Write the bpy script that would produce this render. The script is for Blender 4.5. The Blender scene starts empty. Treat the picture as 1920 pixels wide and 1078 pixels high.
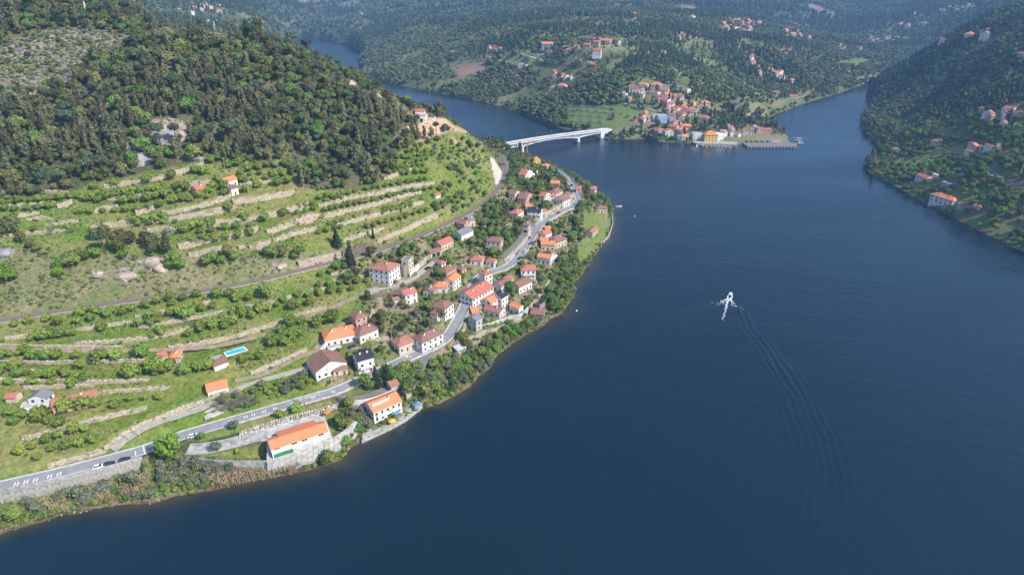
import bpy, math, random
import numpy as np
from mathutils import Vector, Matrix
R = math.radians
random.seed(7); rng = np.random.default_rng(11)
scn = bpy.context.scene
# ------------------------------------------------------------------ camera
CAM_H = 175.0; PITCH = R(26.3); FPX = 1144.0
cam = bpy.data.cameras.new('camera'); cam_o = bpy.data.objects.new('camera', cam)
scn.collection.objects.link(cam_o); scn.camera = cam_o
cam_o.location = (0, 0, CAM_H); cam_o.rotation_euler = (math.pi/2 - PITCH, 0, 0)
cam.sensor_width = 36.0; cam.lens = FPX/1920*36; cam.clip_start = 1.0; cam.clip_end = 30000
# ------------------------------------------------------------------ world and sun
SUN = Vector((0.646, -0.372, 0.669)).normalized()
w = bpy.data.worlds.new('World'); scn.world = w; w.use_nodes = True
nt = w.node_tree; bg = nt.nodes['Background']
sky = nt.nodes.new('ShaderNodeTexSky'); sky.sky_type = 'NISHITA'; sky.sun_disc = False
sky.sun_elevation = math.asin(SUN.z); sky.sun_rotation = math.atan2(SUN.x, SUN.y)
sky.altitude = 100; sky.air_density = 1.0; sky.dust_density = 1.0; sky.ozone_density = 3.0
nt.links.new(sky.outputs[0], bg.inputs[0]); bg.inputs[1].default_value = 0.15
sl = bpy.data.lights.new('sun', 'SUN'); sl.energy = 5.0; sl.angle = R(0.5); sl.color = (1.0, 0.95, 0.87)
so = bpy.data.objects.new('sun', sl); scn.collection.objects.link(so)
so.rotation_euler = (-SUN).to_track_quat('-Z', 'Y').to_euler()
scn.view_settings.view_transform = 'Standard'; scn.view_settings.look = 'None'
scn.view_settings.exposure = 0.50; scn.view_settings.gamma = 1.0; scn.view_settings.use_curve_mapping = False
scn.render.engine = 'CYCLES'
scn.cycles.volume_bounces = 0; scn.cycles.max_bounces = 5; scn.cycles.diffuse_bounces = 2
scn.cycles.transparent_max_bounces = 6

# ------------------------------------------------------------------ helpers
cP, sP = math.cos(PITCH), math.sin(PITCH)
def raydir(px, py):
    v = 539.0 - py
    return np.array([px - 960.0, FPX*cP + v*sP, -FPX*sP + v*cP])
def unproj(px, py, z):
    d = raydir(px, py); t = (z - CAM_H)/d[2]
    return float(d[0]*t), float(d[1]*t)
def project(x, y, z):
    zc = y*cP - (z - CAM_H)*sP; v = y*sP + (z - CAM_H)*cP
    return 960 + FPX*x/zc, 539 - FPX*v/zc
def props(o, label=None, cat=None, group=None, kind=None):
    if label: o['label'] = label
    if cat: o['category'] = cat
    if group: o['group'] = group
    if kind: o['kind'] = kind
    return o
def link(o, parent=None):
    scn.collection.objects.link(o)
    if parent is not None: o.parent = parent
    return o
def empty(name, loc=(0, 0, 0), rz=0.0):
    o = bpy.data.objects.new(name, None); o.location = loc; o.rotation_euler = (0, 0, rz)
    o.empty_display_size = 0.5
    return link(o)
class MB:
    """collects faces for one mesh"""
    def __init__(s): s.v = []; s.f = []; s.m = []; s.mats = []
    def mi(s, mat):
        if mat not in s.mats: s.mats.append(mat)
        return s.mats.index(mat)
    def add(s, vs, fs, mat):
        b = len(s.v); s.v += [tuple(p) for p in vs]; k = s.mi(mat)
        for f in fs: s.f.append(tuple(i + b for i in f)); s.m.append(k)
    def box(s, x0, x1, y0, y1, z0, z1, mat, rz=0, c=(0, 0)):
        vs = []
        for z in (z0, z1):
            for (x, y) in ((x0, y0), (x1, y0), (x1, y1), (x0, y1)):
                if rz: x, y = c[0] + x*math.cos(rz) - y*math.sin(rz), c[1] + x*math.sin(rz) + y*math.cos(rz)
                else: x, y = x + c[0], y + c[1]
                vs.append((x, y, z))
        s.add(vs, [(0, 3, 2, 1), (4, 5, 6, 7), (0, 1, 5, 4), (1, 2, 6, 5), (2, 3, 7, 6), (3, 0, 4, 7)], mat)
    def tube(s, p0, p1, r0, r1, mat, n=6):
        p0 = Vector(p0); p1 = Vector(p1); d = (p1 - p0)
        if d.length < 1e-6: return
        q = d.to_track_quat('Z', 'Y'); vs = []
        for p, r in ((p0, r0), (p1, r1)):
            for i in range(n):
                a = 2*math.pi*i/n; vs.append(p + q @ Vector((r*math.cos(a), r*math.sin(a), 0)))
        fs = [(i, (i+1) % n, n + (i+1) % n, n + i) for i in range(n)] + [tuple(range(n-1, -1, -1)), tuple(range(n, 2*n))]
        s.add(vs, fs, mat)
    def mesh(s, name, smooth=False):
        me = bpy.data.meshes.new(name); me.from_pydata(s.v, [], s.f)
        for m in s.mats: me.materials.append(m)
        me.polygons.foreach_set('material_index', s.m)
        if smooth: me.polygons.foreach_set('use_smooth', [True]*len(s.f))
        me.update(); return me
    def build(s, name, parent=None, smooth=False):
        return link(bpy.data.objects.new(name, s.mesh(name, smooth)), parent)

# ------------------------------------------------------------------ value noise
_perm = rng.permutation(4096); _val = rng.random(4096)
def vnoise(x, y, sc, seed=0):
    x = np.asarray(x)/sc + seed*17.3; y = np.asarray(y)/sc - seed*9.1
    xi = np.floor(x).astype(int); yi = np.floor(y).astype(int); fx = x - xi; fy = y - yi
    fx = fx*fx*(3-2*fx); fy = fy*fy*(3-2*fy)
    h = lambda a, b: _val[_perm[(_perm[(a + seed) & 4095] + b) & 4095]]
    return (h(xi, yi)*(1-fx) + h(xi+1, yi)*fx)*(1-fy) + (h(xi, yi+1)*(1-fx) + h(xi+1, yi+1)*fx)*fy
def fbm(x, y, sc, seed=0, oct=4):
    s = 0; a = 1; t = 0
    for i in range(oct):
        s = s + a*vnoise(x, y, sc/2**i, seed + i*5); t += a; a *= .5
    return s/t

# ------------------------------------------------------------------ materials
def mat_base(name):
    m = bpy.data.materials.new(name); m.use_nodes = True; t = m.node_tree
    return m, t, t.nodes['Principled BSDF']
def N(t, typ, **k):
    n = t.nodes.new(typ)
    for a, b in k.items(): setattr(n, a, b)
    return n
def mat_var(name, c, rough=.85, var=.3, scale=.6, bump=0, bscale=6, spec=.3, c2=None, rnd=0.0, stretch=None):
    """colour broken up by noise at two scales, optional second colour and per-object variation"""
    m, t, b = mat_base(name)
    tc = N(t, 'ShaderNodeTexCoord'); src = tc.outputs['Object']
    if stretch:
        mp = N(t, 'ShaderNodeMapping'); mp.inputs['Scale'].default_value = stretch
        t.links.new(src, mp.inputs[0]); src = mp.outputs[0]
    n1 = N(t, 'ShaderNodeTexNoise'); n1.inputs['Scale'].default_value = scale; n1.inputs['Detail'].default_value = 6
    n1.inputs['Roughness'].default_value = .65
    t.links.new(src, n1.inputs[0])
    mx = N(t, 'ShaderNodeMix', data_type='RGBA')
    c2 = c2 or tuple(x*(1-var) for x in c)
    lo = tuple(x*(1+var*.5) for x in c)
    mr = N(t, 'ShaderNodeMapRange'); mr.inputs[1].default_value = .35; mr.inputs[2].default_value = .65
    t.links.new(n1.outputs[0], mr.inputs[0]); t.links.new(mr.outputs[0], mx.inputs[0])
    mx.inputs[6].default_value = (*lo, 1); mx.inputs[7].default_value = (*c2, 1)
    out = mx.outputs[2]
    if rnd:
        oi = N(t, 'ShaderNodeObjectInfo'); hs = N(t, 'ShaderNodeHueSaturation')
        a = N(t, 'ShaderNodeMapRange'); a.inputs[3].default_value = 1-rnd; a.inputs[4].default_value = 1+rnd
        t.links.new(oi.outputs['Random'], a.inputs[0]); t.links.new(a.outputs[0], hs.inputs['Value'])
        m2 = N(t, 'ShaderNodeMath', operation='MULTIPLY'); m2.inputs[1].default_value = 7.31
        f = N(t, 'ShaderNodeMath', operation='FRACT'); t.links.new(oi.outputs['Random'], m2.inputs[0]); t.links.new(m2.outputs[0], f.inputs[0])
        h = N(t, 'ShaderNodeMapRange'); h.inputs[3].default_value = .5 - rnd*.09; h.inputs[4].default_value = .5 + rnd*.07
        t.links.new(f.outputs[0], h.inputs[0]); t.links.new(h.outputs[0], hs.inputs['Hue'])
        t.links.new(out, hs.inputs['Color']); out = hs.outputs[0]
    t.links.new(out, b.inputs['Base Color'])
    b.inputs['Roughness'].default_value = rough; b.inputs['Specular IOR Level'].default_value = spec
    if bump:
        n2 = N(t, 'ShaderNodeTexNoise'); n2.inputs['Scale'].default_value = bscale; n2.inputs['Detail'].default_value = 4
        bp = N(t, 'ShaderNodeBump'); bp.inputs['Strength'].default_value = bump; bp.inputs['Distance'].default_value = .3
        t.links.new(src, n2.inputs[0]); t.links.new(n2.outputs[0], bp.inputs['Height']); t.links.new(bp.outputs[0], b.inputs['Normal'])
    return m
def mat_stone(name, c, c2, scale=1.2, mortar=.35, rough=.9):
    m, t, b = mat_base(name)
    tc = N(t, 'ShaderNodeTexCoord')
    mp = N(t, 'ShaderNodeMapping'); mp.inputs['Scale'].default_value = (1, 1, 1.6)
    v = N(t, 'ShaderNodeTexVoronoi'); v.inputs['Scale'].default_value = scale
    ns = N(t, 'ShaderNodeTexNoise'); ns.inputs['Scale'].default_value = .25; ns.inputs['Detail'].default_value = 5
    t.links.new(tc.outputs['Object'], mp.inputs[0]); t.links.new(mp.outputs[0], v.inputs[0]); t.links.new(tc.outputs['Object'], ns.inputs[0])
    mx = N(t, 'ShaderNodeMix', data_type='RGBA'); mx.inputs[6].default_value = (*c, 1); mx.inputs[7].default_value = (*c2, 1)
    t.links.new(v.outputs['Color'], mx.inputs[0])
    e = N(t, 'ShaderNodeTexVoronoi', feature='DISTANCE_TO_EDGE'); e.inputs['Scale'].default_value = scale
    t.links.new(mp.outputs[0], e.inputs[0])
    er = N(t, 'ShaderNodeMapRange'); er.inputs[2].default_value = .12; er.inputs[3].default_value = mortar
    t.links.new(e.outputs['Distance'], er.inputs[0])
    mm = N(t, 'ShaderNodeMix', data_type='RGBA', blend_type='MULTIPLY'); mm.inputs[0].default_value = 1
    t.links.new(mx.outputs[2], mm.inputs[6]); t.links.new(er.outputs[0], mm.inputs[7])
    m3 = N(t, 'ShaderNodeMix', data_type='RGBA'); m3.inputs[7].default_value = (.10, .12, .045, 1)
    r3 = N(t, 'ShaderNodeMapRange'); r3.inputs[1].default_value = .56; r3.inputs[2].default_value = .72; r3.inputs[4].default_value = .7
    t.links.new(ns.outputs[0], r3.inputs[0]); t.links.new(r3.outputs[0], m3.inputs[0]); t.links.new(mm.outputs[2], m3.inputs[6])
    t.links.new(m3.outputs[2], b.inputs['Base Color']); b.inputs['Roughness'].default_value = rough
    bp = N(t, 'ShaderNodeBump'); bp.inputs['Distance'].default_value = .2; bp.inputs['Strength'].default_value = .8
    t.links.new(e.outputs['Distance'], bp.inputs['Height']); t.links.new(bp.outputs[0], b.inputs['Normal'])
    return m
def mat_tiles(name, c, c2, var=.5):
    """roof tiles: rows running down the slope, blotched by age"""
    m, t, b = mat_base(name)
    tc = N(t, 'ShaderNodeTexCoord')
    wv = N(t, 'ShaderNodeTexWave', bands_direction='X'); wv.inputs['Scale'].default_value = 1.3; wv.inputs['Distortion'].default_value = .4
    wy = N(t, 'ShaderNodeTexWave', bands_direction='Y'); wy.inputs['Scale'].default_value = .9; wy.inputs['Distortion'].default_value = .3
    ns = N(t, 'ShaderNodeTexNoise'); ns.inputs['Scale'].default_value = .55; ns.inputs['Detail'].default_value = 8; ns.inputs['Roughness'].default_value = .7
    for n in (wv, wy, ns): t.links.new(tc.outputs['Object'], n.inputs[0])
    mr = N(t, 'ShaderNodeMapRange'); mr.inputs[1].default_value = .38; mr.inputs[2].default_value = .66; mr.inputs[4].default_value = var*1.6
    t.links.new(ns.outputs[0], mr.inputs[0])
    mx = N(t, 'ShaderNodeMix', data_type='RGBA'); mx.inputs[6].default_value = (*c, 1); mx.inputs[7].default_value = (*c2, 1)
    t.links.new(mr.outputs[0], mx.inputs[0])
    ad = N(t, 'ShaderNodeMath', operation='ADD'); t.links.new(wv.outputs['Fac'], ad.inputs[0]); t.links.new(wy.outputs['Fac'], ad.inputs[1])
    r2 = N(t, 'ShaderNodeMapRange'); r2.inputs[2].default_value = 2; r2.inputs[3].default_value = .78; r2.inputs[4].default_value = 1.1
    t.links.new(ad.outputs[0], r2.inputs[0])
    mm = N(t, 'ShaderNodeMix', data_type='RGBA', blend_type='MULTIPLY'); mm.inputs[0].default_value = 1
    t.links.new(mx.outputs[2], mm.inputs[6]); t.links.new(r2.outputs[0], mm.inputs[7])
    t.links.new(mm.outputs[2], b.inputs['Base Color']); b.inputs['Roughness'].default_value = .8
    b.inputs['Specular IOR Level'].default_value = .25
    return m
def plain(name, c, rough=.6, metal=0, spec=.5):
    m, t, b = mat_base(name); b.inputs['Base Color'].default_value = (*c, 1)
    b.inputs['Roughness'].default_value = rough; b.inputs['Metallic'].default_value = metal
    b.inputs['Specular IOR Level'].default_value = spec
    return m
M = {}
M['white'] = mat_var('white_render', (.77, .75, .71), .8, .20, .45)
M['cream'] = mat_var('cream_render', (.62, .52, .40), .85, .2, .35)
M['pink'] = mat_var('pink_render', (.60, .36, .27), .85, .22, .35)
M['yellow'] = mat_var('yellow_render', (.75, .50, .12), .8, .12, .3)
M['blue'] = mat_var('shade_tinted_white_render', (.35, .50, .72), .8, .12, .3)  # white walls lying in shade, the bluish shade put into the colour
M['lightgrey'] = mat_var('grey_render', (.46, .46, .45), .85, .25, .4)
M['stonewall'] = mat_stone('house_stone', (.42, .36, .28), (.27, .23, .18), 1.6, .6)
M['orange'] = mat_tiles('new_orange_tiles', (.80, .27, .115), (.68, .21, .09), .25)
M['red'] = mat_tiles('red_tiles', (.58, .19, .13), (.40, .14, .10), .5)
M['brown'] = mat_tiles('weathered_brown_tiles', (.33, .16, .12), (.22, .125, .095), .6)
M['old'] = mat_tiles('old_mixed_tiles', (.50, .20, .125), (.26, .15, .11), .6)
M['dark'] = mat_tiles('dark_slate', (.035, .037, .05), (.05, .052, .065), .3)
M['greyroof'] = mat_tiles('grey_sheet_roof', (.20, .20, .22), (.28, .28, .29), .4)
M['pinkroof'] = mat_tiles('pale_pink_tiles', (.50, .27, .22), (.40, .22, .18), .4)
M['concrete'] = mat_var('concrete', (.44, .42, .38), .9, .45, .5, bump=.2)
M['pale'] = mat_var('pale_concrete', (.54, .52, .48), .9, .35, .5)
M['bridge'] = mat_var('bridge_concrete', (.68, .69, .69), .8, .2, .15)
M['asphalt'] = mat_var('asphalt', (.30, .29, .295), .9, .16, .25, c2=(.245, .24, .25))
M['asphalt2'] = mat_var('old_asphalt', (.22, .21, .20), .92, .2, .4)
M['gravel'] = mat_var('gravel', (.44, .40, .34), .95, .25, .5, bump=.3)
M['dirt'] = mat_var('dirt', (.36, .28, .19), .95, .4, .35, c2=(.24, .19, .11), bump=.3)
M['paint'] = mat_var('white_paint', (.80, .80, .78), .6, .12, 2)
M['glass'] = plain('window_glass', (.03, .035, .045), .12, 0, .6)
M['frame'] = plain('window_frame', (.7, .7, .68), .5)
M['door'] = mat_var('wooden_door', (.16, .08, .045), .6, .3, 2)
M['metal'] = plain('galvanised_metal', (.42, .43, .44), .45, .6)
M['wood'] = mat_var('weathered_wood', (.25, .19, .14), .8, .3, 2)
M['bark'] = mat_var('bark', (.13, .095, .065), .95, .4, 1.5)
M['palebark'] = mat_var('pale_bark', (.36, .32, .27), .9, .3, 1.5)
M['wall'] = mat_stone('dry_stone', (.74, .61, .47), (.40, .32, .23), 1.0, .35)
M['brownwall'] = mat_stone('brown_masonry', (.30, .21, .16), (.20, .15, .12), 1.3, .5)
M['rock'] = mat_var('granite', (.46, .37, .29), .9, .5, .15, bump=1, bscale=.6, c2=(.22, .18, .14))
M['rockgrey'] = mat_var('grey_granite', (.33, .31, .32), .9, .35, .2, bump=1, bscale=.6)
M['tyre'] = plain('tyre', (.02, .02, .02), .9)
M['ballast'] = mat_var('ballast', (.27, .22, .18), .95, .3, .6, bump=.3)
M['rail'] = plain('rail_steel', (.30, .22, .17), .5, .5)
M['green'] = mat_var('green_paint', (.03, .22, .09), .6, .2, .5)
M['poolblue'] = mat_var('pool_water', (.05, .50, .66), .1, .10, .6, spec=.5)
M['foam'] = mat_var('foam', (.85, .88, .88), .8, .15, 1.5)
M['orangepaint'] = plain('orange_paint', (.75, .22, .04), .5)
M['redpaint'] = plain('red_paint', (.55, .04, .04), .5)
M['yellowpaint'] = plain('yellow_paint', (.85, .50, .03), .5)
M['bluepaint'] = plain('blue_paint', (.06, .25, .62), .5)
# ------------------------------------------------------------------ terrain: a polar height grid round the viewpoint
def slope(py): return (py + 27.0)*cP/(FPX*cP + (539.0 - py)*sP)
SHORE_NEAR = [(0,998),(80,975),(120,962),(200,950),(300,938),(340,930),(400,915),(460,905),(520,893),(560,882),(610,873),(640,862),
 (665,835),(700,814),(745,797),(790,765),(830,755),(880,725),(905,700),(935,665),(975,635),(1010,612),(1055,585),(1075,555),(1080,530),
 (1100,500),(1120,470),(1140,448),(1149,425),(1147,395),(1141,380),(1118,358),(1095,347),(1072,332),(1042,316),(1016,301),(988,291),(962,284)]
SHORE_MID = [(560,66),(600,72),(640,82),(672,96),(681,108),(671,120),(680,135),(720,152),(760,163),(800,170),(850,180),(900,190),(940,201),
 (985,216),(1030,236),(1060,242),(1090,245),(1116,250),(1124,258),(1160,261),(1215,261),(1240,266),(1300,270),(1400,271),(1480,268),
 (1478,256),(1450,240),(1437,222),(1460,212),(1500,197),(1545,183),(1575,174),(1600,165),(1640,151),(1664,141),(1690,136)]
SHORE_RIGHT = [(1672,143),(1650,152),(1632,165),(1628,182),(1630,200),(1615,220),(1618,245),(1650,272),(1635,290),(1622,310),(1630,325),
 (1680,350),(1730,380),(1800,415),(1860,445),(1920,474),(2010,520)]
up0 = lambda L: [unproj(x, y, 0) for x, y in L]
shore_world_near = up0(SHORE_NEAR)
water_poly = [(-700,-150),(-420,40),(-260,118)] + shore_world_near + [(-15,742),(-90,800),(-200,955),(-350,1220),(-600,1720),(-770,2100),(-850,2420)] + up0(SHORE_MID) + [(1120,1560),(1180,1500)] + up0(SHORE_RIGHT) + [(640,240),(800,-150)]
WP = np.array(water_poly)
def seg_dist(x, y, P, closed=False):
    """distance to a polyline, with signed side and arclength parameter of the nearest point"""
    best = np.full(x.shape, 1e9); side = np.zeros(x.shape); par = np.zeros(x.shape); acc = 0
    n = len(P); rr = range(n if closed else n-1)
    for i in rr:
        ax, ay = P[i][0], P[i][1]; bx, by = P[(i+1) % n][0], P[(i+1) % n][1]
        dx, dy = bx-ax, by-ay; L2 = dx*dx + dy*dy + 1e-9; L = math.sqrt(L2)
        t = np.clip(((x-ax)*dx + (y-ay)*dy)/L2, 0, 1)
        d = np.hypot(x-ax-t*dx, y-ay-t*dy)
        m = d < best
        best = np.where(m, d, best); side = np.where(m, (dx*(y-ay) - dy*(x-ax))/L, side); par = np.where(m, acc + t*L, par)
        acc += L
    return best, side, par
def inpoly(x, y, P):
    c = np.zeros(np.shape(x), bool); n = len(P)
    for i in range(n):
        x0, y0 = P[i][0], P[i][1]; x1, y1 = P[(i+1) % n][0], P[(i+1) % n][1]
        if y0 == y1: continue
        c ^= ((y0 > y) != (y1 > y)) & (x < (x1-x0)*(y-y0)/(y1-y0) + x0)
    return c
# polar grid
AZ = np.radians(np.concatenate([np.arange(-58, 9, .135), np.arange(9, 56, .26)]))
RR = np.concatenate([110*np.exp(np.arange(0, math.log(720/110), .0040)), 720*np.exp(np.arange(0, math.log(11000/720), .0072))])
RG, AG = np.meshgrid(RR, AZ, indexing='ij')
XG = RG*np.sin(AG); YG = RG*np.cos(AG)
# control points
RAIL = [(-60,609),(0,600.5),(134,579),(267,560),(401,542),(501,522),(560,507),(640,488),(702,471.5),(769,450),(840,418.6),(882,397),(917,373.5),(933.5,353.5),(944,338.5),(947,322),(943.5,305),(938.5,283)]
ROAD = [(-60,925,8),(0,911,8),(89,891,8),(178,868,8),(267,843.7,8),(334,818,8),(401,798,8),(501,769.5,8.2),(568,750.5,8.5),(626.8,733.7,8.8),(668.6,715.3,9),
 (718.7,691.9,9.5),(743.7,680.2,10),(777,665,10.5),(810.5,650,11),(830.6,638.5,11.3),(844,625,11.8),(852.3,610,12.2),(860,597,12.7),(869,580,13.2),(879,557,14),(888.4,533.5,15),
 (899,519,15.5),(920.2,509.5,16),(943.5,504,16.3),(960.2,494,16.6),(973.6,478.4,17),(987,458.4,17),(999,438,17),(1009,423.6,17),(1024,412,17),(1048.8,398.6,17),
 (1073.8,386.9,16.5),(1086,373.5,16),(1081,360.2,15),(1073.8,346.8,14.5),(1062,332,13.5),(1043.8,318.4,13),(1030,311,12.5)]
ctrl = []
for x, y in RAIL: ctrl.append((*unproj(x, y, 32), 32))
for x, y, z in ROAD: ctrl.append((*unproj(x, y, z), z))
for x, y in shore_world_near[::2]: ctrl.append((x, y, 2.0))
for L in (SHORE_MID, SHORE_RIGHT):
    for x, y in up0(L)[::2]: ctrl.append((x, y, 2.0))
def hillpt(px, py, y0, k):
    Y = (CAM_H - 32 + k*y0)/(k + slope(py)); z = 32 + k*(Y-y0)
    x, y = unproj(px, py, z); ctrl.append((x, y, z))
for px, y0 in ((-60,248),(0,254),(200,272),(400,287),(560,307),(640,324)):
    for py in (480,400,330,250,190,130,90):
        if (px > 500 and py < 140) or (px > 600 and py < 190): continue
        if px > 350 and py < 100: continue
        hillpt(px, py, y0, .45)
for px, py, y0, k in ((700,400,337,.45),(700,330,337,.45),(700,250,337,.45),(720,208,345,.44),(800,380,365,.42),(800,320,365,.42),(800,250,370,.40),
    (830,222,385,.39),(860,330,400,.34),(860,270,405,.33),(900,330,430,.28),(903,268,428,.30),(400,66,290,.45),(480,84,300,.45),(560,118,307,.45),(640,152,324,.45),
    (300,60,280,.45),(170,44,270,.45),(0,20,254,.45),(0,-20,254,.45),(-80,-40,250,.45),(100,10,262,.45)):
    hillpt(px, py, y0, k)
for c in ((-30,690,10),(-10,640,22),(-60,660,18),(-100,715,14),(-176,760,16),(-300,830,30),(-420,900,45),(-600,930,90),(-800,700,210),(-590,640,215),(-440,620,180),
   (-590,1300,108),(-480,1150,62),(-860,1500,132),(-900,2000,180),(-1100,2300,220),(-1000,2750,110),(-880,2600,40),(-950,2350,80),(-1500,3000,330),(-2200,2000,420),(-1500,1200,260),(-750,2000,110),(-620,1600,70),
   (-360,250,62),(-480,350,120),(-340,150,28),(-440,120,35),(-700,400,190),
   (0,3000,230),(700,3000,200),(0,4600,420),(1000,4800,380),(-1000,4800,420),(2200,4000,380),(1400,3600,120),(3200,3000,450),(0,8000,700),(4000,8000,650),(-4000,8000,650),(-4000,4000,600),(5500,4000,600),
   (-500,3800,240),(3500,6000,500),(1800,5200,300),
   (950,900,190),(740,600,125),(660,440,65),(1100,1200,180),(880,400,80),(1500,1000,330),(520,400,60),(560,330,25),(700,300,60),(1500,1900,190),(1300,1600,70),(2000,1500,380)):
    ctrl.append(c)
for px, py, z in ((1185,160,50),(1100,92,82),(1380,45,90),(1250,130,66),(1300,200,28),(1300,258,4),(1230,255,4),(1360,212,18),(1400,180,34),(1000,150,32),(1040,165,30),(1100,215,16),(1150,225,14),
    (900,100,50),(845,95,48),(760,120,22),(1000,62,95),(1000,90,72),(900,50,85),(800,50,70),(700,62,38),(650,40,50),(1100,20,118),(1250,12,118),(900,10,112),(700,10,92),(600,20,70),
    (1500,60,70),(1450,100,55),(1500,150,22),(1600,130,20),(1550,100,45),(1620,92,30),(1700,112,14),(1440,250,6),(1450,262,4),
    (1900,300,40),(1900,200,66),(1900,100,100),(1900,40,128),(1800,300,20),(1760,200,28),(1800,200,48),(1700,230,12),(1700,180,22),(1750,130,58),(1720,112,46),(1800,62,98),(1870,22,136),(1770,365,12),(1850,350,22),
    (1650,76,32),(1750,76,36),(1600,40,60),(1700,22,62),(1550,10,92)):
    ctrl.append((*unproj(px, py, z), z))
C = np.array(ctrl); _, ui = np.unique(np.round(C[:, :2]/3), axis=0, return_index=True); C = C[ui]
def phi(r): return np.sqrt(r*r + 8.0**2)
n = len(C); D = np.hypot(C[:, None, 0]-C[None, :, 0], C[:, None, 1]-C[None, :, 1])
A = np.zeros((n+3, n+3)); A[:n, :n] = phi(D) - np.eye(n)*1.5
A[:n, n] = A[n, :n] = 1; A[:n, n+1] = A[n+1, :n] = C[:, 0]/1000; A[:n, n+2] = A[n+2, :n] = C[:, 1]/1000
W_ = np.linalg.solve(A, np.concatenate([C[:, 2], [0, 0, 0]]))
ZG = W_[n] + W_[n+1]*XG/1000 + W_[n+2]*YG/1000
for i in range(n): ZG += W_[i]*np.sqrt((XG-C[i, 0])**2 + (YG-C[i, 1])**2 + 64.0)
inw = inpoly(XG, YG, WP)
dS = np.full(XG.shape, 1e9)
for i in range(len(WP)):
    ax, ay = WP[i]; bx, by = WP[(i+1) % len(WP)]; dx, dy = bx-ax, by-ay; L2 = dx*dx+dy*dy+1e-9
    t = np.clip(((XG-ax)*dx + (YG-ay)*dy)/L2, 0, 1); dS = np.minimum(dS, np.hypot(XG-ax-t*dx, YG-ay-t*dy))
far = np.clip((RG-650)/600, 0, 1)
ZG = np.maximum(ZG, 2.5 + far*3)
ZG += far*((fbm(XG, YG, 420, 3)-.5)*55*np.clip((RG-900)/1500, 0, 1) + (fbm(XG, YG, 110, 9)-.5)*14)*np.clip(dS/120, 0, 1)
ZG += (fbm(XG, YG, 40, 2)-.5)*3.0*np.clip(dS/40, 0, 1)*np.clip(ZG/60, 0, 1)
shn = (fbm(XG, YG, 9, 21, 3)-.5)
land = ZG*(1-np.exp(-dS/7.0)) + .15
ZG = np.where(inw, -np.minimum(dS*.35, 8) + .1, land)
ZG += shn*1.6*np.exp(-dS/5.0)
# --- reading the grid
_iaz = np.arange(len(AZ)); _irr = np.arange(len(RR))
def gidx(x, y):
    r = np.hypot(x, y); a = np.arctan2(x, y)
    return np.interp(r, RR, _irr), np.interp(a, AZ, _iaz)
def samp(G, x, y):
    u, v = gidx(np.asarray(x, float), np.asarray(y, float))
    i = np.clip(np.floor(u).astype(int), 0, len(RR)-2); j = np.clip(np.floor(v).astype(int), 0, len(AZ)-2); fu = u-i; fv = v-j
    return (G[i, j]*(1-fu) + G[i+1, j]*fu)*(1-fv) + (G[i, j+1]*(1-fu) + G[i+1, j+1]*fu)*fv
def hgt(x, y): return samp(ZG, x, y)
def hit(px, py, up=0.0):
    """first place where the sight line through a photograph pixel meets the ground (raised by up)"""
    d = raydir(px, py); a = math.atan2(d[0], d[1]); s = d[2]/math.hypot(d[0], d[1])
    v = float(np.interp(a, AZ, _iaz)); j = min(int(v), len(AZ)-2); f = v-j
    col = np.maximum(ZG[:, j]*(1-f) + ZG[:, j+1]*f, 0.0) + up
    ray = CAM_H + RR*s; k = np.nonzero(col >= ray)[0]
    if len(k) == 0: r = RR[-1]
    else:
        k = max(k[0], 1); e0 = ray[k-1]-col[k-1]; e1 = col[k]-ray[k]; r = RR[k-1] + (RR[k]-RR[k-1])*e0/(e0+e1+1e-9)
    return r*math.sin(a), r*math.cos(a), CAM_H + r*s - up
def resample(P, step):
    """P: list of (x,y,z...) -> evenly spaced rows, smoothed"""
    P = np.array(P, float); d = np.concatenate([[0], np.cumsum(np.hypot(*(P[1:, :2]-P[:-1, :2]).T))])
    s = np.arange(0, d[-1], step); s = np.append(s, d[-1])
    Q = np.stack([np.interp(s, d, P[:, k]) for k in range(P.shape[1])], 1)
    for _ in range(4):
        Q2 = Q.copy(); Q2[1:-1] = (Q[:-2]+2*Q[1:-1]+Q[2:])/4; Q = Q2
    return Q
def bbox_mask(P, pad):
    P = np.asarray(P); return (XG > P[:, 0].min()-pad) & (XG < P[:, 0].max()+pad) & (YG > P[:, 1].min()-pad) & (YG < P[:, 1].max()+pad)
avoid = []          # (polyline, halfwidth) kept free of plants
def flatten_along(Q, half, fall, drop=.25):
    m = bbox_mask(Q, half+fall+2); x = XG[m]; y = YG[m]
    d, s, p = seg_dist(x, y, Q[:, :2])
    L = np.concatenate([[0], np.cumsum(np.hypot(*(Q[1:, :2]-Q[:-1, :2]).T))])
    zr = np.interp(p, L, Q[:, 2]) - drop
    wgt = 1 - np.clip((d-half)/fall, 0, 1); wgt = wgt*wgt*(3-2*wgt)
    ZG[m] = ZG[m]*(1-wgt) + zr*wgt
def px_line(L, z=None):
    out = []
    for p in L:
        if z is None and len(p) == 2: out.append(hit(*p))
        else:
            zz = p[2] if len(p) > 2 else z; out.append((*unproj(p[0], p[1], zz), zz))
    return out
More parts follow.
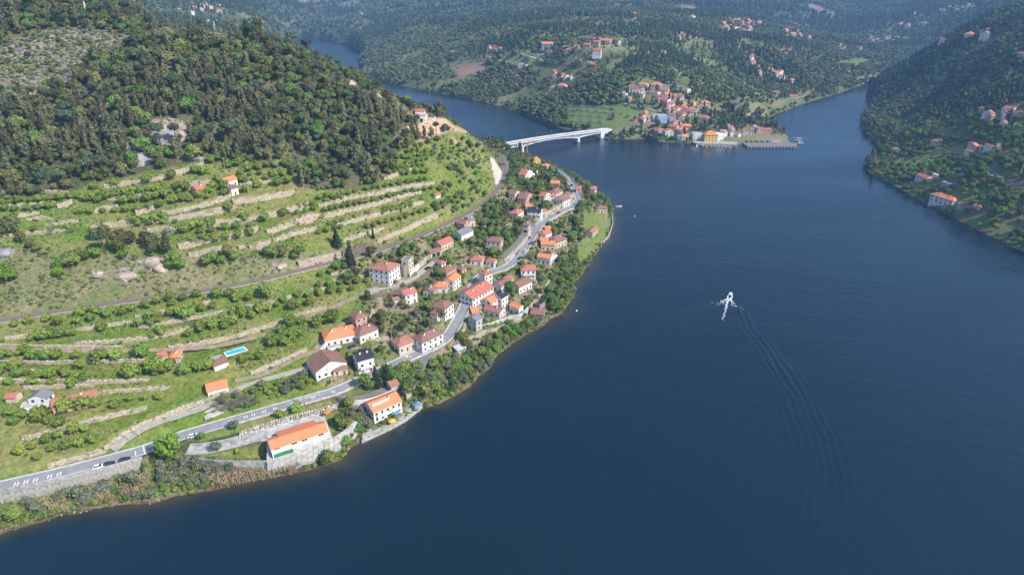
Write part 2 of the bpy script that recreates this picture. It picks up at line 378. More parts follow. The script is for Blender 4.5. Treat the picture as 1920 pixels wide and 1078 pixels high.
# --- roads and railway: flatten the hillside under them
railQ = resample(px_line(RAIL, 32.0), 2.0); flatten_along(railQ, 3.0, 5.0)
roadQ = resample(px_line(ROAD), 1.5); flatten_along(roadQ, 3.9, 3.2)
LANES = {
 'riverside_lane': ([(634,739,8.6),(657,749,7.8),(685,743,7),(713,732,6.5),(737,725,6.2)], 3.0, 'asphalt2'),
 'manor_drive': ([(688,545),(712,540),(735,536),(760,530),(780,518),(794,507),(805,497),(819,487),(844,480)], 4.2, 'gravel'),
 'upper_village_road': ([(944,483,19.5),(955,471,20.5),(968,458,21.5),(980,443,21.5),(990,428,21),(1001,421,19)], 3.4, 'asphalt2'),
 'terrace_track': ([(-30,655),(50,656),(100,657),(234,657),(330,655),(400,650),(440,642),(501,625),(568,594),(634,572),(690,546)], 3.2, 'dirt'),
 'farm_track': ([(211,843),(256,809),(290,792),(340,777),(390,760),(440,732),(474,713.5),(524,705),(560,693.5),(600,683),(640,672)], 3.6, 'gravel'),
 'house_lane': ([(440,712),(474,708),(520,690),(560,668),(600,654),(640,650),(690,655),(730,641)], 3.2, 'dirt'),
 'upper_lane': ([(690,546),(720,565),(700,590),(640,605),(590,655)], 2.4, 'dirt'),
 'hall_yard': ([(352,842,7.3),(400,838,7.3),(440,828,7.3),(500,812,7.3)], 7.0, 'concrete'),
 'far_coast_road': ([(1125,248),(1180,243),(1215,246),(1260,250),(1300,252)], 4.5, 'asphalt2'),
 'far_ridge_road': ([(1020,104),(975,100),(1000,108),(1040,114),(1110,118)], 4.5, 'pale'),
 'far_hill_road': ([(1070,92),(1140,88),(1175,78),(1200,70),(1240,66),(1290,64)], 5, 'pale'),
 'far_lower_road': ([(880,98),(925,112),(975,125),(1000,122)], 4, 'pale'),
 'far_field_path': ([(1170,195),(1200,200),(1228,208)], 3, 'pale'),
 'far_bank_path': ([(1410,212),(1440,200),(1480,186),(1530,172)], 4.5, 'dirt'),
 'right_bank_road': ([(1852,315),(1875,332),(1900,343),(1930,358)], 4, 'asphalt2'),
}
laneQ = {}
for k, (L, wd, mt) in LANES.items():
    Q = resample(px_line(L), 2.0)
    if len(L[0]) == 2:
        Q[:, 2] = hgt(Q[:, 0], Q[:, 1])
        for _ in range(10): Q[1:-1, 2] = (Q[:-2, 2]+2*Q[1:-1, 2]+Q[2:, 2])/4
    laneQ[k] = Q; flatten_along(Q, wd/2+.8, 2.6)
# --- dry stone terrace walls (traced at their foot), height in metres
WALLS = [
 ([(196,351),(254,341),(318,331)],2.4),([(330,327),(352,318),(383,310)],3.2),([(314,354),(368,345),(406,340)],2.2),([(172,399),(196,392),(222,387)],2.2),
 ([(306,402),(341,396),(381,385),(439,366)],2.4),([(170,430),(215,421),(264,416),(318,412),(389,400),(443,389)],2.8),([(437,381),(490,372),(552,361)],3.2),
 ([(277,433),(305,428),(333,434)],2.0),([(341,430),(365,421)],2.4),([(382,424),(402,420),(472,411),(530,398),(583,384)],3.4),
 ([(335,465),(389,450),(440,441),(485,430)],3.2),([(354,480),(416,466)],2.6),([(447,466),(460,463)],2.6),([(468,467),(508,454)],3.2),([(512,452),(559,436),(594,430)],2.4),
 ([(500,437),(530,426),(559,415),(594,405)],3.0),([(597,387),(640,376),(694,366),(760,352),(805,348)],2.4),([(607,407),(650,396),(694,386),(740,372),(790,360)],2.2),
 ([(610,431),(640,421),(677,410),(730,397),(794,380)],2.2),([(560,417),(580,412),(597,404)],2.2),([(643,452),(680,440),(720,429)],1.8),([(707,453),(760,432),(800,413),(820,405)],1.4),
 ([(720,336),(745,327),(777,318)],1.8),([(774,358),(795,350),(814,344)],1.8),([(0,412),(40,404),(75,401)],1.6),([(50,412),(80,408),(100,414)],1.4),([(85,422),(120,418),(148,415)],1.4),
 ([(108,390),(122,384),(136,380)],3.0),([(255,404),(270,396),(290,392)],3.0),([(0,360),(60,357),(130,362)],1.2),
 ([(254,596),(300,588),(350,578),(394,567)],2.0),([(143,619),(200,610),(250,603)],1.2),([(10,636),(60,627),(110,620)],1.4),
 ([(140,648),(200,642),(260,636),(320,626),(411,599),(470,580),(524,562),(570,550),(611,541)],1.6),
 ([(317,652),(380,645),(434,632),(480,619),(521,605),(560,592),(611,578)],1.4),([(0,650),(60,652),(140,653),(230,654)],1.5),
 ([(42,823),(89,813),(130,801),(178,787),(230,774),(276,766)],1.8),([(180,736),(250,731),(320,727)],1.4),([(0,690),(40,692),(100,700)],1.2),([(45,727),(110,722),(175,722)],1.6),
 ([(90,876),(125,866),(165,855),(200,846)],1.0),([(196,844),(220,826),(245,808),(280,792),(320,776),(365,760),(407,746),(435,733)],1.6),
 ([(640,482),(600,492),(560,501)],4.0),([(700,462),(660,472),(642,480)],3.5),
 ([(700,560),(730,552),(760,543),(790,525),(808,510),(822,492)],3.0),([(770,510),(790,495),(805,482)],2.6),
 ([(660,640),(690,645),(728,632)],1.5),([(870,640),(930,618),(985,600),(1010,585)],2.0),([(850,668),(880,650),(900,640)],2.0),
 ([(945,486),(955,477),(966,465),(980,448),(992,436)],3.0),([(1020,408),(1045,392),(1065,380),(1076,370)],3.0),([(985,590),(1000,570),(1020,545),(1030,528)],2.0),
 ([(900,455),(920,447),(930,442)],1.8),([(870,452),(900,432),(915,420)],1.2),([(690,618),(693,600),(700,585)],1.5),([(875,600),(868,622),(856,640)],2.6),
 ([(1060,200),(1110,201),(1155,206)],2.0),([(1062,208),(1110,210),(1150,214)],2.0),([(1064,217),(1110,219),(1150,222)],2.0),([(1066,228),(1100,229),(1130,231)],2.0),
 ([(0,388),(60,384),(105,380)],1.5),([(200,374),(240,369),(290,363)],1.8),([(450,347),(500,340),(545,335)],1.8),([(0,442),(60,437),(130,431)],1.3),
 ([(260,614),(330,602),(400,590),(480,574)],1.3),([(0,678),(90,680),(180,678),(280,676)],1.3),([(470,702),(500,691),(540,673),(575,657)],1.5),([(0,712),(60,714),(160,717),(280,713)],1.3),([(600,534),(650,524),(690,515)],1.4),([(620,516),(660,506),(688,500)],1.4),
 ([(1740,302),(1790,307),(1840,316)],1.8),([(1752,313),(1800,320),(1860,332)],1.8),([(1775,323),(1830,333)],1.8),([(1830,214),(1860,219),(1895,228)],2.0),([(1800,352),(1850,366),(1900,384)],1.8),
]
wallQ = []
for L, h in WALLS:
    Q = resample([hit(*p) for p in L], 1.2 if L[0][1] > 260 else 3.0)
    for kk in range(6): Q[1:-1, 2] = (Q[:-2, 2]+2*Q[1:-1, 2]+Q[2:, 2])/4
    wallQ.append((Q, h))
for Q, h in wallQ:
    reach = 6.0 if h < 5 else 8.0
    m = bbox_mask(Q, reach+2); x = XG[m]; y = YG[m]
    d, s, p = seg_dist(x, y, Q[:, :2]); Lt = np.hypot(*(Q[1:, :2]-Q[:-1, :2]).T).sum()
    # uphill side is the one with the larger height
    mid = Q[len(Q)//2]; t = Q[min(len(Q)//2+1, len(Q)-1)] - Q[len(Q)//2-1]; nx, ny = -t[1], t[0]; nn = math.hypot(nx, ny)+1e-9
    upsign = 1 if hgt(mid[0]+nx/nn*4, mid[1]+ny/nn*4) > hgt(mid[0]-nx/nn*4, mid[1]-ny/nn*4) else -1
    if m.sum() == 0: continue
    sg = s*upsign; endf = np.clip(np.minimum(p, Lt-p)/3.0, 0.0, 1)
    endf = np.where((p <= 0) | (p >= Lt), 0, endf)
    fall = np.clip(1-d/reach, 0, 1)
    off = np.where(sg > 1.1, .62*h*fall, -.50*h*fall)*endf
    ZG[m] += off
road_again = [(roadQ, 3.9, 1.5), (railQ, 3.0, 2.0)] + [(laneQ[k], LANES[k][1]/2+.6, 1.2) for k in LANES]
for Q, hw_, f in road_again: flatten_along(Q, hw_, f)
# the road wall at lower left: the bank drops away in front of it
_q = resample(px_line([(-60,931,7.9),(36,914.5,7.9),(116,898,7.9),(200,877,7.9),(268,858,7.9)]), 2.0)
def cut_bank():
    m = bbox_mask(_q, 16); d, s_, p = seg_dist(XG[m], YG[m], _q[:, :2]); lim = 2.4 - np.clip(d-3, 0, 12)*.1
    ZG[m] = np.where((s_ < .3) & (d < 15) & (ZG[m] > 1.0) & (p > 1) & (p < p.max()-1), np.minimum(ZG[m], np.maximum(lim, 1.2)), ZG[m])
cut_bank()
def pad(cx, cy, r, z, fall=3.0):
    m = (np.abs(XG-cx) < r+fall+1) & (np.abs(YG-cy) < r+fall+1); d = np.hypot(XG[m]-cx, YG[m]-cy)
    wg = 1-np.clip((d-r)/fall, 0, 1); wg = wg*wg*(3-2*wg); ZG[m] = ZG[m]*(1-wg) + z*wg
# ------------------------------------------------------------------ houses: near eave line in the photograph, depth, wall height, roof
# (x0,y0,x1,y1, depth, wall_h, roof type, roof, wall, name, label, extras)
HOUSES = [
 (507.8,841.6,613.8,806.9,11,3.1,'hall','orange','white','riverside_hall','long low white hall with bright orange roof on the stone bank by the water',{'win':0,'chim':0,'z':7.25}),
 (700,773,752.5,750.6,9,6.0,'gable','orange','white','house','white two storey house with orange roof and balconies standing right at the waterside quay',{'chim':1,'balc':1,'split':1}),
 (670.3,677.3,700.7,668.7,8,7.5,'gable','dark','white','house','tall white house with a black slate roof beside the main road',{'chim':2,'balc':1}),
 (591.7,699,649.4,679,12,4.2,'gablef','brown','white','house','wide white gabled house with brown tiled roof just left of the black roofed house',{'win':1,'chim':0}),
 (624.5,696,651.5,690,5,3,'hip','brown','cream','outbuilding','small cream outbuilding in front of the wide white gabled house',{'win':1}),
 (747.9,649.3,778,637.6,8,4.5,'hip','old','cream','house','cream house with orange pyramid roof above the road bend',{'chim':0}),
 (791.3,642.6,830.6,624.3,8,6.0,'hip','brown','white','house','white roadside house with brown roof and two roof chimneys beside the road bend',{'chim':2}),
 (609.3,637.6,667.7,625.4,10,4.2,'hip','orange','white','villa','wide villa with bright orange roof and white outside stairs',{'chim':2,'stairs':1}),
 (674.4,629.4,708.6,616.1,8,4.5,'hip','brown','white','house','white house with plain brown roof joined to the wide orange roofed villa',{'chim':1}),
 (666.9,598.2,686.9,591,7,6,'hip','brown','pink','house','tall pinkish house with red brown hipped roof above the orange roofed villa',{'chim':1}),
 (691.1,502.6,728.7,509.3,9.5,8.5,'hip','old','white','manor','large white manor with red hipped roof at the end of the gravel drive',{'chim':1,'wpt':(751.2,495.1),'win':3}),
 (752,488.4,765.4,490.1,4.5,9,'flat','greyroof','cream','tower_house','square cream stone tower standing beside the manor',{'wpt':(773.4,481.8),'win':1}),
 (744,500,757,502,3.5,6,'flat','brown','stonewall','stone_ruin','roofless brown stone ruin between the manor and the square tower',{'win':0}),
 (827.2,460.4,849.8,450.4,7,4.2,'gable','red','cream','house','long cream house with red roof at the top of the gravel drive',{}),
 (807.2,475.2,827.2,469,5,3,'gable','brown','cream','garage','low garage with red brown roof at the top of the gravel drive',{'win':0,'doors':2}),
 (759.6,554.4,782,547,7,6,'gable','red','white','house','white house with plain red roof and shaded side wall below the manor wall',{'chim':1}),  # side wall is plain white, seen in real shade
 (738,563,752,560,3.5,2.5,'gable','old','white','shed','little white shed beside the white house below the manor wall',{'win':0}),
 (793,546,812.2,547.5,6.5,3.6,'gablef','brown','lightgrey','cottage','small gable fronted grey cottage below the manor drive',{'chim':1}),
 (812.2,538.5,838,538.5,7,3.6,'hip','orange','white','house','small white house with orange pyramid roof beside the grey gabled cottage',{'chim':1}),
 (849.8,528.2,864,517.3,6.5,6,'gable','orange','white','house','narrow tall white house with orange roof above the curving road wall',{}),
 (837.2,511.8,855.6,501,7,4.2,'hip','brown','pink','house','pinkish house with brown roof behind the narrow tall orange roofed house',{'chim':1}),
 (828,494.3,835.6,490.6,3.5,5.5,'hip','red','white','tower_house','tiny white turret with pyramid roof at the bend of the gravel drive',{'win':1}),
 (865.6,506,874.8,501,5,3.2,'hip','brown','pink','cottage','small brown roofed cottage among bushes left of the street tower house',{}),
 (833.9,580.3,850.6,567.5,9,6.5,'hip','brown','white','house','white house with brown hipped roof and side wing left of the curving road',{'wing':1}),
 (826,578,835,581,6,4.2,'hip','brown','white','outbuilding','low brown roofed wing standing left of the white house by the curving road',{}),
 (911.8,450.9,938.5,453.4,8,6.5,'hip','brown','cream','house','big cream hip roofed house with terrace above the inner village road',{'wpt':(948.6,446.7),'porch':1}),
 (881,486.8,903.5,488.4,6,3.6,'hip','red','white','house','low white house with red roof in a garden above the village bend',{'wpt':(911,480.5)}),
 (911,488.6,926.8,491,5,3.6,'hip','red','white','house','small white cottage with red roof right of the low white garden house',{'wpt':(933.5,486.8)}),
 (909,516.8,923,511.5,5.5,9.5,'hip','old','white','tower_house','tall narrow white house standing at the inside of the village bend',{'win':1}),
 (885.9,561.1,925.2,537.7,11,5.5,'gable','red','white','large_house','long house with a wide red roof right beside the curving road',{'chim':2}),
 (920.2,568,938.5,558,7,5,'gable','orange','white','house','white house with orange roof below the long wide red roof',{'chim':1}),
 (940.2,559.6,952.7,552,7,7,'gable','dark','white','house','narrow white house with black roof joined to an orange roofed one',{'chim':1}),
 (906.8,578,936.9,587,6,3.6,'gable','old','white','house','low L shaped house with mottled orange brown roof below the road wall',{'chim':1}),
 (885,585,897.6,582.5,5,3,'gable','orange','cream','shed','small shed with orange roof beside the road parapet',{'win':0}),
 (877.6,595.3,892.6,601.2,6,7,'gablef','greyroof','lightgrey','house','plain grey cube like house below the road wall',{'wpt':(903.5,594.5),'win':1}),
 (955.2,572,972.8,578.6,5,4.6,'gable','orange','white','house','white gabled house with orange roof on the lane down to the water',{'wpt':(977.8,572)}),
 (994.5,588,1019.5,590,8,3.8,'gable','brown','stonewall','stone_ruin','ruined stone house with sagging dark roof nearest the water',{'win':2}),
 (1012,573,1022,567,4,4,'flat','dark','stonewall','stone_ruin','roofless ruin walls behind the sagging stone house near the water',{'win':0}),
 (925.2,531.5,940.2,537,9,4.6,'gablef','brown','white','house','brown roofed house with white gable in the middle of the lower village',{}),
 (973.6,538.5,997.8,527.2,8,4.6,'gable','brown','white','house','white walled house with plain brown roof above the garden slope',{}),
 (949,526,964,521,5,3.2,'gable','old','cream','shed','small orange roofed shed between the two brown roofed houses',{'win':0}),
 (977,506.8,1004.5,506,7,6,'hip','red','white','house','white two storey house with terraces and red roof below the car park',{'balc':1}),
 (1014.5,457.8,1040.4,458.8,6,4.6,'gable','orange','cream','house','cream house with vivid orange roof on the lower side of the main road',{}),
 (1040.4,455,1063,446.8,9,5,'hip','brown','cream','large_house','large cream house with brown roof right of the vivid orange roof',{'chim':1}),
 (1012,450,1024,451.5,6,4,'gable','orange','pink','house','small pink house with orange roof behind the vivid orange roof',{}),
 (1007,481,1032,485,6,4.6,'gable','orange','white','house','white house with orange roof at the head of the roofless wall row',{}),
 (1034,484,1045,478,3,4,'flat','lightgrey','white','stone_ruin','white roofless walls with empty window openings along the lower lane',{'win':3}),
 (972,327,985.3,329,9,4.6,'gable','red','white','villa','white villa with two bright red roofs on a walled platform nearest the railway cutting',{'wpt':(996.2,317.6),'chim':1}),
 (1000.3,300.9,1013.7,299.2,8,4,'hip','orange','yellow','house','yellow house with orange pyramid roof nearest the bridge',{}),
 (1014.5,310,1025.4,311.7,6,3.4,'hip','orange','cream','house','low cream house with red roof between the yellow house and the shore road',{}),
 (1032,343.8,1048.8,344.6,7,3.6,'gable','orange','pink','house','small pink house with orange roof above the upper end of the shore road',{}),
 (953.6,363.8,965.3,365.3,7,4.4,'gable','brown','cream','house','brown roofed cream house nearest the railway curve',{'wpt':(972,358.5)}),
 (970.3,372,986,374,9,5,'gable','brown','pink','large_house','pinkish house with long brown roof right of the railway curve',{'wpt':(995.3,361.8)}),
 (1010.4,367,1021.2,369,7,5.2,'gable','red','white','house','white house with red roof above a steep garden in the upper village',{'wpt':(1029.6,362.7)}),
 (1030.4,368.2,1040.4,368.2,6,4.2,'gable','red','white','house','small white red roofed house squeezed in the middle of the upper village row',{}),
 (1042,363.5,1055.4,357,8,4.8,'hip','brown','cream','house','cream house with brown roof behind the upper village row',{'chim':1}),
 (1055.4,377.2,1070,370.4,9,5.4,'gable','brown','white','house','white house with row of windows and brown roof above the main road bend',{'chim':1}),
 (1062,366.2,1073,363,6,4,'hip','brown','lightgrey','house','grey house with weathered roof inside the tight road bend',{}),
 (954.4,399,971,402,9,4.2,'hip','red','white','house','white house with big red pyramid roof below the railway woods',{'chim':1}),
 (988,396,1013.7,398,8,5.2,'gable','dark','white','villa','modern white villa with black roof and tall chimney above the main road',{'chim':1,'balc':1}),
 (986,388,996,387,5,3.2,'gable','orange','pink','shed','tiny orange roofed shed behind the modern black roofed villa',{'win':0}),
 (1017,399,1026,395,5,4.4,'gable','old','cream','house','narrow cream house right of the modern black roofed villa',{}),
 (979.5,421,991,422.3,8,6,'hip','brown','cream','house','tall cream house with garage door beside the road fork',{'wpt':(997.8,417.5),'doors':1}),
 (855.9,418,870.9,420.6,7,5,'gable','brown','pink','house','old pink house with brown roof below the railway line',{'wpt':(880,414)}),
 (880.5,413.8,891,411.5,7,4.6,'gable','greyroof','cream','house','grey roofed cream house joined to the old pink house below the railway',{}),
 (865,441.4,887.6,431.6,8,3.8,'gable','greyroof','white','warehouse','long white warehouse with grey sheet roof below the railway',{'win':0}),
 (1080.5,354.5,1090.5,354.5,7,3.4,'gable','red','cream','house','red roofed house hidden among trees on the shore side of the road',{}),
 (1104.7,354,1116.4,355,7,6.2,'hip','red','white','house','white house with red hipped roof standing over the river point',{}),
 (1107,364.3,1118,364.3,5,3,'hip','brown','cream','boathouse','low brown roofed boathouse under the white riverside house',{}),
 (1119,391.9,1139,391,7,3.8,'hip','brown','cream','house','brown roofed house on the tip of the river point',{}),
 (1111.4,437.5,1122.2,428,5.5,3.6,'gable','old','cream','cottage','lone cottage on the green meadow by the river',{'win':1}),
 (1022,440.5,1034.6,435,7,4.4,'gable','red','white','house','white house with red roof at the upper side of the lower village cluster',{}),
 (1023,429.2,1032,429.2,5,3.4,'gable','orange','cream','cottage','small orange roofed cottage highest in the lower village cluster',{}),
 (51.2,748,86.9,747,7,5.5,'gablef','greyroof','white','farmhouse','tall pale farmhouse with grey roof at the left edge',{'wpt':(96.7,735)}),
 (36.7,769,91,758,5,3.2,'flat','lightgrey','white','outbuilding','flat roofed white outbuilding in front of the pale farmhouse',{'win':1}),
 (96,763,178.2,744,7,4.0,'gable','old','pink','farmhouse','long low pink farmhouse with weathered red roof on the lower terrace',{'win':2,'chim':1}),
 (8,746,28,745,4,2.6,'gable','red','cream','shed','small red roofed shed at the far left edge',{'win':0}),
 (388.3,733.9,427,723.9,7,3,'gable','orange','white','shed','white garden shed with clean orange roof beside the farm track',{'win':0}),
 (401.2,687.6,427.9,677.6,4,2.6,'shed','brown','white','pool_house','low white pool house with brown roof below the swimming pool',{'win':0}),
 (296,672,314,666,5,3.4,'gable','red','white','cottage','patched red roofed cottage at the left of the paved yard',{}),
 (316,671,335,669,6,3.2,'hip','orange','cream','cottage','orange roofed cottage at the edge of the paved yard',{}),
 (423.5,341,444.4,335,6,4,'gable','orange','white','cottage','white cottage with orange roof high on the stone terraces',{'win':2}),
 (368.3,356.8,388,352,7,4,'gable','red','pink','cottage','pink terrace cottage with faded red roof left of the orange roofed one',{'win':1}),
 (433,355,446,351.5,5,4.2,'shed','brown','white','cottage','small white and brown hut just below the orange roofed terrace cottage',{'win':1}),
 (781.3,219.8,797.9,219.8,11,3.6,'flat','pinkroof','white','villa','flat roofed modern white villa on the sandy hilltop with a dark garage door',{'win':0,'doors':1}),
 (778,209,796,209,5,3.4,'shed','red','white','outbuilding','red roofed wing behind the flat roofed hilltop villa',{'win':0}),
 (895,270,904,270,5,2.6,'gable','old','cream','shed','old shed on the grassy slope above the bridge head',{'win':0}),
 (817,367,826,364,3,2.4,'gable','old','white','shed','tiny shed among bushes at the right end of the terraces',{'win':0}),
 (733,725,748,719,5,3,'gable','old','lightgrey','shed','mottled roofed shed behind the waterside house',{'win':0}),
 (735,541,741,538,3,3,'shed','old','pink','garage','hidden small annex beside the manor front door',{'win':0}),
 (858,658,874,651,3.5,2.6,'shed','lightgrey','stonewall','stone_ruin','grey roofed hut below the road viewpoint',{'win':0}),
]
HOUSES.pop(-2)
def fz(x0, y0, s): return lambda zx, zy: (x0 + zx/s, y0 + zy/s)
_h = fz(1160, 140, 5.0526)
# harbour village on the other bank, read off an enlargement
HARBOUR = [
 (290,520,380,540,12,6,'hip','old','blue','large_house','shade tinted white house with mottled roof at the left end of the harbour village',{'win':2}),  # white walls with blue shade painted in
 (380,530,435,530,8,6,'hip','red','white','house','white house right of the shade tinted one in the harbour village',{'win':1}),
 (445,540,520,540,10,6,'gablef','orange','white','large_house','white gabled house with orange roof above the green bank of the harbour',{'win':2}),
 (470,490,550,500,9,5,'gable','red','cream','house','cream house with red roof behind the white gabled harbour house',{}),
 (560,520,645,525,10,5,'hip','orange','white','house','wide white house with orange hip roof behind the harbour front',{}),
 (600,590,665,590,9,5,'gable','orange','white','house','white orange roofed house on the water left of the yellow building',{'win':2}),
 (560,590,600,590,8,5,'gable','greyroof','blue','house','narrow shade tinted white house between the green bank and the orange roofed water house',{}),  # blue of the walls is painted shade on white
 (710,565,800,565,11,7,'flat','lightgrey','white','large_house','white flat roofed block with dark windows left of the yellow building',{'win':3}),
 (820,572,943,572,14,8.5,'hip','orange','yellow','hotel','yellow three storey hotel with orange roof on the quay',{'win':3,'chim':2}),
 (945,572,1005,562,11,7.5,'flat','white','white','large_house','plain white annex right of the yellow hotel',{'win':1}),
 (375,395,468,395,12,8,'flat','lightgrey','blue','large_house','long shade tinted white block high in the harbour village',{'win':0}),  # white block, its shade carried by the wall colour
 (475,390,545,390,10,7,'gable','brown','lightgrey','large_house','grey house with brown roof beside the long shade tinted block',{'win':2}),
 (325,385,375,385,8,6,'flat','greyroof','white','house','small white flat roofed house left of the shade tinted block',{}),
 (655,330,745,330,10,6,'hip','red','white','large_house','white two level house with red roof right above the village middle',{'win':2}),
 (655,360,735,362,8,4,'hip','brown','white','house','brown roofed lower house in front of the white two level house',{}),
 (750,400,840,410,9,4,'hip','red','white','house','white red roofed house left of the sports field',{}),
 (780,268,870,270,9,4,'hip','orange','white','house','white house with orange roof alone above the sports field',{}),
 (575,400,640,402,8,4,'hip','red','white','house','red roofed house behind the harbour village lane',{}),
 (535,355,605,375,8,4,'hip','red','white','house','pale house with red roof halfway up the harbour village',{}),
 (500,310,555,322,8,4,'hip','red','white','house','white house with small red roof on the climbing village lane',{}),
 (570,315,640,322,8,5,'gable','red','white','house','white walled house right of the climbing village lane',{}),
 (460,275,515,275,8,6,'gable','red','white','house','tall white house at the bend of the climbing lane',{}),
 (355,235,460,250,9,4,'gable','red','white','large_house','long white terrace with pink red roof on the climbing lane',{}),
 (440,190,500,190,9,6,'gable','orange','white','house','tall white house with orange roof above the long terrace',{}),
 (390,145,470,150,8,4,'gable','red','white','house','white house with red roof near the top of the harbour village',{}),
 (285,165,370,175,8,4,'gable','red','white','house','low white house with red roof on the upper left lane',{}),
 (340,205,420,210,8,3.6,'gable','brown','white','house','brown roofed house on the left of the climbing lane',{}),
 (305,95,400,100,10,4.5,'hip','orange','white','large_house','large white house with orange roof at the upper edge of the harbour village',{}),
 (180,90,262,98,8,4,'hip','orange','white','house','white house with orange roof at the upper left edge of the village',{}),
 (100,125,190,128,9,4.5,'gable','brown','white','large_house','white house with brown roof leftmost in the upper village',{}),
 (95,110,130,112,7,5,'gable','red','white','house','little red roofed house behind the leftmost brown roofed one',{}),
 (400,110,480,112,7,3.6,'gable','greyroof','white','house','grey roofed white house on the top lane of the village',{}),
 (550,120,620,122,7,3.6,'gable','greyroof','white','house','rightmost grey roofed house on the top lane of the village',{}),
 (520,455,600,450,8,4,'hip','red','white','house','white walled red roofed house behind the cream house',{}),
 (590,485,690,490,8,4,'hip','orange','cream','house','row house with orange roof right of the village middle',{}),
 (1190,530,1265,535,9,5,'hip','brown','white','house','white house with brown roof on the right of the harbour',{}),
 (1165,372,1210,385,8,5,'gable','orange','white','house','white house with orange roof near the electricity pylon',{}),
 (1250,512,1300,516,7,3.4,'flat','white','white','house','flat white house behind the boat landing',{}),
 (1310,525,1450,530,9,2.6,'gable','old','cream','warehouse','low sandy roofed shed above the boat landing',{'win':0}),
 (1450,625,1540,630,6,3,'flat','redpaint','white','kiosk','red and white kiosk on the stone quay',{'win':0}),
 (1455,170,1525,172,9,5,'gable','old','cream','house','old house beside the narrow field far up the side river',{}),
 (1620,205,1695,205,7,3,'gable','red','cream','house','red roofed house on the bank of the side river',{}),
 (1595,55,1670,55,9,5,'gable','orange','white','house','white house with orange roof in the clearing above the side river',{}),
 (1490,30,1545,30,8,4,'gable','greyroof','white','house','white house left of the clearing above the side river',{}),
]
HARBOUR = [(*_h(a[0], a[1]), *_h(a[2], a[3]), *a[4:]) for a in HARBOUR]
_m = fz(860, 40, 5.0526)
MIDDLE = [
 (785,210,890,212,14,6.5,'gable','orange','blue','school','long shade tinted white building with orange roof at the left of the ridge hamlet',{'win':2}),  # shaded white walls, tinted blue in the material
 (830,280,890,290,9,5,'gable','red','white','house','white house with red roof below the long shade tinted building',{}),
 (1005,270,1055,272,8,8,'hip','red','white','tower_house','tall white house with red roof standing in front of the ridge hamlet',{'win':2}),
 (995,240,1060,240,9,4,'flat','lightgrey','white','house','flat grey roofed house behind the tall white one in the ridge hamlet',{}),
 (1095,240,1150,240,9,5,'gable','red','white','house','white house with red roof in the centre of the ridge hamlet',{}),
 (1185,222,1245,224,9,6,'gable','red','pink','house','pink house with red roof right of the hamlet centre',{'win':1}),
 (1272,195,1330,197,9,8,'gable','red','pink','large_house','tall pink house with red roof beside the ridge road',{'win':2}),
 (1270,250,1350,252,10,8,'gable','red','white','large_house','white block with balconies just below the ridge road',{'win':2}),
 (1350,182,1435,186,10,6,'hip','orange','white','large_house','white house with orange roof at the right of the ridge hamlet',{}),
 (1450,190,1505,195,9,5,'gable','dark','white','house','white house with dark roof rightmost in the ridge hamlet',{}),
 (555,405,640,408,10,6,'gablef','dark','white','villa','white villa with dark roof alone on the lower forest road',{'win':1}),
 (855,628,920,632,10,4,'hip','red','white','house','low white house with red roof in the wood above the river',{}),
 (935,606,1005,612,9,7,'hip','orange','white','house','tall white house with orange roof in the wood above the river',{'win':1}),
 (1250,410,1290,412,8,4,'gable','red','redpaint','shed','small all red shed at the forest edge',{'win':0}),
 (540,518,580,518,6,3,'gable','old','cream','shed','small shed hidden in the wood left of the two white houses',{'win':0}),
 (305,272,350,268,7,3,'gable','old','cream','shed','pale ruined shed at the forest edge left of the ridge hamlet',{'win':0}),
 (1765,48,1795,50,8,5,'gable','pinkroof','white','house','small white house above the ridge road junction',{}),
 (860,72,885,72,8,4,'gable','red','cream','house','tiny red roofed house deep in the dark wood',{}),
 (640,282,675,284,6,3,'flat','white','white','shed','white flat shed beside the hamlet road',{'win':0}),
]
MIDDLE = [(*_m(a[0], a[1]), *_m(a[2], a[3]), *a[4:]) for a in MIDDLE]
RIGHT = [
 (1746,362.5,1788,376,8,6.0,'hip','orange','white','large_house','long white riverside mansion with orange roof and a row of windows on the shaded bank',{'win':4,'chim':2}),
 (1718,327,1738,334,8,5,'gable','red','white','house','white house with red roof nearest the river on the shaded bank',{}),
 (1738,336,1746,338,5,3,'shed','red','white','outbuilding','little red roofed lean to beside the white house on the shaded bank',{'win':0}),
 (1745,264,1768,267,9,5,'hip','brown','lightgrey','house','greyish house with brown roof above the brown fields on the shaded bank',{}),
 (1815,267,1828,270,7,4,'hip','brown','lightgrey','house','small house right of the greyish one beside the brown fields',{}),
 (1674,279,1688,281,6,3,'gable','old','white','shed','little pale shed among trees near the wooded point',{'win':0}),
 (1848,220,1864,223,9,4,'gable','pinkroof','pink','house','pink house with pale roof above the terrace wall on the right hillside',{}),
 (1880,202,1898,205,9,4,'gable','red','white','house','white house with red roof at the right edge on the hillside',{}),
 (1898,211,1918,214,10,4,'hip','old','cream','large_house','large cream house at the right edge of the hillside',{}),
 (1836,203,1848,205,7,4,'gable','red','cream','shed','red roofed shed in the trees on the right hillside',{}),
 (1908,100,1920,102,8,5,'gable','red','blue','house','shade tinted white house with red roof high on the right hillside',{}),  # bluish tint is shade coloured onto white walls
 (1766,340,1785,347,4,2.6,'flat','white','lightgrey','greenhouse','long low pale roof in the garden behind the white mansion',{'win':0}),
 (1748,325,1764,331,3,2.4,'flat','white','white','greenhouse','narrow white greenhouse in the terraced garden on the shaded bank',{'win':0}),
 (1795,381,1812,387,6,3.4,'gable','brown','lightgrey','outbuilding','dark brown roofed outbuilding at the right end of the white mansion',{'win':0}),
]
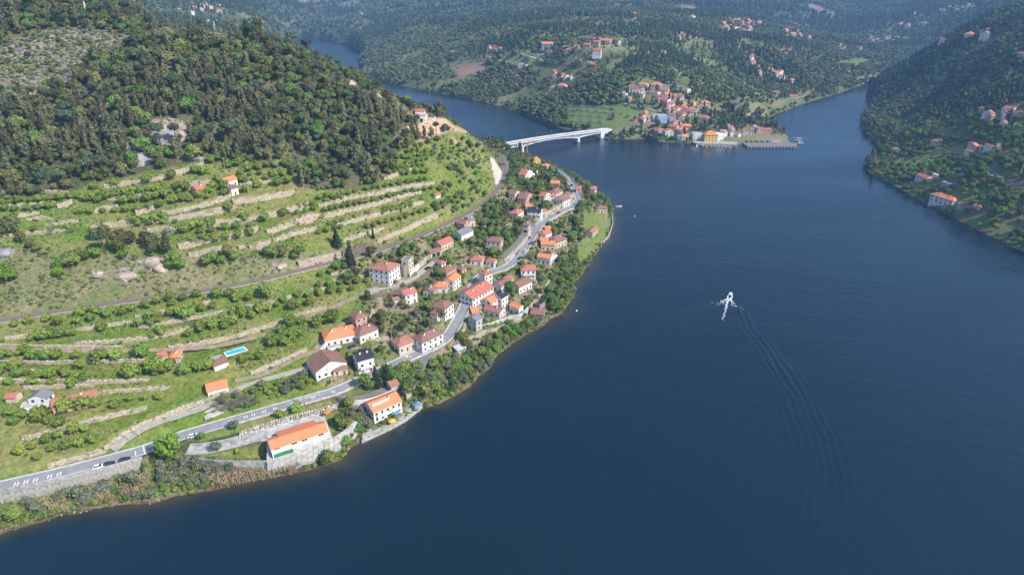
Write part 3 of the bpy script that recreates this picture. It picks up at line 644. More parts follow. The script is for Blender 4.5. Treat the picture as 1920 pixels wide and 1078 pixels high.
def cluster(n, cx, cy, sx, sy, seed, label, group, tilt=0.0, sz=(8, 12)):
    rr = random.Random(seed); out = []; pts = []; tries = 0
    while len(out) < n and tries < 4000:
        tries += 1
        x = cx + rr.uniform(-sx, sx); y = cy + rr.uniform(-sy, sy) + (x-cx)*tilt
        if any(abs(x-a) < 5.2 and abs(y-b) < 2.2 for a, b in pts): continue
        pts.append((x, y)); L = rr.uniform(*sz)
        d = L*.5*.55
        out.append((x-d, y+rr.uniform(-.5, .5), x+d, y+rr.uniform(-.5, .5), rr.uniform(8, 12), rr.uniform(3.6, 6.5), rr.choice(['gable', 'hip', 'gable']),
                    rr.choice(['red', 'orange', 'red', 'pinkroof', 'old']), rr.choice(['white', 'white', 'white', 'cream']), 'house', label, {'group': group, 'win': 0, 'small': 1}))
    return out
FAR = []
FAR += cluster(48, 1383, 46, 30, 13, 1, 'tiny white house with red roof in the dense hilltop village', 'houses of the dense hilltop village')
FAR += cluster(30, 1493, 55, 21, 14, 2, 'tiny pale house in the hamlet right of the dense hilltop village', 'houses of the hamlet right of the hilltop village')
FAR += cluster(10, 1425, 40, 22, 4, 3, 'tiny white house between the two far hilltop villages', 'houses between the two hilltop villages')
FAR += cluster(9, 1279, 27, 27, 4, 4, 'tiny white building in the straight row below the far brown field', 'buildings in a row below the far field', .12)
FAR += cluster(7, 1290, 66, 20, 5, 5, 'small red roofed house on the far ridge road', 'houses on the far ridge road')
FAR += cluster(8, 1402, 112, 18, 9, 6, 'small red roofed house in the sunny clearing on the far slope', 'houses in the clearing on the far slope')
FAR += cluster(9, 1455, 136, 34, 9, 7, 'small white house on the slope above the side river', 'houses on the slope above the side river')
FAR += cluster(18, 1700, 74, 78, 5, 8, 'tiny white house in the village strip across the far valley', 'houses of the far valley village')
FAR += cluster(10, 1770, 18, 60, 5, 9, 'tiny white house high on the hazy hillside', 'houses high on the hazy hillside', -.12)
FAR += cluster(10, 385, 14, 32, 10, 10, 'tiny house on the far hill behind the wooded crest', 'houses behind the wooded crest')
FAR += [(226,19,243,21,9,4,'gable','pinkroof','cream','large_house','long pale building on the hill behind the wooded crest',{'win':0}),
        (326,16,338,18,9,5,'hip','pinkroof','pink','large_house','pinkish house with pale roof behind the wooded crest',{'win':0}),
        (383,40,396,41,9,4,'gable','white','white','large_house','bright white building just behind the wooded crest',{'win':0}),
        (396,38,407,39,7,4,'gable','white','white','house','second bright white building just behind the wooded crest',{'win':0}),
        (745,50,750,50,8,4,'gable','red','white','house','lone white house on the wooded slope above the far river bend',{'win':0}),
        (757,77,762,77,8,4,'gable','pinkroof','white','house','white house halfway up the slope above the river bend',{'win':0}),
        (843,96,852,97,8,5,'gable','red','white','house','lone white house with red roof above the river in the scrub',{'win':0}),
        (768,16,774,16,8,4,'gable','red','white','house','tiny red roofed house near the top of the wooded slope',{'win':0}),
        (1208,50,1215,50,8,4,'gable','red','white','house','tiny house left of the far straight row',{'win':0}),]
for _i, (_n, _x, _y, _sx, _sy, _w) in enumerate([(7,1340,24,20,3,'above the dense hilltop village'),(8,1600,88,26,5,'on the slope left of the far valley village'),(6,1235,104,18,6,'below the far ridge road'),(5,930,92,16,4,'left of the ridge hamlet'),(6,1060,140,22,6,'in the woods below the ridge hamlet'),(6,1460,100,22,7,'below the hamlet right of the hilltop village'),(8,1700,44,40,5,'on the hazy slope above the far valley village'),(5,1850,58,24,7,'high on the shaded ridge'),(5,560,5,16,3,'far up the main river'),(6,700,26,24,6,'on the wooded slope left of top centre'),(6,820,9,26,4,'at the very top left of centre'),(7,1000,18,34,5,'at the top centre of the wooded slope'),(7,1150,12,30,4,'at the top right of centre'),(6,1880,222,30,12,'on the right hand hillside terraces'),(5,1850,282,30,8,'beside the brown fields on the shaded bank'),(5,1215,215,12,10,'at the left edge of the harbour village'),(8,1310,205,30,14,'on the right side of the harbour village'),(6,1190,176,22,10,'at the foot of the upper harbour village')]):
    FAR += cluster(_n, _x, _y, _sx, _sy, 40+_i, 'small pale house with reddish roof '+_w, 'small houses '+_w)
FAR += cluster(8, 650, 7, 38, 5, 12, 'tiny white house on the hazy slope above the far river', 'houses above the far river')
FAR += cluster(7, 1215, 28, 30, 12, 13, 'scattered tiny house on the far green plateau', 'scattered houses on the far plateau')
FAR += cluster(10, 1390, 245, 36, 7, 14, 'small house among trees at the right of the harbour', 'small houses right of the harbour')
FAR += cluster(14, 1262, 190, 26, 22, 15, 'small red roofed house tucked between the harbour village lanes', 'small houses between the village lanes', 0, (8, 11))
ALLH = [('near', h) for h in HOUSES] + [('mid', h) for h in HARBOUR + MIDDLE + RIGHT] + [('far', h) for h in FAR]
placed = []
def place_house(h):
    x0, y0, x1, y1, Wd, hw = h[:6]; ex = h[11]
    mx_, my_ = (x0+x1)/2, (y0+y1)/2; far_ = ex.get('small') or math.hypot(x1-x0, y1-y0) < 14
    zg = hit(mx_, my_, hw)[2]; zstart = zg
    for k in range(1 if far_ else 10):
        ax, ay = unproj(x0, y0, zg+hw); bx, by = unproj(x1, y1, zg+hw)
        L = math.hypot(bx-ax, by-ay); tx, ty = (bx-ax)/L, (by-ay)/L; nx, ny = -ty, tx
        if ny < 0 and abs(tx) > .2: nx, ny = -nx, -ny
        if 'wpt' in ex:
            qx, qy = unproj(*ex['wpt'], zg+hw); Wd2 = min(max(abs((qx-bx)*nx + (qy-by)*ny), 3.5), 14)
        else: Wd2 = Wd
        cx, cy = (ax+bx)/2 + nx*Wd2/2, (ay+by)/2 + ny*Wd2/2
        g = float(hgt(cx - nx*Wd2*.25, cy - ny*Wd2*.25)); g = max(g, 1.0)
        zg = zg*.6 + g*.4
        if abs(zg-zstart) > 8 or (x0 > 1600 and k > 1): zg = zstart; break
    if far_: zg = zstart
    if 'z' in ex:
        zg = ex['z']; ax, ay = unproj(x0, y0, zg+hw); bx, by = unproj(x1, y1, zg+hw); L = math.hypot(bx-ax, by-ay); tx, ty = (bx-ax)/L, (by-ay)/L; nx, ny = -ty, tx; cx, cy = (ax+bx)/2 + nx*Wd2*.45, (ay+by)/2 + ny*Wd2*.45
    if L > 16 and far_: L = 13.0
    if L > 34: L = 20.0
    return dict(cx=cx, cy=cy, z=zg, L=max(L, 3.0), W=Wd2, rz=math.atan2(ty, tx), h=h)
for tier, h in ALLH:
    p = place_house(h); p['tier'] = tier; placed.append(p)
for p in placed:
    if 'z' in p['h'][11]: continue
    if p['tier'] == 'near' or (p['tier'] == 'mid' and p['cy'] < 1000 and p['cx'] < 330): pad(p['cx'], p['cy'], max(p['L'], p['W'])*.5, p['z'], 3.0)
for Q, hw_, f in road_again[:2]: flatten_along(Q, hw_, f)
cut_bank()
# level ground for the swimming pool, the hall and the paved yard
POOL = [(418.7,660.5),(457,649),(464.6,655.5),(424,668.5)]
zp = hit(440, 660)[2]; pw = [unproj(x, y, zp+.35) for x, y in POOL]; pc = (sum(a[0] for a in pw)/4, sum(a[1] for a in pw)/4)
pad(pc[0], pc[1], 7.5, zp, 3)
for x, y in ((345,668),(362,668)):
    q = hit(x, y); pad(q[0], q[1], 6, q[2], 3)
# ------------------------------------------------------------------ what grows or lies where
GX, GY = project(XG, YG, ZG)
vis = np.ones(ZG.shape, bool)
sl_ = (ZG-CAM_H)/RG; run = np.maximum.accumulate(sl_, 0); vis = sl_ > run - .012
LEFT = (XG < 130) & (YG < 760) & ~((YG > 700) & (XG > 20))
_wx = (fbm(XG, YG, 16, 91)-.5)*26*np.clip(300/RG, .25, 1); _wy = (fbm(XG, YG, 16, 92)-.5)*16*np.clip(300/RG, .25, 1)
def zone_poly(P, base): return inpoly(GX+_wx, GY+_wy, P) & base
Z = np.full(ZG.shape, 6)                       # 6 = mixed far woods and fields
Z[LEFT] = 3                                    # 3 = hill forest
LV = LEFT & vis
P8 = [(0,95),(60,60),(170,55),(265,72),(225,100),(160,125),(120,170),(70,185),(0,195)]
P8b = [(270,50),(350,38),(420,50),(470,75),(430,90),(360,70),(300,75)]
P1 = [(-200,374),(0,372),(60,368),(130,358),(190,338),(300,322),(385,303),(450,308),(530,322),(560,350),(640,362),(700,350),(738,322),(745,285),(790,270),(850,245),(905,268),(925,290),(945,330),(940,360),(905,385),(800,435),(700,466),(630,485),(560,470),(340,480),(60,465),(-200,460)]
P2 = [(-200,460),(60,465),(200,475),(340,480),(560,470),(640,470),(640,492),(500,520),(400,541),(200,569),(0,600),(-200,612)]
P1b = [(-200,614),(0,602),(200,571),(400,543),(640,492),(700,470),(700,545),(660,590),(600,640),(560,700),(640,728),(400,795),(268,842),(80,885),(-200,940)]
P4 = [(560,700),(600,640),(660,590),(700,545),(640,500),(700,475),(800,440),(900,388),(945,345),(950,295),(1000,288),(1152,370),(1160,440),(1060,600),(960,660),(860,740),(640,735)]
P7 = [(-200,935),(0,915),(270,860),(350,845),(400,868),(520,875),(620,850),(650,800),(640,745),(700,700),(800,690),(850,665),(900,640),(960,600),(1010,560),(1040,520),(1060,480),(1085,470),(1150,440),(1160,470),(1080,600),(900,760),(640,900),(300,980),(-200,1060)]
LAWN = [[(340,822),(400,803),(500,778),(620,750),(625,763),(590,772),(460,808),(380,828)],[(360,852),(420,846),(500,838),(510,858),(400,862)],[(596,776),(628,764),(640,790),(615,822)],
        [(1095,400),(1145,395),(1150,430),(1120,470),(1090,500),(1080,470),(1100,440)]]
for P, z in ((P8,8),(P8b,8),(P1,1),(P2,2),(P1b,1),(P4,4),(P7,7)): Z[zone_poly(P, LV)] = z
for P in LAWN: Z[inpoly(GX, GY, P) & LV] = 11
SAND = [[(738,258),(770,240),(800,222),(830,222),(850,236),(885,252),(880,256),(850,246),(820,250),(805,262),(792,262),(785,250),(760,262),(745,275)],[(848,258),(853,258),(862,278),(858,282)],[(845,308),(851,306),(872,330),(866,330)],[(760,282),(792,262),(797,266),(770,285),(775,276)]]
for P in SAND: Z[zone_poly(P, LV)] = 5
for P in ([(283,226),(320,222),(368,240),(352,262),(312,280),(292,266)],[(236,290),(262,285),(286,300),(280,312),(245,308)],[(358,292),(378,296),(372,304),(360,302)],
          [(255,486),(310,480),(315,512),(290,508)],[(222,500),(255,503),(250,530),(228,528)],[(165,505),(200,510),(195,520),(168,520)],[(515,490),(535,492),(540,510),(522,512)],[(0,468),(22,470),(12,482),(0,480)],
          [(640,140),(665,160),(700,178),(715,196),(700,190),(660,170)],[(290,262),(270,280),(240,284),(225,272),(250,262)]): Z[zone_poly(P, LV)] = 9
Z[inpoly(GX, GY, [(919,296),(926,298),(944,328),(940,352),(931,352),(926,330)]) & LV] = 10
FARV = ~LEFT
for P in ([(1060,196),(1160,200),(1240,210),(1220,236),(1130,243),(1062,238)],[(1490,186),(1560,168),(1530,180),(1440,216),(1430,212)],[(1385,75),(1440,85),(1430,92),(1390,85)],[(1300,78),(1340,80),(1330,90),(1295,88)],[(1185,140),(1230,150),(1250,165),(1230,172)],[(960,105),(1010,122),(1060,128),(1040,140),(980,128)],[(1345,195),(1365,205),(1360,218),(1335,212)],[(1560,118),(1620,110),(1640,118),(1600,128)]): Z[zone_poly(P, FARV & vis)] = 12
for P in ([(1500,9),(1522,8),(1545,16),(1578,34),(1580,38),(1550,28),(1528,27)],[(1254,12),(1300,12),(1315,22),(1270,22)],[(1770,278),(1800,276),(1860,290),(1856,297),(1800,292)],[(1826,275),(1840,274),(1892,288),(1888,294)],[(1180,220),(1232,222),(1240,234),(1190,232)],[(1068,72),(1120,70),(1160,76),(1130,79),(1070,78)],[(1330,208),(1352,206),(1374,216),(1348,220),(1332,219)],
          [(845,125),(905,118),(920,130),(860,145)],[(1122,246),(1170,244),(1185,250),(1130,258)],[(1400,244),(1450,244),(1460,256),(1420,254)],[(1690,178),(1740,176),(1745,182),(1700,184)]): Z[zone_poly(P, FARV & vis)] = 13
Z[(XG > 330) & ~LEFT & (GX > 1640) & (YG < 1000) & (GY > 220) & (Z == 6)] = 14   # gardens on the shaded bank
nz = fbm(XG, YG, 60, 31); nz2 = fbm(XG, YG, 12, 33); nz3 = fbm(XG, YG, 260, 35)
COL = np.zeros(ZG.shape + (3,))
def setc(mask, a, b, n):
    n = np.clip((n-.35)/.3, 0, 1)[..., None]; c = np.array(a)*(1-n) + np.array(b)*n; COL[mask] = c[mask]
setc(Z == 6, (.10, .125, .045), (.21, .22, .10), nz)
setc(Z == 3, (.085, .095, .040), (.17, .155, .08), nz)
setc(Z == 1, (.115, .185, .026), (.215, .220, .070), nz*.4+nz2*.6)
setc(Z == 2, (.13, .165, .05), (.25, .22, .12), nz*.5+nz2*.5)
setc(Z == 4, (.125, .155, .045), (.27, .215, .14), nz2)
setc(Z == 5, (.55, .39, .24), (.40, .28, .17), nz2)
setc(Z == 7, (.115, .145, .045), (.22, .20, .10), nz2)
setc(Z == 8, (.19, .17, .12), (.30, .27, .21), nz2)
setc(Z == 9, (.42, .33, .25), (.26, .22, .19), nz2)
setc(Z == 10, (.66, .62, .55), (.52, .47, .40), nz2)
setc(Z == 11, (.135, .20, .045), (.18, .20, .06), nz2)
setc(Z == 12, (.13, .20, .05), (.18, .19, .08), nz)
setc(Z == 13, (.33, .23, .16), (.27, .19, .13), nz)
setc(Z == 14, (.12, .18, .045), (.21, .20, .09), nz2)
# bare earth and mud at the water's edge
e = np.exp(-np.abs(dS)/np.where(RG > 650, 3.0, 1.6))[..., None]*np.where(ZG[..., None] < 2.5, 1, .3)
e = e*np.where(RG > 650, .45, 1)[..., None]; COL = COL*(1-e*.8) + np.array((.15, .105, .07))*e*.8
COL[inw] = (.12, .085, .045)
def vcol_mat(name, fine=.55, mott=.5, bump=.6, mid=.09):
    m, t, b = mat_base(name)
    at = N(t, 'ShaderNodeAttribute'); at.attribute_name = 'Col'
    tc = N(t, 'ShaderNodeTexCoord')
    n1 = N(t, 'ShaderNodeTexNoise'); n1.inputs['Scale'].default_value = fine; n1.inputs['Detail'].default_value = 8; n1.inputs['Roughness'].default_value = .7
    n2 = N(t, 'ShaderNodeTexNoise'); n2.inputs['Scale'].default_value = mid; n2.inputs['Detail'].default_value = 7; n2.inputs['Roughness'].default_value = .65
    for n_ in (n1, n2): t.links.new(tc.outputs['Object'], n_.inputs[0])
    r1 = N(t, 'ShaderNodeMapRange'); r1.inputs[1].default_value = .3; r1.inputs[2].default_value = .7; r1.inputs[3].default_value = 1-mott; r1.inputs[4].default_value = 1+mott
    t.links.new(n1.outputs[0], r1.inputs[0])
    mm = N(t, 'ShaderNodeMix', data_type='RGBA', blend_type='MULTIPLY'); mm.inputs[0].default_value = 1
    t.links.new(at.outputs['Color'], mm.inputs[6]); t.links.new(r1.outputs[0], mm.inputs[7])
    hs = N(t, 'ShaderNodeHueSaturation')
    r2 = N(t, 'ShaderNodeMapRange'); r2.inputs[1].default_value = .3; r2.inputs[2].default_value = .7; r2.inputs[3].default_value = .465; r2.inputs[4].default_value = .52
    t.links.new(n2.outputs[0], r2.inputs[0]); t.links.new(r2.outputs[0], hs.inputs['Hue'])
    t.links.new(mm.outputs[2], hs.inputs['Color']); t.links.new(hs.outputs[0], b.inputs['Base Color'])
    b.inputs['Roughness'].default_value = .95; b.inputs['Specular IOR Level'].default_value = .1
    bp = N(t, 'ShaderNodeBump'); bp.inputs['Strength'].default_value = bump; bp.inputs['Distance'].default_value = .5
    t.links.new(n1.outputs[0], bp.inputs['Height']); t.links.new(bp.outputs[0], b.inputs['Normal'])
    return m
def grid_mesh(name, X, Y, Zv, col, mat, i0=0, i1=None, smooth=True):
    nr, na = X.shape; me = bpy.data.meshes.new(name)
    co = np.stack([X, Y, Zv], -1).reshape(-1, 3).astype(np.float32)
    me.vertices.add(nr*na); me.vertices.foreach_set('co', co.ravel())
    ii, jj = np.meshgrid(np.arange(nr-1), np.arange(na-1), indexing='ij'); a = (ii*na + jj).ravel()
    q = np.stack([a, a+na, a+na+1, a+1], 1).astype(np.int32)[:, ::-1]
    # keep counter-clockwise seen from above
    me.loops.add(q.size); me.loops.foreach_set('vertex_index', q.ravel())
    me.polygons.add(len(q)); me.polygons.foreach_set('loop_start', np.arange(0, q.size, 4, dtype=np.int32)); me.polygons.foreach_set('loop_total', np.full(len(q), 4, np.int32))
    me.polygons.foreach_set('use_smooth', np.full(len(q), smooth))
    me.update(calc_edges=True)
    if col is not None:
        ca = me.color_attributes.new('Col', 'FLOAT_COLOR', 'POINT'); c4 = np.ones((nr*na, 4), np.float32); c4[:, :3] = col.reshape(-1, 3)
        ca.data.foreach_set('color', c4.ravel())
    me.materials.append(mat); return link(bpy.data.objects.new(name, me))
g = grid_mesh('ground', XG, YG, ZG, COL, vcol_mat('ground_earth_and_grass'))
props(g, kind='structure', label='steep terraced valley ground of grass, scrub and earth')
# ------------------------------------------------------------------ river
def water_mat():
    m, t, b = mat_base('river_water')
    at = N(t, 'ShaderNodeAttribute'); at.attribute_name = 'Col'
    t.links.new(at.outputs['Color'], b.inputs['Base Color'])
    b.inputs['Roughness'].default_value = .16; b.inputs['IOR'].default_value = 1.333
    tc = N(t, 'ShaderNodeTexCoord'); mp = N(t, 'ShaderNodeMapping'); mp.inputs['Rotation'].default_value = (0, 0, .5); mp.inputs['Scale'].default_value = (.5, 1, 1)
    t.links.new(tc.outputs['Object'], mp.inputs[0])
    acc = None
    for sc, wgt in ((.75, .75), (.22, 1.2), (.03, 3.0)):
        n = N(t, 'ShaderNodeTexNoise'); n.inputs['Scale'].default_value = sc; n.inputs['Detail'].default_value = 3; t.links.new(mp.outputs[0], n.inputs[0])
        mu = N(t, 'ShaderNodeMath', operation='MULTIPLY'); mu.inputs[1].default_value = wgt; t.links.new(n.outputs[0], mu.inputs[0])
        if acc is None: acc = mu.outputs[0]
        else:
            ad = N(t, 'ShaderNodeMath', operation='ADD'); t.links.new(acc, ad.inputs[0]); t.links.new(mu.outputs[0], ad.inputs[1]); acc = ad.outputs[0]
    pn = N(t, 'ShaderNodeTexNoise'); pn.inputs['Scale'].default_value = .006; pn.inputs['Detail'].default_value = 4; pn.inputs['Distortion'].default_value = .6; t.links.new(mp.outputs[0], pn.inputs[0])
    pr_ = N(t, 'ShaderNodeMapRange'); pr_.inputs[1].default_value = .35; pr_.inputs[2].default_value = .68; pr_.inputs[3].default_value = .12; pr_.inputs[4].default_value = .36; t.links.new(pn.outputs[0], pr_.inputs[0])
    rr_ = N(t, 'ShaderNodeMapRange'); rr_.inputs[1].default_value = .35; rr_.inputs[2].default_value = .68; rr_.inputs[3].default_value = .10; rr_.inputs[4].default_value = .24; t.links.new(pn.outputs[0], rr_.inputs[0]); t.links.new(rr_.outputs[0], b.inputs['Roughness'])
    bp = N(t, 'ShaderNodeBump'); bp.inputs['Strength'].default_value = 1.0; t.links.new(pr_.outputs[0], bp.inputs['Distance'])
    t.links.new(acc, bp.inputs['Height']); t.links.new(bp.outputs[0], b.inputs['Normal'])
    return m
M['water'] = water_mat()
azw = np.radians(np.arange(-70, 70.1, .28)); rw = np.concatenate([[1, 40, 80], 110*np.exp(np.arange(0, math.log(3800/110), .010))])
RW, AW = np.meshgrid(rw, azw, indexing='ij'); XW = RW*np.sin(AW); YW = RW*np.cos(AW)
dW, _, _ = seg_dist(XW, YW, np.array(shore_world_near))
# wake of the speed boat: two arms of steep short waves
BX, BY = unproj(1369, 556, 0)
arms = []
def wake_arm(pts): return resample([(*unproj(x, y, 0), 0) for x, y in pts], 2.0)
ARM_R = wake_arm([(1374,566),(1382,580),(1392,600),(1402,622),(1430,660),(1460,705),(1490,760),(1510,820),(1522,880),(1518,950),(1495,1010)])
ARM_L = wake_arm([(1362,568),(1345,574),(1322,582),(1290,598),(1250,625),(1200,655),(1140,690),(1080,730)])
HW = np.zeros(XW.shape)
wfine = None
_sw = (2.5+10*np.clip(fbm(XW, YW, 30, 55)-.35, 0, 1)); shal = np.exp(-dW/_sw)[..., None]*.8
sh2, _, _ = seg_dist(XW, YW, np.array(up0(SHORE_MID)))
base = np.array((.005, .0185, .031)); CW = base*(1-shal) + np.array((.085, .070, .028))*shal
CW = CW*(1 + .25*(fbm(XW, YW, 150, 51)[..., None]-.5))
wobj = grid_mesh('river_water', XW, YW, HW, CW, M['water']); props(wobj, kind='structure', label='wide dark blue river with fine ripples')
# wake as its own finely divided sheets of real waves
def wake_mesh(name, Q, label, lanes, w0, w1, amp, off_sign):
    n = len(Q); L = np.arange(n)*2.0; t = np.gradient(Q[:, :2], axis=0); t /= np.hypot(*t.T)[:, None]; nn = np.stack([-t[:, 1], t[:, 0]], 1)
    m = 56; u = np.linspace(0, 1, m); X = np.zeros((n, m)); Y = np.zeros((n, m)); H = np.zeros((n, m))
    for i in range(n):
        wid = w0 + (w1-w0)*i/n; s = (u-.25)*wid*off_sign
        X[i] = Q[i, 0]+nn[i, 0]*s; Y[i] = Q[i, 1]+nn[i, 1]*s
        env = np.clip(1-np.abs((u-.38)/.5)**2, 0, 1)**1.2
        a = amp*min(1, i/6)*(1-.75*i/n)
        wob = vnoise(np.full(m, L[i]), s, 9.0, 71)-.5
        H[i] = .008 + a*env*(.5+.5*np.sin(2*np.pi*(s/3.6 + .12*wob*6)))*(.35+1.1*vnoise(L[i]+0*s, s*3, 13, 72))
    o = grid_mesh(name, X, Y, H, np.broadcast_to(np.array((.005, .0185, .031)), X.shape+(3,)), M['water'])
    props(o, label=label, kind='stuff', cat=None); return o
wake_mesh('wake_waves', ARM_R, 'right arm of the boat wake trailing down the river', 5, 7, 44, .36, 1)
wake_mesh('wake_waves', ARM_L, 'left arm of the boat wake spreading towards the near bank', 5, 7, 34, .17, -1)
# ------------------------------------------------------------------ roads, railway, walls
def ribbon(name, Q, half, mat, up=.06, thick=.35, off=0.0, parent=None, mb=None, build=True, jag=0):
    b = mb or MB(); n = len(Q); t = np.gradient(Q[:, :2], axis=0); t /= np.hypot(*t.T)[:, None]+1e-9; nn = np.stack([-t[:, 1], t[:, 0]], 1); vs = []
    for i in range(n):
        h1 = half; c = Q[i, :2] + nn[i]*off; z = Q[i, 2] + up
        j = random.uniform(-jag, jag)
        for s, zz in ((-h1-j, z), (h1+j, z), (h1+j, z-thick), (-h1-j, z-thick)): vs.append((c[0]+nn[i, 0]*s, c[1]+nn[i, 1]*s, zz))
    fs = []
    for i in range(n-1):
        a = i*4; c = a+4
        fs += [(a, a+1, c+1, c)[::-1], (a+1, a+2, c+2, c+1)[::-1], (a+3, a, c, c+3)[::-1]]
    b.add(vs, fs, mat)
    if build: return b.build(name, parent)
road_o = ribbon('main_road', roadQ, 3.1, M['asphalt'], up=-.05); props(road_o, kind='structure', label='grey asphalt road winding along the river bank')
rm = MB()
for s in (-2.85, 2.85): ribbon('', roadQ, .13, M['paint'], up=-.038, thick=.01, off=s, mb=rm, build=False)
def road_pt(px, py, z=8.0):
    x, y = unproj(px, py, z); i = int(np.argmin(np.hypot(roadQ[:, 0]-x, roadQ[:, 1]-y))); return i
def bars(i, offs, length, wid, lane):
    t = roadQ[min(i+1, len(roadQ)-1), :2] - roadQ[max(i-1, 0), :2]; t = t/np.hypot(*t); nn = np.array((-t[1], t[0])); z = roadQ[i, 2]-.035
    for o in offs:
        c = roadQ[i, :2] + t*o + nn*lane; rm.box(-wid/2, wid/2, -length/2, length/2, z-.01, z+.003, M['paint'], math.atan2(t[1], t[0]), (c[0], c[1]))
for px, py in ((28,905),(50,901),(69,897),(89,893),(109,888)): bars(road_pt(px, py), (-.5, .5), 2.2, .42, -.9)
bars(road_pt(268, 844), (0,), 5.6, .4, 0); bars(road_pt(257, 846), (0,), 2.6, .4, -.7)
for px, py, z in ((430,789,8),(461,778,8),(477,774,8),(493,770,8),(516,764,8),(548,757,8),(584,746,8.6),(626,734,8.8),(770,669,10.3)): bars(road_pt(px, py, z), (-.5, .5), 2.0, .36, 0)
bars(road_pt(733,686,10), (0,), 2.4, 2.6, 1.6); bars(road_pt(768,672,10), (0,), 1.0, 2.0, 1.2)
for k in range(30, 60, 2):
    pass
props(rm.build('road_markings'), kind='structure', label='white painted edge lines and bars on the asphalt road')
kb = MB(); ribbon('', roadQ, .14, M['pale'], up=.08, thick=.4, off=3.3, mb=kb, build=False)
props(kb.build('road_kerb'), kind='structure', label='pale kerb along the hill side of the road')
pv = MB(); ribbon('', roadQ[60:], .12, M['pale'], up=.75, thick=1.3, off=-3.35, mb=pv, build=False)
o = pv.build('road_parapet'); props(o, 'low pale parapet wall along the river side of the road', 'parapet')
for k, Q in laneQ.items():
    wd, mt = LANES[k][1:]
    props(ribbon(k, Q, wd/2, M[mt], up=.02 if k != 'hall_yard' else .0, jag=.25 if mt in ('dirt', 'gravel') else 0), kind='structure', label='narrow ' + k.replace('_', ' ') + ' surface of ' + {'asphalt2': 'worn asphalt', 'gravel': 'pale gravel', 'dirt': 'bare earth', 'pale': 'pale concrete', 'concrete': 'grey concrete'}[mt])
# car bay beside the road
bay = [(738,697,9.6),(760,700,9.6),(785,692,10),(806,675,10.6),(812,661,10.8),(800,656,10.8),(770,672,10.2)]
bw = [(*unproj(x, y, z), z) for x, y, z in bay]; bcx = sum(p[0] for p in bw)/7; bcy = sum(p[1] for p in bw)/7
b = MB(); k = len(bw); b.add([(x, y, z-.08) for x, y, z in bw] + [(x, y, z-3.5) for x, y, z in bw], [tuple(range(k))] + [(i, k+i, k+(i+1) % k, (i+1) % k) for i in range(k)], M['asphalt2'])
props(b.build('parking_bay'), kind='structure', label='asphalt lay-by beside the road')
rb = ribbon('railway', railQ, 2.3, M['ballast'], up=-.05, thick=.6); props(rb, kind='structure', label='single track railway on brown ballast along the hillside')
for s in (-.75, .75): ribbon('rail', railQ, .06, M['rail'], up=.16, thick=.18, off=s, parent=rb)
sb = MB()
for i in range(0, len(railQ)-1):
    for f in (0, .33, .66):
        q = railQ[i]*(1-f) + railQ[i+1]*f; t = railQ[i+1]-railQ[i]
        sb.box(-.13, .13, -1.25, 1.25, q[2]-.1, q[2]+.0, M['wood'], math.atan2(t[1], t[0]), (q[0], q[1]))
o = sb.build('sleepers', rb); o['kind'] = 'stuff'
pl = MB(); ribbon('', railQ, .2, M['gravel'], up=.1, thick=1.0, off=-3.0, mb=pl, build=False)
props(pl.build('railway_kerb_wall'), 'low pale edge wall on the downhill side of the railway', 'wall')
def wall_obj(Q, h, mat, label, name='terrace_wall', th=.5, group=None, cap=.12):
    b = MB(); n = len(Q); t = np.gradient(Q[:, :2], axis=0); t /= np.hypot(*t.T)[:, None]+1e-9; nn = np.stack([-t[:, 1], t[:, 0]], 1)
    sub = 3; vs = []; rows = 5
    Qs = np.stack([np.interp(np.arange(0, n-1+1e-6, 1/sub), np.arange(n), Q[:, k]) for k in range(3)], 1); ns = np.stack([np.interp(np.arange(0, n-1+1e-6, 1/sub), np.arange(n), nn[:, k]) for k in range(2)], 1)
    m = len(Qs); zg = hgt(Qs[:, 0], Qs[:, 1]); zlo = np.minimum(hgt(Qs[:, 0]+ns[:, 0]*1.6, Qs[:, 1]+ns[:, 1]*1.6), hgt(Qs[:, 0]-ns[:, 0]*1.6, Qs[:, 1]-ns[:, 1]*1.6))
    zhi = np.maximum(hgt(Qs[:, 0]+ns[:, 0]*1.6, Qs[:, 1]+ns[:, 1]*1.6), hgt(Qs[:, 0]-ns[:, 0]*1.6, Qs[:, 1]-ns[:, 1]*1.6))
    hgt_top = zhi
    for i in range(m):
        e = 1.0; top = max(zhi[i]*.0 + hgt_top[i] + cap, zlo[i]+h*1.05*e) + random.uniform(-.12, .10); bot = zlo[i]-.8
        for k in range(rows):
            z = bot + (top-bot)*k/(rows-1)
            for s in (-1, 1): vs.append((Qs[i, 0]+ns[i, 0]*s*(th/2+random.uniform(-.06, .06)), Qs[i, 1]+ns[i, 1]*s*(th/2+random.uniform(-.06, .06)), z))
    fs = []
    R2 = rows*2
    for i in range(m-1):
        a = i*R2; c = a+R2
        for k in range(rows-1):
            p = k*2; fs += [(a+p, c+p, c+p+2, a+p+2), (a+p+1, a+p+3, c+p+3, c+p+1)]
        p = (rows-1)*2; fs.append((a+p, c+p, c+p+1, a+p+1))
    for a in (0, (m-1)*R2):
        for k in range(rows-1): p = a+k*2; fs.append((p, p+1, p+3, p+2))
    b.add(vs, fs, mat); o = b.build(name); props(o, label, 'wall', group); return o
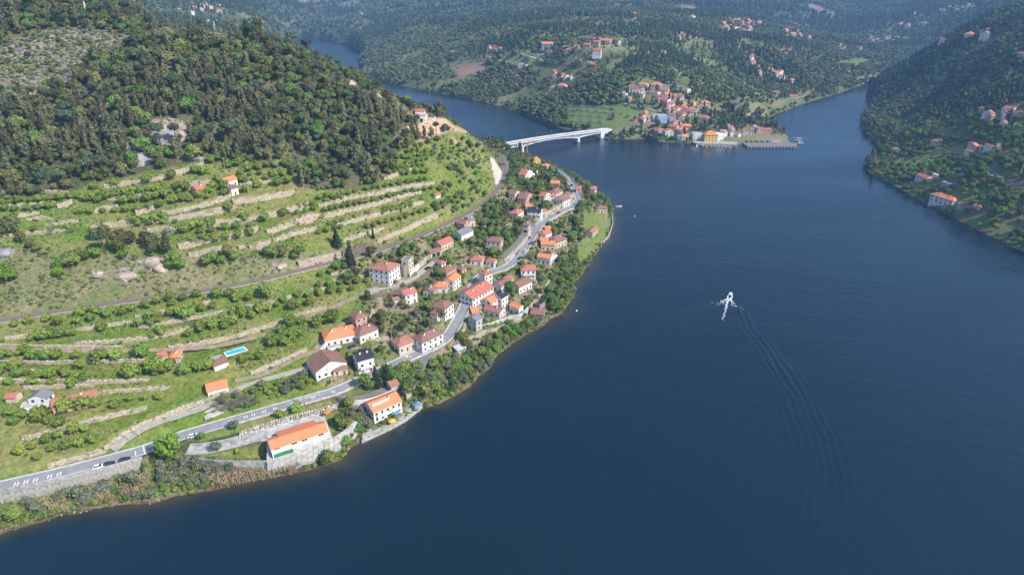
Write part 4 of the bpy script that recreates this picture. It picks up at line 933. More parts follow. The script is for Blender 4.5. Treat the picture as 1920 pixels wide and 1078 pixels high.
for i, (Q, h) in enumerate(wallQ):
    X, Y = Q[0][0], Q[0][1]; px = WALLS[i][0][0][0]; py = WALLS[i][0][0][1]
    if px > 1050 and py < 240: lab, g_ = 'low dark terrace wall in the green field beyond the bridge', 'terrace walls beyond the bridge'
    elif px > 1700: lab, g_ = 'terrace wall in the gardens on the shaded far bank', 'terrace walls on the shaded bank'
    elif i in (43, 44): lab, g_ = ('brown masonry wall holding the railway above the manor gardens', None)
    elif py < 380: lab, g_ = 'dry stone terrace wall high on the hill just below the wood', 'upper dry stone terrace walls'
    elif py < 485: lab, g_ = 'dry stone terrace wall above the railway line', 'dry stone terrace walls above the railway'
    elif py < 690 and px < 640: lab, g_ = 'low stone wall between orchard rows below the railway', 'orchard walls below the railway'
    elif px < 500: lab, g_ = 'rough stone wall on the lowest farm terraces', 'walls of the lowest farm terraces'
    else: lab, g_ = 'stone retaining wall among the village gardens', 'village retaining walls'
    wall_obj(Q, h, M['brownwall'] if i in (43, 44) else M['wall'], lab, group=g_, th=1.0)
def free_wall(px, z, h, mat, label, name='retaining_wall', th=.4, down=4.0, group=None):
    Q = resample([(*unproj(x, y, z+h), z+h) for x, y in px], 1.5); b = MB(); ribbon('', Q, th/2, mat, up=0, thick=h+down, mb=b, build=False)
    o = b.build(name); props(o, label, 'wall', group); return o
# concrete wall under the road, built of bays with dark joints
Qr = resample(px_line([(-30,925,7.9),(36,914.5,7.9),(116,898,7.9),(200,877,7.9),(270,857,7.9)]), 1.0)
rw_ = empty('retaining_wall', (Qr[0][0], Qr[0][1], 4)); props(rw_, 'stained pale concrete wall holding the road above the reeds at lower left', 'wall')
t = np.gradient(Qr[:, :2], axis=0); t /= np.hypot(*t.T)[:, None]
def local(o, root):
    o.parent = root; o.matrix_parent_inverse = Matrix.Translation(-Vector(root.location))
for i in range(0, len(Qr)-4, 4):
    q0, q1 = Qr[i], Qr[min(i+4, len(Qr)-1)]; L = math.hypot(q1[0]-q0[0], q1[1]-q0[1]); a = math.atan2(q1[1]-q0[1], q1[0]-q0[0])
    b = MB(); b.box(.05, L-.05, -.25, .25, -8, .75, M['concrete'], a, (0, 0)); o = b.build('panel'); o.location = (q0[0], q0[1], q0[2]); local(o, rw_)
    b = MB(); b.box(0, .35, -.42, .30, -8, .80, M['concrete'], a, (0, 0)); o = b.build('pilaster'); o.location = (q0[0], q0[1], q0[2]); local(o, rw_)
# stepped stone bank below the hall
bank = empty('stone_bank', (*unproj(560, 860, 4), 3)); props(bank, 'stepped bank of pale stone courses below the orange roofed hall', 'embankment')
topL = [(500,866),(530,856),(560,846),(590,835),(624,824),(650,807),(668,790)]; botL = [(500,882),(530,879),(560,873),(590,862),(618,852),(642,836),(668,812)]
rowsN = 9
zt, zb = 7.2, 2.2
for k in range(rowsN):
    f0 = k/rowsN; z0 = zt + (zb-zt)*f0
    pts = [(*unproj(a[0]*(1-f0)+c[0]*f0, a[1]*(1-f0)+c[1]*f0, z0), z0) for a, c in zip(topL, botL)]
    Q = resample(pts, 2.2)
    for i in range(len(Q)-1):
        a = math.atan2(Q[i+1][1]-Q[i][1], Q[i+1][0]-Q[i][0]); L = math.hypot(*(Q[i+1][:2]-Q[i][:2])); b = MB()
        b.box(.015, L-.015, -.60+random.uniform(-.04, .04), .9, -1.6, .0+random.uniform(-.04, .04), random.choice((M['pale'], M['concrete'], M['gravel'], M['pale'])), a, (0, 0)); o = b.build('stone'); o.location = (Q[i][0], Q[i][1], Q[i][2]); local(o, bank)
free_wall([(352,856),(400,862),(450,864),(500,863)], 4.2, 3.0, M['concrete'], 'smooth grey retaining wall left of the stepped stone bank', down=4)
free_wall([(500,866),(530,856),(560,846),(590,835),(624,824)], 7.0, .25, M['pale'], 'thin pale coping along the terrace in front of the hall', name='coping_wall', down=.6)
b = MB(); pts = [(500,865),(624,823),(606,772),(455,812),(470,826),(500,826)]; pw2 = [unproj(x, y, 7.25) for x, y in pts]; k = len(pw2)
b.add([(x, y, 7.25) for x, y in pw2] + [(x, y, 5.0) for x, y in pw2], [tuple(range(k)), tuple(range(k, 2*k))[::-1]] + [(i, (i+1) % k, k+(i+1) % k, k+i) for i in range(k)], M['pale'])
props(b.build('hall_terrace'), kind='structure', label='pale paved terrace round the orange roofed hall')
b = MB(); pts = [(511,860),(551,847),(548,838),(507,850)]; pw2 = [unproj(x, y, 7.3) for x, y in pts]
b.add([(x, y, 7.27) for x, y in pw2] + [(x, y, 7.30) for x, y in pw2], [(0, 1, 2, 3), (4, 5, 6, 7), (0, 1, 5, 4), (1, 2, 6, 5), (2, 3, 7, 6), (3, 0, 4, 7)], M['green'])
props(b.build('green_mat'), 'green artificial turf mat in front of the orange roofed hall', 'mat')
# boulder wall behind the hall
bw_ = empty('boulder_wall', (*unproj(530, 790, 8), 7.5)); props(bw_, 'long row of piled pale boulders behind the orange roofed hall', 'wall')
Q = resample([(*unproj(x, y, 8.0), 8.0) for x, y in [(450,814),(480,803),(520,791),(560,780),(591,772),(631,761)]], 1.05)
bm_meshes = []
for v in range(5):
    b = MB(); import bmesh
    bm = bmesh.new(); bmesh.ops.create_icosphere(bm, subdivisions=1, radius=.62)
    for vv in bm.verts: vv.co *= random.uniform(.75, 1.2)
    me = bpy.data.meshes.new('boulder'); bm.to_mesh(me); bm.free(); me.materials.append(M['pale'] if v % 2 else M['rock']); bm_meshes.append(me)
for q in Q:
    for r in range(3):
        o = link(bpy.data.objects.new('boulder', random.choice(bm_meshes))); o.location = (q[0]+random.uniform(-.2, .2), q[1]+(r-1)*.8, q[2]-.7+r*.55); o.rotation_euler = (random.random()*6, random.random()*6, 0); local(o, bw_)
# white zig-zag lane wall, manor wall, quay walls
free_wall([(646,748),(662,752),(690,748),(712,741),(735,731)], 7.4, 1.4, M['white'], 'bright white curved wall above the lane to the waterside house', down=1)
free_wall([(660,757),(690,763),(715,757)], 4.5, 1.6, M['white'], 'white lower wall of the lane to the waterside house', down=2)
free_wall([(768,513),(780,500),(800,484),(806,478)], float(hit(785,505)[2])+.3, 2.6, M['white'], 'whitewashed wall climbing beside the gravel drive of the manor', down=2)
free_wall([(870,627),(890,612),(920,605),(960,590),(975,590),(990,575)], 7.5, 1.2, M['pale'], 'thin pale wall below the lower village gardens', down=3)
free_wall([(1148,394),(1149,420),(1140,443),(1125,458)], .6, 1.2, M['pale'], 'pale stone river wall round the green meadow at the river point', down=2)
free_wall([(1120,372),(1132,375),(1146,388)], .8, 1.6, M['concrete'], 'grey quay wall at the tip of the river point', down=2)
free_wall([(968,336),(985,334),(1000,326),(1008,320)], float(hit(985,340)[2])+.5, 2.4, M['white'], 'long white wall round the villa with bright red roofs', down=3)
free_wall([(560,748),(600,738)], 8.4, .6, M['pale'], 'short pale edge wall on the lawn side of the road', down=1)
# stone quay of the waterside house
qb = MB(); pts = [(678,826),(728,803),(760,786),(797,756),(786,752),(750,772),(715,790),(680,812)]; pw2 = [unproj(x, y, 1.5) for x, y in pts]; k = len(pw2)
qb.add([(x, y, 1.5) for x, y in pw2] + [(x, y, -2.5) for x, y in pw2], [tuple(range(k)), tuple(range(k, 2*k))[::-1]] + [(i, (i+1) % k, k+(i+1) % k, k+i) for i in range(k)], M['concrete'])
props(qb.build('river_quay'), kind='structure', label='weathered stone quay below the waterside house')
# ------------------------------------------------------------------ building the houses
def win_mesh(w_, h_, big=False):
    b = MB(); b.box(-w_/2-.1, w_/2+.1, -.05, .03, -h_/2-.1, h_/2+.1, M['frame'])
    if big:
        for s in (-1, 1): b.box(s*w_/4-w_/4+.05, s*w_/4+w_/4-.05, -.08, -.045, -h_/2, h_/2, M['glass'])
    else: b.box(-w_/2, w_/2, -.08, -.045, -h_/2, h_/2, M['glass'])
    b.box(-w_/2-.2, w_/2+.2, -.16, .03, -h_/2-.2, -h_/2-.1, M['pale'])
    return b.mesh('window')
WIN = [win_mesh(.95, 1.35), win_mesh(1.2, 1.2), win_mesh(2.2, .9, True)]
_d = MB(); _d.box(-.5, .5, -.08, .03, 0, 2.1, M['door']); _d.box(-.6, .6, -.04, .03, 0, 2.2, M['frame']); DOOR = _d.mesh('door')
_d = MB(); _d.box(-1.3, 1.3, -.08, .03, 0, 2.3, M['glass']); _d.box(-1.4, 1.4, -.04, .03, 0, 2.4, M['frame']); GDOOR = _d.mesh('garage_door')
_d = MB(); _d.box(-.35, .35, -.35, .35, 0, 1.5, M['white']); _d.box(-.45, .45, -.45, .45, 1.5, 1.65, M['pale']); _d.box(-.25, .25, -.25, .25, 1.65, 1.8, M['dark']); CHIM = _d.mesh('chimney')
def walls_mb(b, L, Wd, hw, mat, gable=None, rh=0, x0=0, y0=0, base=-3.5):
    a, c = L/2, Wd/2
    b.box(x0-a, x0+a, y0-c, y0+c, base, hw, mat)
    if gable == 'x':
        for s in (-1, 1):
            x = x0+s*a*.999; b.add([(x, y0-c, hw), (x, y0+c, hw), (x, y0, hw+rh), (x-s*.3, y0-c, hw), (x-s*.3, y0+c, hw), (x-s*.3, y0, hw+rh)], [(0, 1, 2), (3, 5, 4), (0, 2, 5, 3), (1, 4, 5, 2)], mat)
    if gable == 'y':
        for s in (-1, 1):
            y = y0+s*c*.999; b.add([(x0-a, y, hw), (x0+a, y, hw), (x0, y, hw+rh), (x0-a, y-s*.3, hw), (x0+a, y-s*.3, hw), (x0, y-s*.3, hw+rh)], [(0, 1, 2), (3, 5, 4), (0, 2, 5, 3), (1, 4, 5, 2)], mat)
def roof_mb(b, L, Wd, hw, typ, rh, mat, wmat, x0=0, y0=0, oh=.45):
    a, c = L/2, Wd/2; th = .2
    def slab(vs):      # thin slab over a polygon (top), dropped by th
        k = len(vs); b.add([(x, y, z+th) for x, y, z in vs] + vs, [tuple(range(k)), tuple(range(k, 2*k))[::-1]] + [(i, k+i, k+(i+1) % k, (i+1) % k) for i in range(k)], mat)
    z = hw - oh*rh/max(c, .1)
    if typ in ('gable',):
        e = a+.25; f = c+oh
        slab([(x0-e, y0-f, z), (x0+e, y0-f, z), (x0+e, y0, hw+rh), (x0-e, y0, hw+rh)]); slab([(x0+e, y0+f, z), (x0-e, y0+f, z), (x0-e, y0, hw+rh), (x0+e, y0, hw+rh)])
        b.box(x0-e, x0+e, y0-.16, y0+.16, hw+rh+.12, hw+rh+.30, mat)
    elif typ == 'gablef':
        z = hw - oh*rh/a; e = a+oh; f = c+.25
        slab([(x0-e, y0+f, z), (x0-e, y0-f, z), (x0, y0-f, hw+rh), (x0, y0+f, hw+rh)]); slab([(x0+e, y0-f, z), (x0+e, y0+f, z), (x0, y0+f, hw+rh), (x0, y0-f, hw+rh)])
        b.box(x0-.16, x0+.16, y0-f, y0+f, hw+rh+.12, hw+rh+.30, mat)
    elif typ == 'hip':
        e = a+oh; f = c+oh
        if a >= c: r = a-c*.85; p, q = (x0-r, y0, hw+rh), (x0+r, y0, hw+rh); A, B_, C_, D_ = (x0-e, y0-f, z), (x0+e, y0-f, z), (x0+e, y0+f, z), (x0-e, y0+f, z); slab([A, B_, q, p]); slab([B_, C_, q]); slab([C_, D_, p, q]); slab([D_, A, p])
        else: r = c-a*.85; p, q = (x0, y0-r, hw+rh), (x0, y0+r, hw+rh); A, B_, C_, D_ = (x0-e, y0-f, z), (x0+e, y0-f, z), (x0+e, y0+f, z), (x0-e, y0+f, z); slab([A, B_, p]); slab([B_, C_, q, p]); slab([C_, D_, q]); slab([D_, A, p, q])
        b.box(x0-max(abs(p[0]-x0), .16), x0+max(abs(p[0]-x0), .16), y0-max(abs(p[1]-y0), .16), y0+max(abs(p[1]-y0), .16), hw+rh+.10, hw+rh+.3, mat)
    elif typ == 'shed':
        e = a+.25; f = c+.3
        slab([(x0-e, y0-f, hw-.1), (x0+e, y0-f, hw-.1), (x0+e, y0+f, hw+rh), (x0-e, y0+f, hw+rh)])
    elif typ == 'flat':
        b.box(x0-a+.2, x0+a-.2, y0-c+.2, y0+c-.2, hw+.003, hw+.12, mat)
        for (p0, p1, q0, q1) in ((-a, a, -c, -c+.2), (-a, a, c-.2, c), (-a, -a+.2, -c+.2, c-.2), (a-.2, a, -c+.2, c-.2)): b.box(x0+p0, x0+p1, y0+q0, y0+q1, hw+.004, hw+.42, wmat)
def inst(name, me, parent, loc, rz=0):
    o = link(bpy.data.objects.new(name, me), parent); o.location = loc; o.rotation_euler = (0, 0, rz); return o
proto = {}
house_sites = []
def build_house(p):
    h = p['h']; Wd, hw, typ, rc, wc, name, label, ex = p['W'], h[5], h[6], h[7], h[8], h[9], h[10], h[11]
    L = p['L']; root = empty(name, (p['cx'], p['cy'], p['z']), p['rz']); tier = p['tier']
    cats = {'house':'house','large_house':'house','shed':'shed','villa':'villa','riverside_hall':'hall','outbuilding':'outbuilding','manor':'manor','tower_house':'tower','stone_ruin':'ruin','garage':'garage','cottage':'cottage','warehouse':'warehouse','farmhouse':'farmhouse','pool_house':'pool house','boathouse':'boathouse','hotel':'hotel','school':'school building','kiosk':'kiosk','greenhouse':'greenhouse'}
    props(root, label, cats.get(name, 'building'), ex.get('group'))
    house_sites.append((p['cx'], p['cy'], math.hypot(L, Wd)/2 + .8, L, Wd, p['rz']))
    wm, rm_ = M[wc], M[rc]
    a, c = L/2, Wd/2; span = L if typ == 'gablef' else (min(L, Wd) if typ == 'hip' else Wd)
    rh = span*.5*(.46 if typ != 'hip' else .50); 
    if typ == 'shed': rh = .9
    if typ == 'hall':
        b = MB(); walls_mb(b, L, Wd*.62, hw, wm, 'x', Wd*.62*.22, y0=-Wd*.14); b.build('wall', root)
        b = MB(); walls_mb(b, L*.70, Wd*.3, hw-.6, wm, x0=L*.02, y0=Wd*.28); b.build('wall', root)
        b = MB(); roof_mb(b, L, Wd*.62, hw, 'gable', Wd*.62*.22, rm_, wm, y0=-Wd*.14, oh=.5); r = b.build('roof', root)
        b = MB(); e = .2; zr = hw+Wd*.62*.22; y1 = -Wd*.14
        x0, x1 = -L*.33, L*.37
        vs = [(x0, y1+.2, zr+.25), (x1, y1+.2, zr+.25), (x1, Wd*.5, hw-.35), (x0, Wd*.5, hw-.35)]; k = 4
        b.add(vs + [(x, y, z-.25) for x, y, z in vs], [(0, 1, 2, 3), (7, 6, 5, 4)] + [(i, 4+i, 4+(i+1) % 4, (i+1) % 4) for i in range(4)], rm_); b.build('rear_roof', root)
        for x in (L*-.10, L*.08, L*.38): inst('window', WIN[2], root, (x, -Wd*.45-.02, 2.3))
        inst('window', WIN[2], root, (-L*.40, -Wd*.45-.02, 2.6))
        b = MB(); b.box(-L/2-.05, -L/2+.35, -Wd*.45-2.6, -Wd*.45-.01, -2, 2.2, M['white']); b.build('porch_wall', root)
        return root
    b = MB(); walls_mb(b, L, Wd, hw, wm, {'gable': 'x', 'gablef': 'y'}.get(typ), rh, base=-3.5 if tier == 'near' else -5)
    if typ == 'shed': b.box(-a, a, c-.3, c, hw, hw+rh-.15, wm)
    b.build('wall', root)
    b = MB(); roof_mb(b, L, Wd, hw, typ, rh, rm_, wm, oh=.45 if tier == 'near' else .5); roof = b.build('roof', root)
    if tier == 'far': return root
    if name == 'stone_ruin' and typ == 'flat': pass
    nch = ex.get('chim', 0 if tier == 'mid' else (1 if (len(house_sites) % 2 and typ in ('gable', 'hip') and name not in ('shed', 'garage', 'outbuilding')) else 0))
    for i in range(nch):
        x = (-.22 + .44*i)*L if nch > 1 else L*.18; y = -Wd*.12 if typ != 'gablef' else 0
        z = hw + rh*(1-abs(y)/c) - .5
        if typ == 'gablef': x = L*.12; z = hw+rh*.7
        inst('chimney', CHIM, roof, (x, y, z))
    storeys = 1 if hw < 4.9 else (2 if hw < 7.8 else 3)
    wl = ex.get('win', 2)
    if wl and hw > 2.5:
        sp = 2.7 if tier == 'near' else 3.6
        def row(length, place, n=None):
            n = max(1, int(length/sp)) if n is None else n
            for s in range(storeys):
                zz = 1.55 + s*2.9
                if zz > hw-.5: continue
                for i in range(n):
                    x = (i+.5)/n*length - length/2
                    if s == 0 and i == n//2 and place(0)[2] == 0: inst('door', DOOR, root, (*place(x)[:2], 0), place(x)[2]); continue
                    inst('window', WIN[(i+s) % 2 if name != 'manor' else 0], root, (*place(x)[:2], zz), place(x)[2])
        if typ == 'gablef' or True: row(L, lambda x: (x, -c-.01, 0))
        row(Wd, lambda y: (a+.01, y, math.pi/2))
        row(Wd, lambda y: (-a-.01, y, -math.pi/2)) if wl > 1 else None
    for i in range(ex.get('doors', 0)):
        inst('garage_door', GDOOR, root, ((i-(ex['doors']-1)/2)*3.2, -c-.02, 0))
    if ex.get('balc'):
        b = MB(); b.box(-a*.8, a*.8, -c-1.3, -c, 2.75, 2.9, wm); b.box(-a*.8, a*.8, -c-1.3, -c-1.2, 2.9, 3.8, wm); b.box(-a*.8, -a*.8+.1, -c-1.2, -c, 2.9, 3.8, wm); b.box(a*.8-.1, a*.8, -c-1.2, -c, 2.9, 3.8, wm); b.build('balcony', root)
    if ex.get('split'):
        b = MB(); b.box(-a*.9, a*.3, -c*.5, -c*.5+.25, hw+rh*.45, hw+rh*.9+.5, wm); b.build('dormer_wall', roof)
    if ex.get('stairs'):
        b = MB()
        for i in range(10): b.box(-a-3.5+i*.35, -a-3.15+i*.35, -c-.4, -c+1.0, -3, -.3+i*.32, M['white'])
        b.build('outside_stairs', root)
        b = MB(); b.box(-a*.95, -a*.1, -c-3.2, -c, -3, .9, M['white']); b.box(-a*.95, -a*.1, -c-3.0, -c-.2, .9, 1.0, M['gravel']); b.build('terrace', root)
    if ex.get('porch'):
        b = MB(); b.box(-a, a*.9, -c-3.5, -c, 2.9, 3.1, M['greyroof']); 
        for x in (-a+.2, 0, a*.85): b.box(x-.12, x+.12, -c-3.4, -c-3.15, -2, 2.9, M['pale'])
        b.build('porch_roof', root)
    if ex.get('wing'):
        b = MB(); roof_mb(b, L*.5, Wd*.5, hw-1.5, 'hip', 1.4, rm_, wm, x0=-a-L*.2, y0=0); b.box(-a-L*.45, -a, -Wd*.25, Wd*.25, -3, hw-1.5, wm); b.build('side_wing', root)
    return root
# beyond 300 houses the smallest far ones are joined into one mass
_h_near = sum(1 for p in placed if p['h'][9] == 'house' and p['tier'] != 'far')
_far_sorted = sorted((p for p in placed if p['tier'] == 'far' and p['h'][9] == 'house'), key=lambda p: -p['L']*p['h'][5]/math.hypot(p['cx'], p['cy'])**2)
_joined = {id(p) for p in _far_sorted[max(0, 292-_h_near):]}
roots = [build_house(p) for p in placed if id(p) not in _joined]
jb = MB()
for p in placed:
    if id(p) not in _joined: continue
    h = p['h']; lb = MB(); L, Wd, hw = p['L'], p['W'], h[5]; span = min(L, Wd); walls_mb(lb, L, Wd, hw, M[h[8]], {'gable': 'x'}.get(h[6]), Wd*.23, base=-5); roof_mb(lb, L, Wd, hw, h[6], Wd*.23 if h[6] == 'gable' else span*.25, M[h[7]], M[h[8]], oh=.5)
    ca, sa = math.cos(p['rz']), math.sin(p['rz']); vs = [(p['cx']+x*ca-y*sa, p['cy']+x*sa+y*ca, p['z']+z) for x, y, z in lb.v]
    for k, m_ in enumerate(lb.mats): jb.mi(m_)
    b0 = len(jb.v); jb.v += vs
    for f, mi_ in zip(lb.f, lb.m): jb.f.append(tuple(i+b0 for i in f)); jb.m.append(jb.mi(lb.mats[mi_]))
    house_sites.append((p['cx'], p['cy'], math.hypot(L, Wd)/2 + .8, L, Wd, p['rz']))
if jb.f: props(jb.build('distant_houses'), 'tiniest pale houses of the far hilltop villages', kind='stuff')
# ------------------------------------------------------------------ pool and paved yard
pr = empty('swimming_pool', (pc[0], pc[1], zp)); props(pr, 'rectangular turquoise swimming pool with white rim on the orchard terrace', 'pool')
v = [(x-pc[0], y-pc[1]) for x, y in pw]; sc = lambda f: [(x*f[0], y*f[0]) for x, y in v]
b = MB(); inner = [(x*.93, y*.80) for x, y in v]
b.add([(x, y, .40) for x, y in v] + [(x, y, .40) for x, y in inner] + [(x, y, -2.5) for x, y in v] + [(x, y, -.3) for x, y in inner], [(i, (i+1) % 4, 4+(i+1) % 4, 4+i) for i in range(4)] + [(i, 8+i, 8+(i+1) % 4, (i+1) % 4) for i in range(4)] + [(4+i, 4+(i+1) % 4, 12+(i+1) % 4, 12+i) for i in range(4)], M['white']); b.build('pool_rim', pr)
b = MB(); b.add([(x, y, .22) for x, y in inner], [(0, 1, 2, 3)], M['poolblue']); b.build('water', pr)
def px_slab(name, pts, mat, label, lift=.12, thick=1.2, kind='structure', cat=None):
    hs = [hit(*p) for p in pts]; z = sum(h[2] for h in hs)/len(hs)+lift; q = [unproj(x, y, z) for x, y in pts]; k = len(q); b = MB()
    b.add([(x, y, z) for x, y in q] + [(x, y, z-thick) for x, y in q], [tuple(range(k))[::-1], tuple(range(k, 2*k))] + [(i, (i+1) % k, k+(i+1) % k, k+i) for i in range(k)], mat)
    o = b.build(name); props(o, label, cat, kind=kind); return o
px_slab('paved_yard', [(329,692),(373,681),(376,668),(382,661),(340,661),(336,675)], M['asphalt2'], 'grey paved yard between the cottages and the pool')
px_slab('pool_deck', [(382,681),(419,672),(417,664),(395,668),(376,676)], M['gravel'], 'pale paving beside the turquoise swimming pool', .1)
px_slab('manor_forecourt', [(686,548),(694,555),(730,545),(760,533),(750,522),(728,534),(704,536)], M['gravel'], 'pale gravel forecourt of the manor', .1, .8)
b = MB(); q = unproj(806, 220, placed[0]['z'])
hp = [p for p in placed if p['h'][10].startswith('flat roofed modern white villa')][0]
b = MB(); b.box(-4.2, 4.2, -2.8, 2.8, -1.5, .5, M['white']); b.box(-3.8, 3.8, -2.4, 2.4, .503, .56, M['poolblue']); o = b.build('swimming_pool'); x, y = unproj(806.5, 221.5, hp['z']); o.location = (x, y, hp['z']); o.rotation_euler[2] = hp['rz']
props(o, 'small bright blue pool beside the flat roofed hilltop villa', 'pool'); pad(x, y, 1, hp['z'], 1)
# ------------------------------------------------------------------ bridge
BL = Vector((-27, 688, 11.6)); BR = Vector((112, 790, 9.0)); bd = (BR-BL); BLEN = math.hypot(bd.x, bd.y); brz = math.atan2(bd.y, bd.x)
br = empty('road_bridge', (BL.x, BL.y, 0), brz); props(br, 'long white concrete road bridge with haunched spans crossing the side river', 'bridge')
def dz(s): return 11.6 + (9.0-11.6)*s/BLEN + 1.2*math.sin(math.pi*min(max(s/BLEN, 0), 1))
P1s = (Vector((10, 715, 0))-BL).to_2d().length; P2s = (Vector((81.5, 766, 0))-BL).to_2d().length; AB = BLEN
def soffit(s):
    top = dz(s)-1.15
    if s <= P1s: u = (P1s-s)/P1s; return top - 1.7 - 2.9*(1-u)**1.6
    if s <= P2s: u = abs((s-P1s)/(P2s-P1s)-.5)*2; return top - 1.5 - 3.1*u**2
    u = (AB-s)/(AB-P2s); return top - 1.7 - 2.6*u**1.6
b = MB(); n = 60; vs = []
for i in range(n+1):
    s = -12 + (BLEN+24)*i/n; z = dz(s)
    for y, zz in ((-5.2, z), (5.2, z), (5.2, z-.55), (-5.2, z-.55)): vs.append((s, y, zz))
b.add(vs, [f for i in range(n) for f in ((i*4, i*4+4, i*4+5, i*4+1), (i*4+1, i*4+5, i*4+6, i*4+2), (i*4+2, i*4+6, i*4+7, i*4+3), (i*4+3, i*4+7, i*4+4, i*4))] + [(0, 1, 2, 3), (n*4, n*4+3, n*4+2, n*4+1)], M['bridge']); b.build('deck', br)
b = MB(); vs = []
for i in range(n+1):
    s = -12 + (BLEN+24)*i/n; z = dz(s)+.01
    vs += [(s, -3.6, z), (s, 3.6, z)]
b.add(vs, [(i*2, i*2+2, i*2+3, i*2+1) for i in range(n)], M['gravel']); b.build('road_surface', br)
for y in (-5.1, 4.9):
    b = MB()
    for i in range(n):
        s = -12 + (BLEN+24)*i/n; s2 = -12 + (BLEN+24)*(i+1)/n
        b.add([(s, y, dz(s)), (s2, y, dz(s2)), (s2, y+.2, dz(s2)), (s, y+.2, dz(s)), (s, y, dz(s)+.7), (s2, y, dz(s2)+.7), (s2, y+.2, dz(s2)+.7), (s, y+.2, dz(s)+.7)], [(0, 1, 5, 4), (3, 7, 6, 2), (4, 5, 6, 7)], M['bridge'])
    b.build('parapet', br)
for y in (-4.0, 2.8):
    b = MB(); vs = []; m = 64
    for i in range(m+1):
        s = AB*i/m; z = soffit(s)
        tz = z+.85
        for yy, zz in ((y, tz), (y+1.2, tz), (y+1.2, z), (y, z)): vs.append((s, yy, zz))
    b.add(vs, [f for i in range(m) for f in ((i*4, i*4+4, i*4+5, i*4+1), (i*4+1, i*4+5, i*4+6, i*4+2), (i*4+2, i*4+6, i*4+7, i*4+3), (i*4+3, i*4+7, i*4+4, i*4))], M['bridge']); b.build('haunched_girder', br)
    k = 0; s = 1.5
    while s < AB-1:
        b = MB(); zb_ = soffit(s)+.8; zt_ = dz(s)-.5
        if zt_-zb_ > .2:
            b.box(s-.6, s+.6, y+.1, y+1.1, zb_, zt_, M['bridge']); b.build('spandrel_post', br)
        s += 3.4
for s in (P1s, P2s):
    b = MB(); b.box(s-1.6, s+1.6, -4.6, 4.6, -4, soffit(s)+.6, M['bridge']); b.box(s-2.1, s+2.1, -5.2, 5.2, -4, 1.0, M['pale']); b.build('pier', br)
b = MB(); s0 = AB-2; b.add([(s0, -5.2, -3), (s0+14, -5.2, -3), (s0+20, -5.2, dz(AB)), (s0, -5.2, dz(AB)), (s0, 5.2, -3), (s0+14, 5.2, -3), (s0+20, 5.2, dz(AB)), (s0, 5.2, dz(AB))], [(0, 1, 2, 3), (4, 7, 6, 5), (0, 3, 7, 4), (1, 5, 6, 2), (3, 2, 6, 7)], M['bridge']); b.build('abutment', br)
b = MB(); b.box(-14, 1.0, -5.2, 5.2, -4, dz(0)-.6, M['bridge']); b.build('abutment', br)
for i in range(8):
    s = 6 + i*(BLEN-14)/7; b = MB(); b.tube((s, 4.6, dz(s)), (s, 4.6, dz(s)+6.5), .12, .08, M['metal']); b.tube((s, 4.6, dz(s)+6.4), (s, 3.2, dz(s)+6.6), .07, .06, M['metal'])
    b.box(s-.2, s+.2, 2.6, 3.3, dz(s)+6.5, dz(s)+6.7, M['metal']); b.build('lamp_post', br)
house_sites.append((BL.x, BL.y, 8, 16, 16, 0))
# ------------------------------------------------------------------ quay and pontoons of the harbour
def slab_world(name, q, z, th, mat, label, cat=None, kind='structure'):
    k = len(q); b = MB(); b.add([(x, y, z) for x, y in q] + [(x, y, z-th) for x, y in q], [tuple(range(k))[::-1], tuple(range(k, 2*k))] + [(i, (i+1) % k, k+(i+1) % k, k+i) for i in range(k)], mat)
    o = b.build(name); props(o, label, cat, kind=kind); return o
def fz2(L, z): return [unproj(*_h(x, y), z) for x, y in L]
quay = slab_world('stone_quay', fz2([(1180,655),(1225,680),(1690,680),(1690,655),(1560,628),(1190,632)], 2.0), 2.0, 5, M['asphalt2'], 'long stone quay with buttressed front at the harbour')
Q = resample([(*p, 2.0) for p in fz2([(1225,681),(1690,681)], 2.0)], 4.0)
for q in Q[:-1]: b = MB(); b.box(-.5, .5, -.7, .1, -3.5, -.15, M['concrete'], brz*0, (0, 0)); o = b.build('buttress', quay); o.location = (q[0], q[1], q[2])
slab_world('harbour_quay', fz2([(700,640),(740,650),(1110,665),(1125,640),(940,625),(720,622)], 2.2), 2.2, 5, M['concrete'], 'concrete quay in front of the yellow hotel')
for i, (L, lab) in enumerate((([(735,655),(735,690),(748,690),(748,655)], 'short white pontoon gangway left of the moored boats'), ([(760,668),(1075,690),(1078,684),(762,662)], 'long floating pontoon below the yellow hotel'), ([(1690,650),(1740,640),(1742,634),(1690,643)], 'floating pontoon at the end of the stone quay'))):
    q = fz2(L, .5); slab_world('pontoon', q, .5, .7, M['wood'] if i else M['pale'], lab, 'pontoon', kind=None)
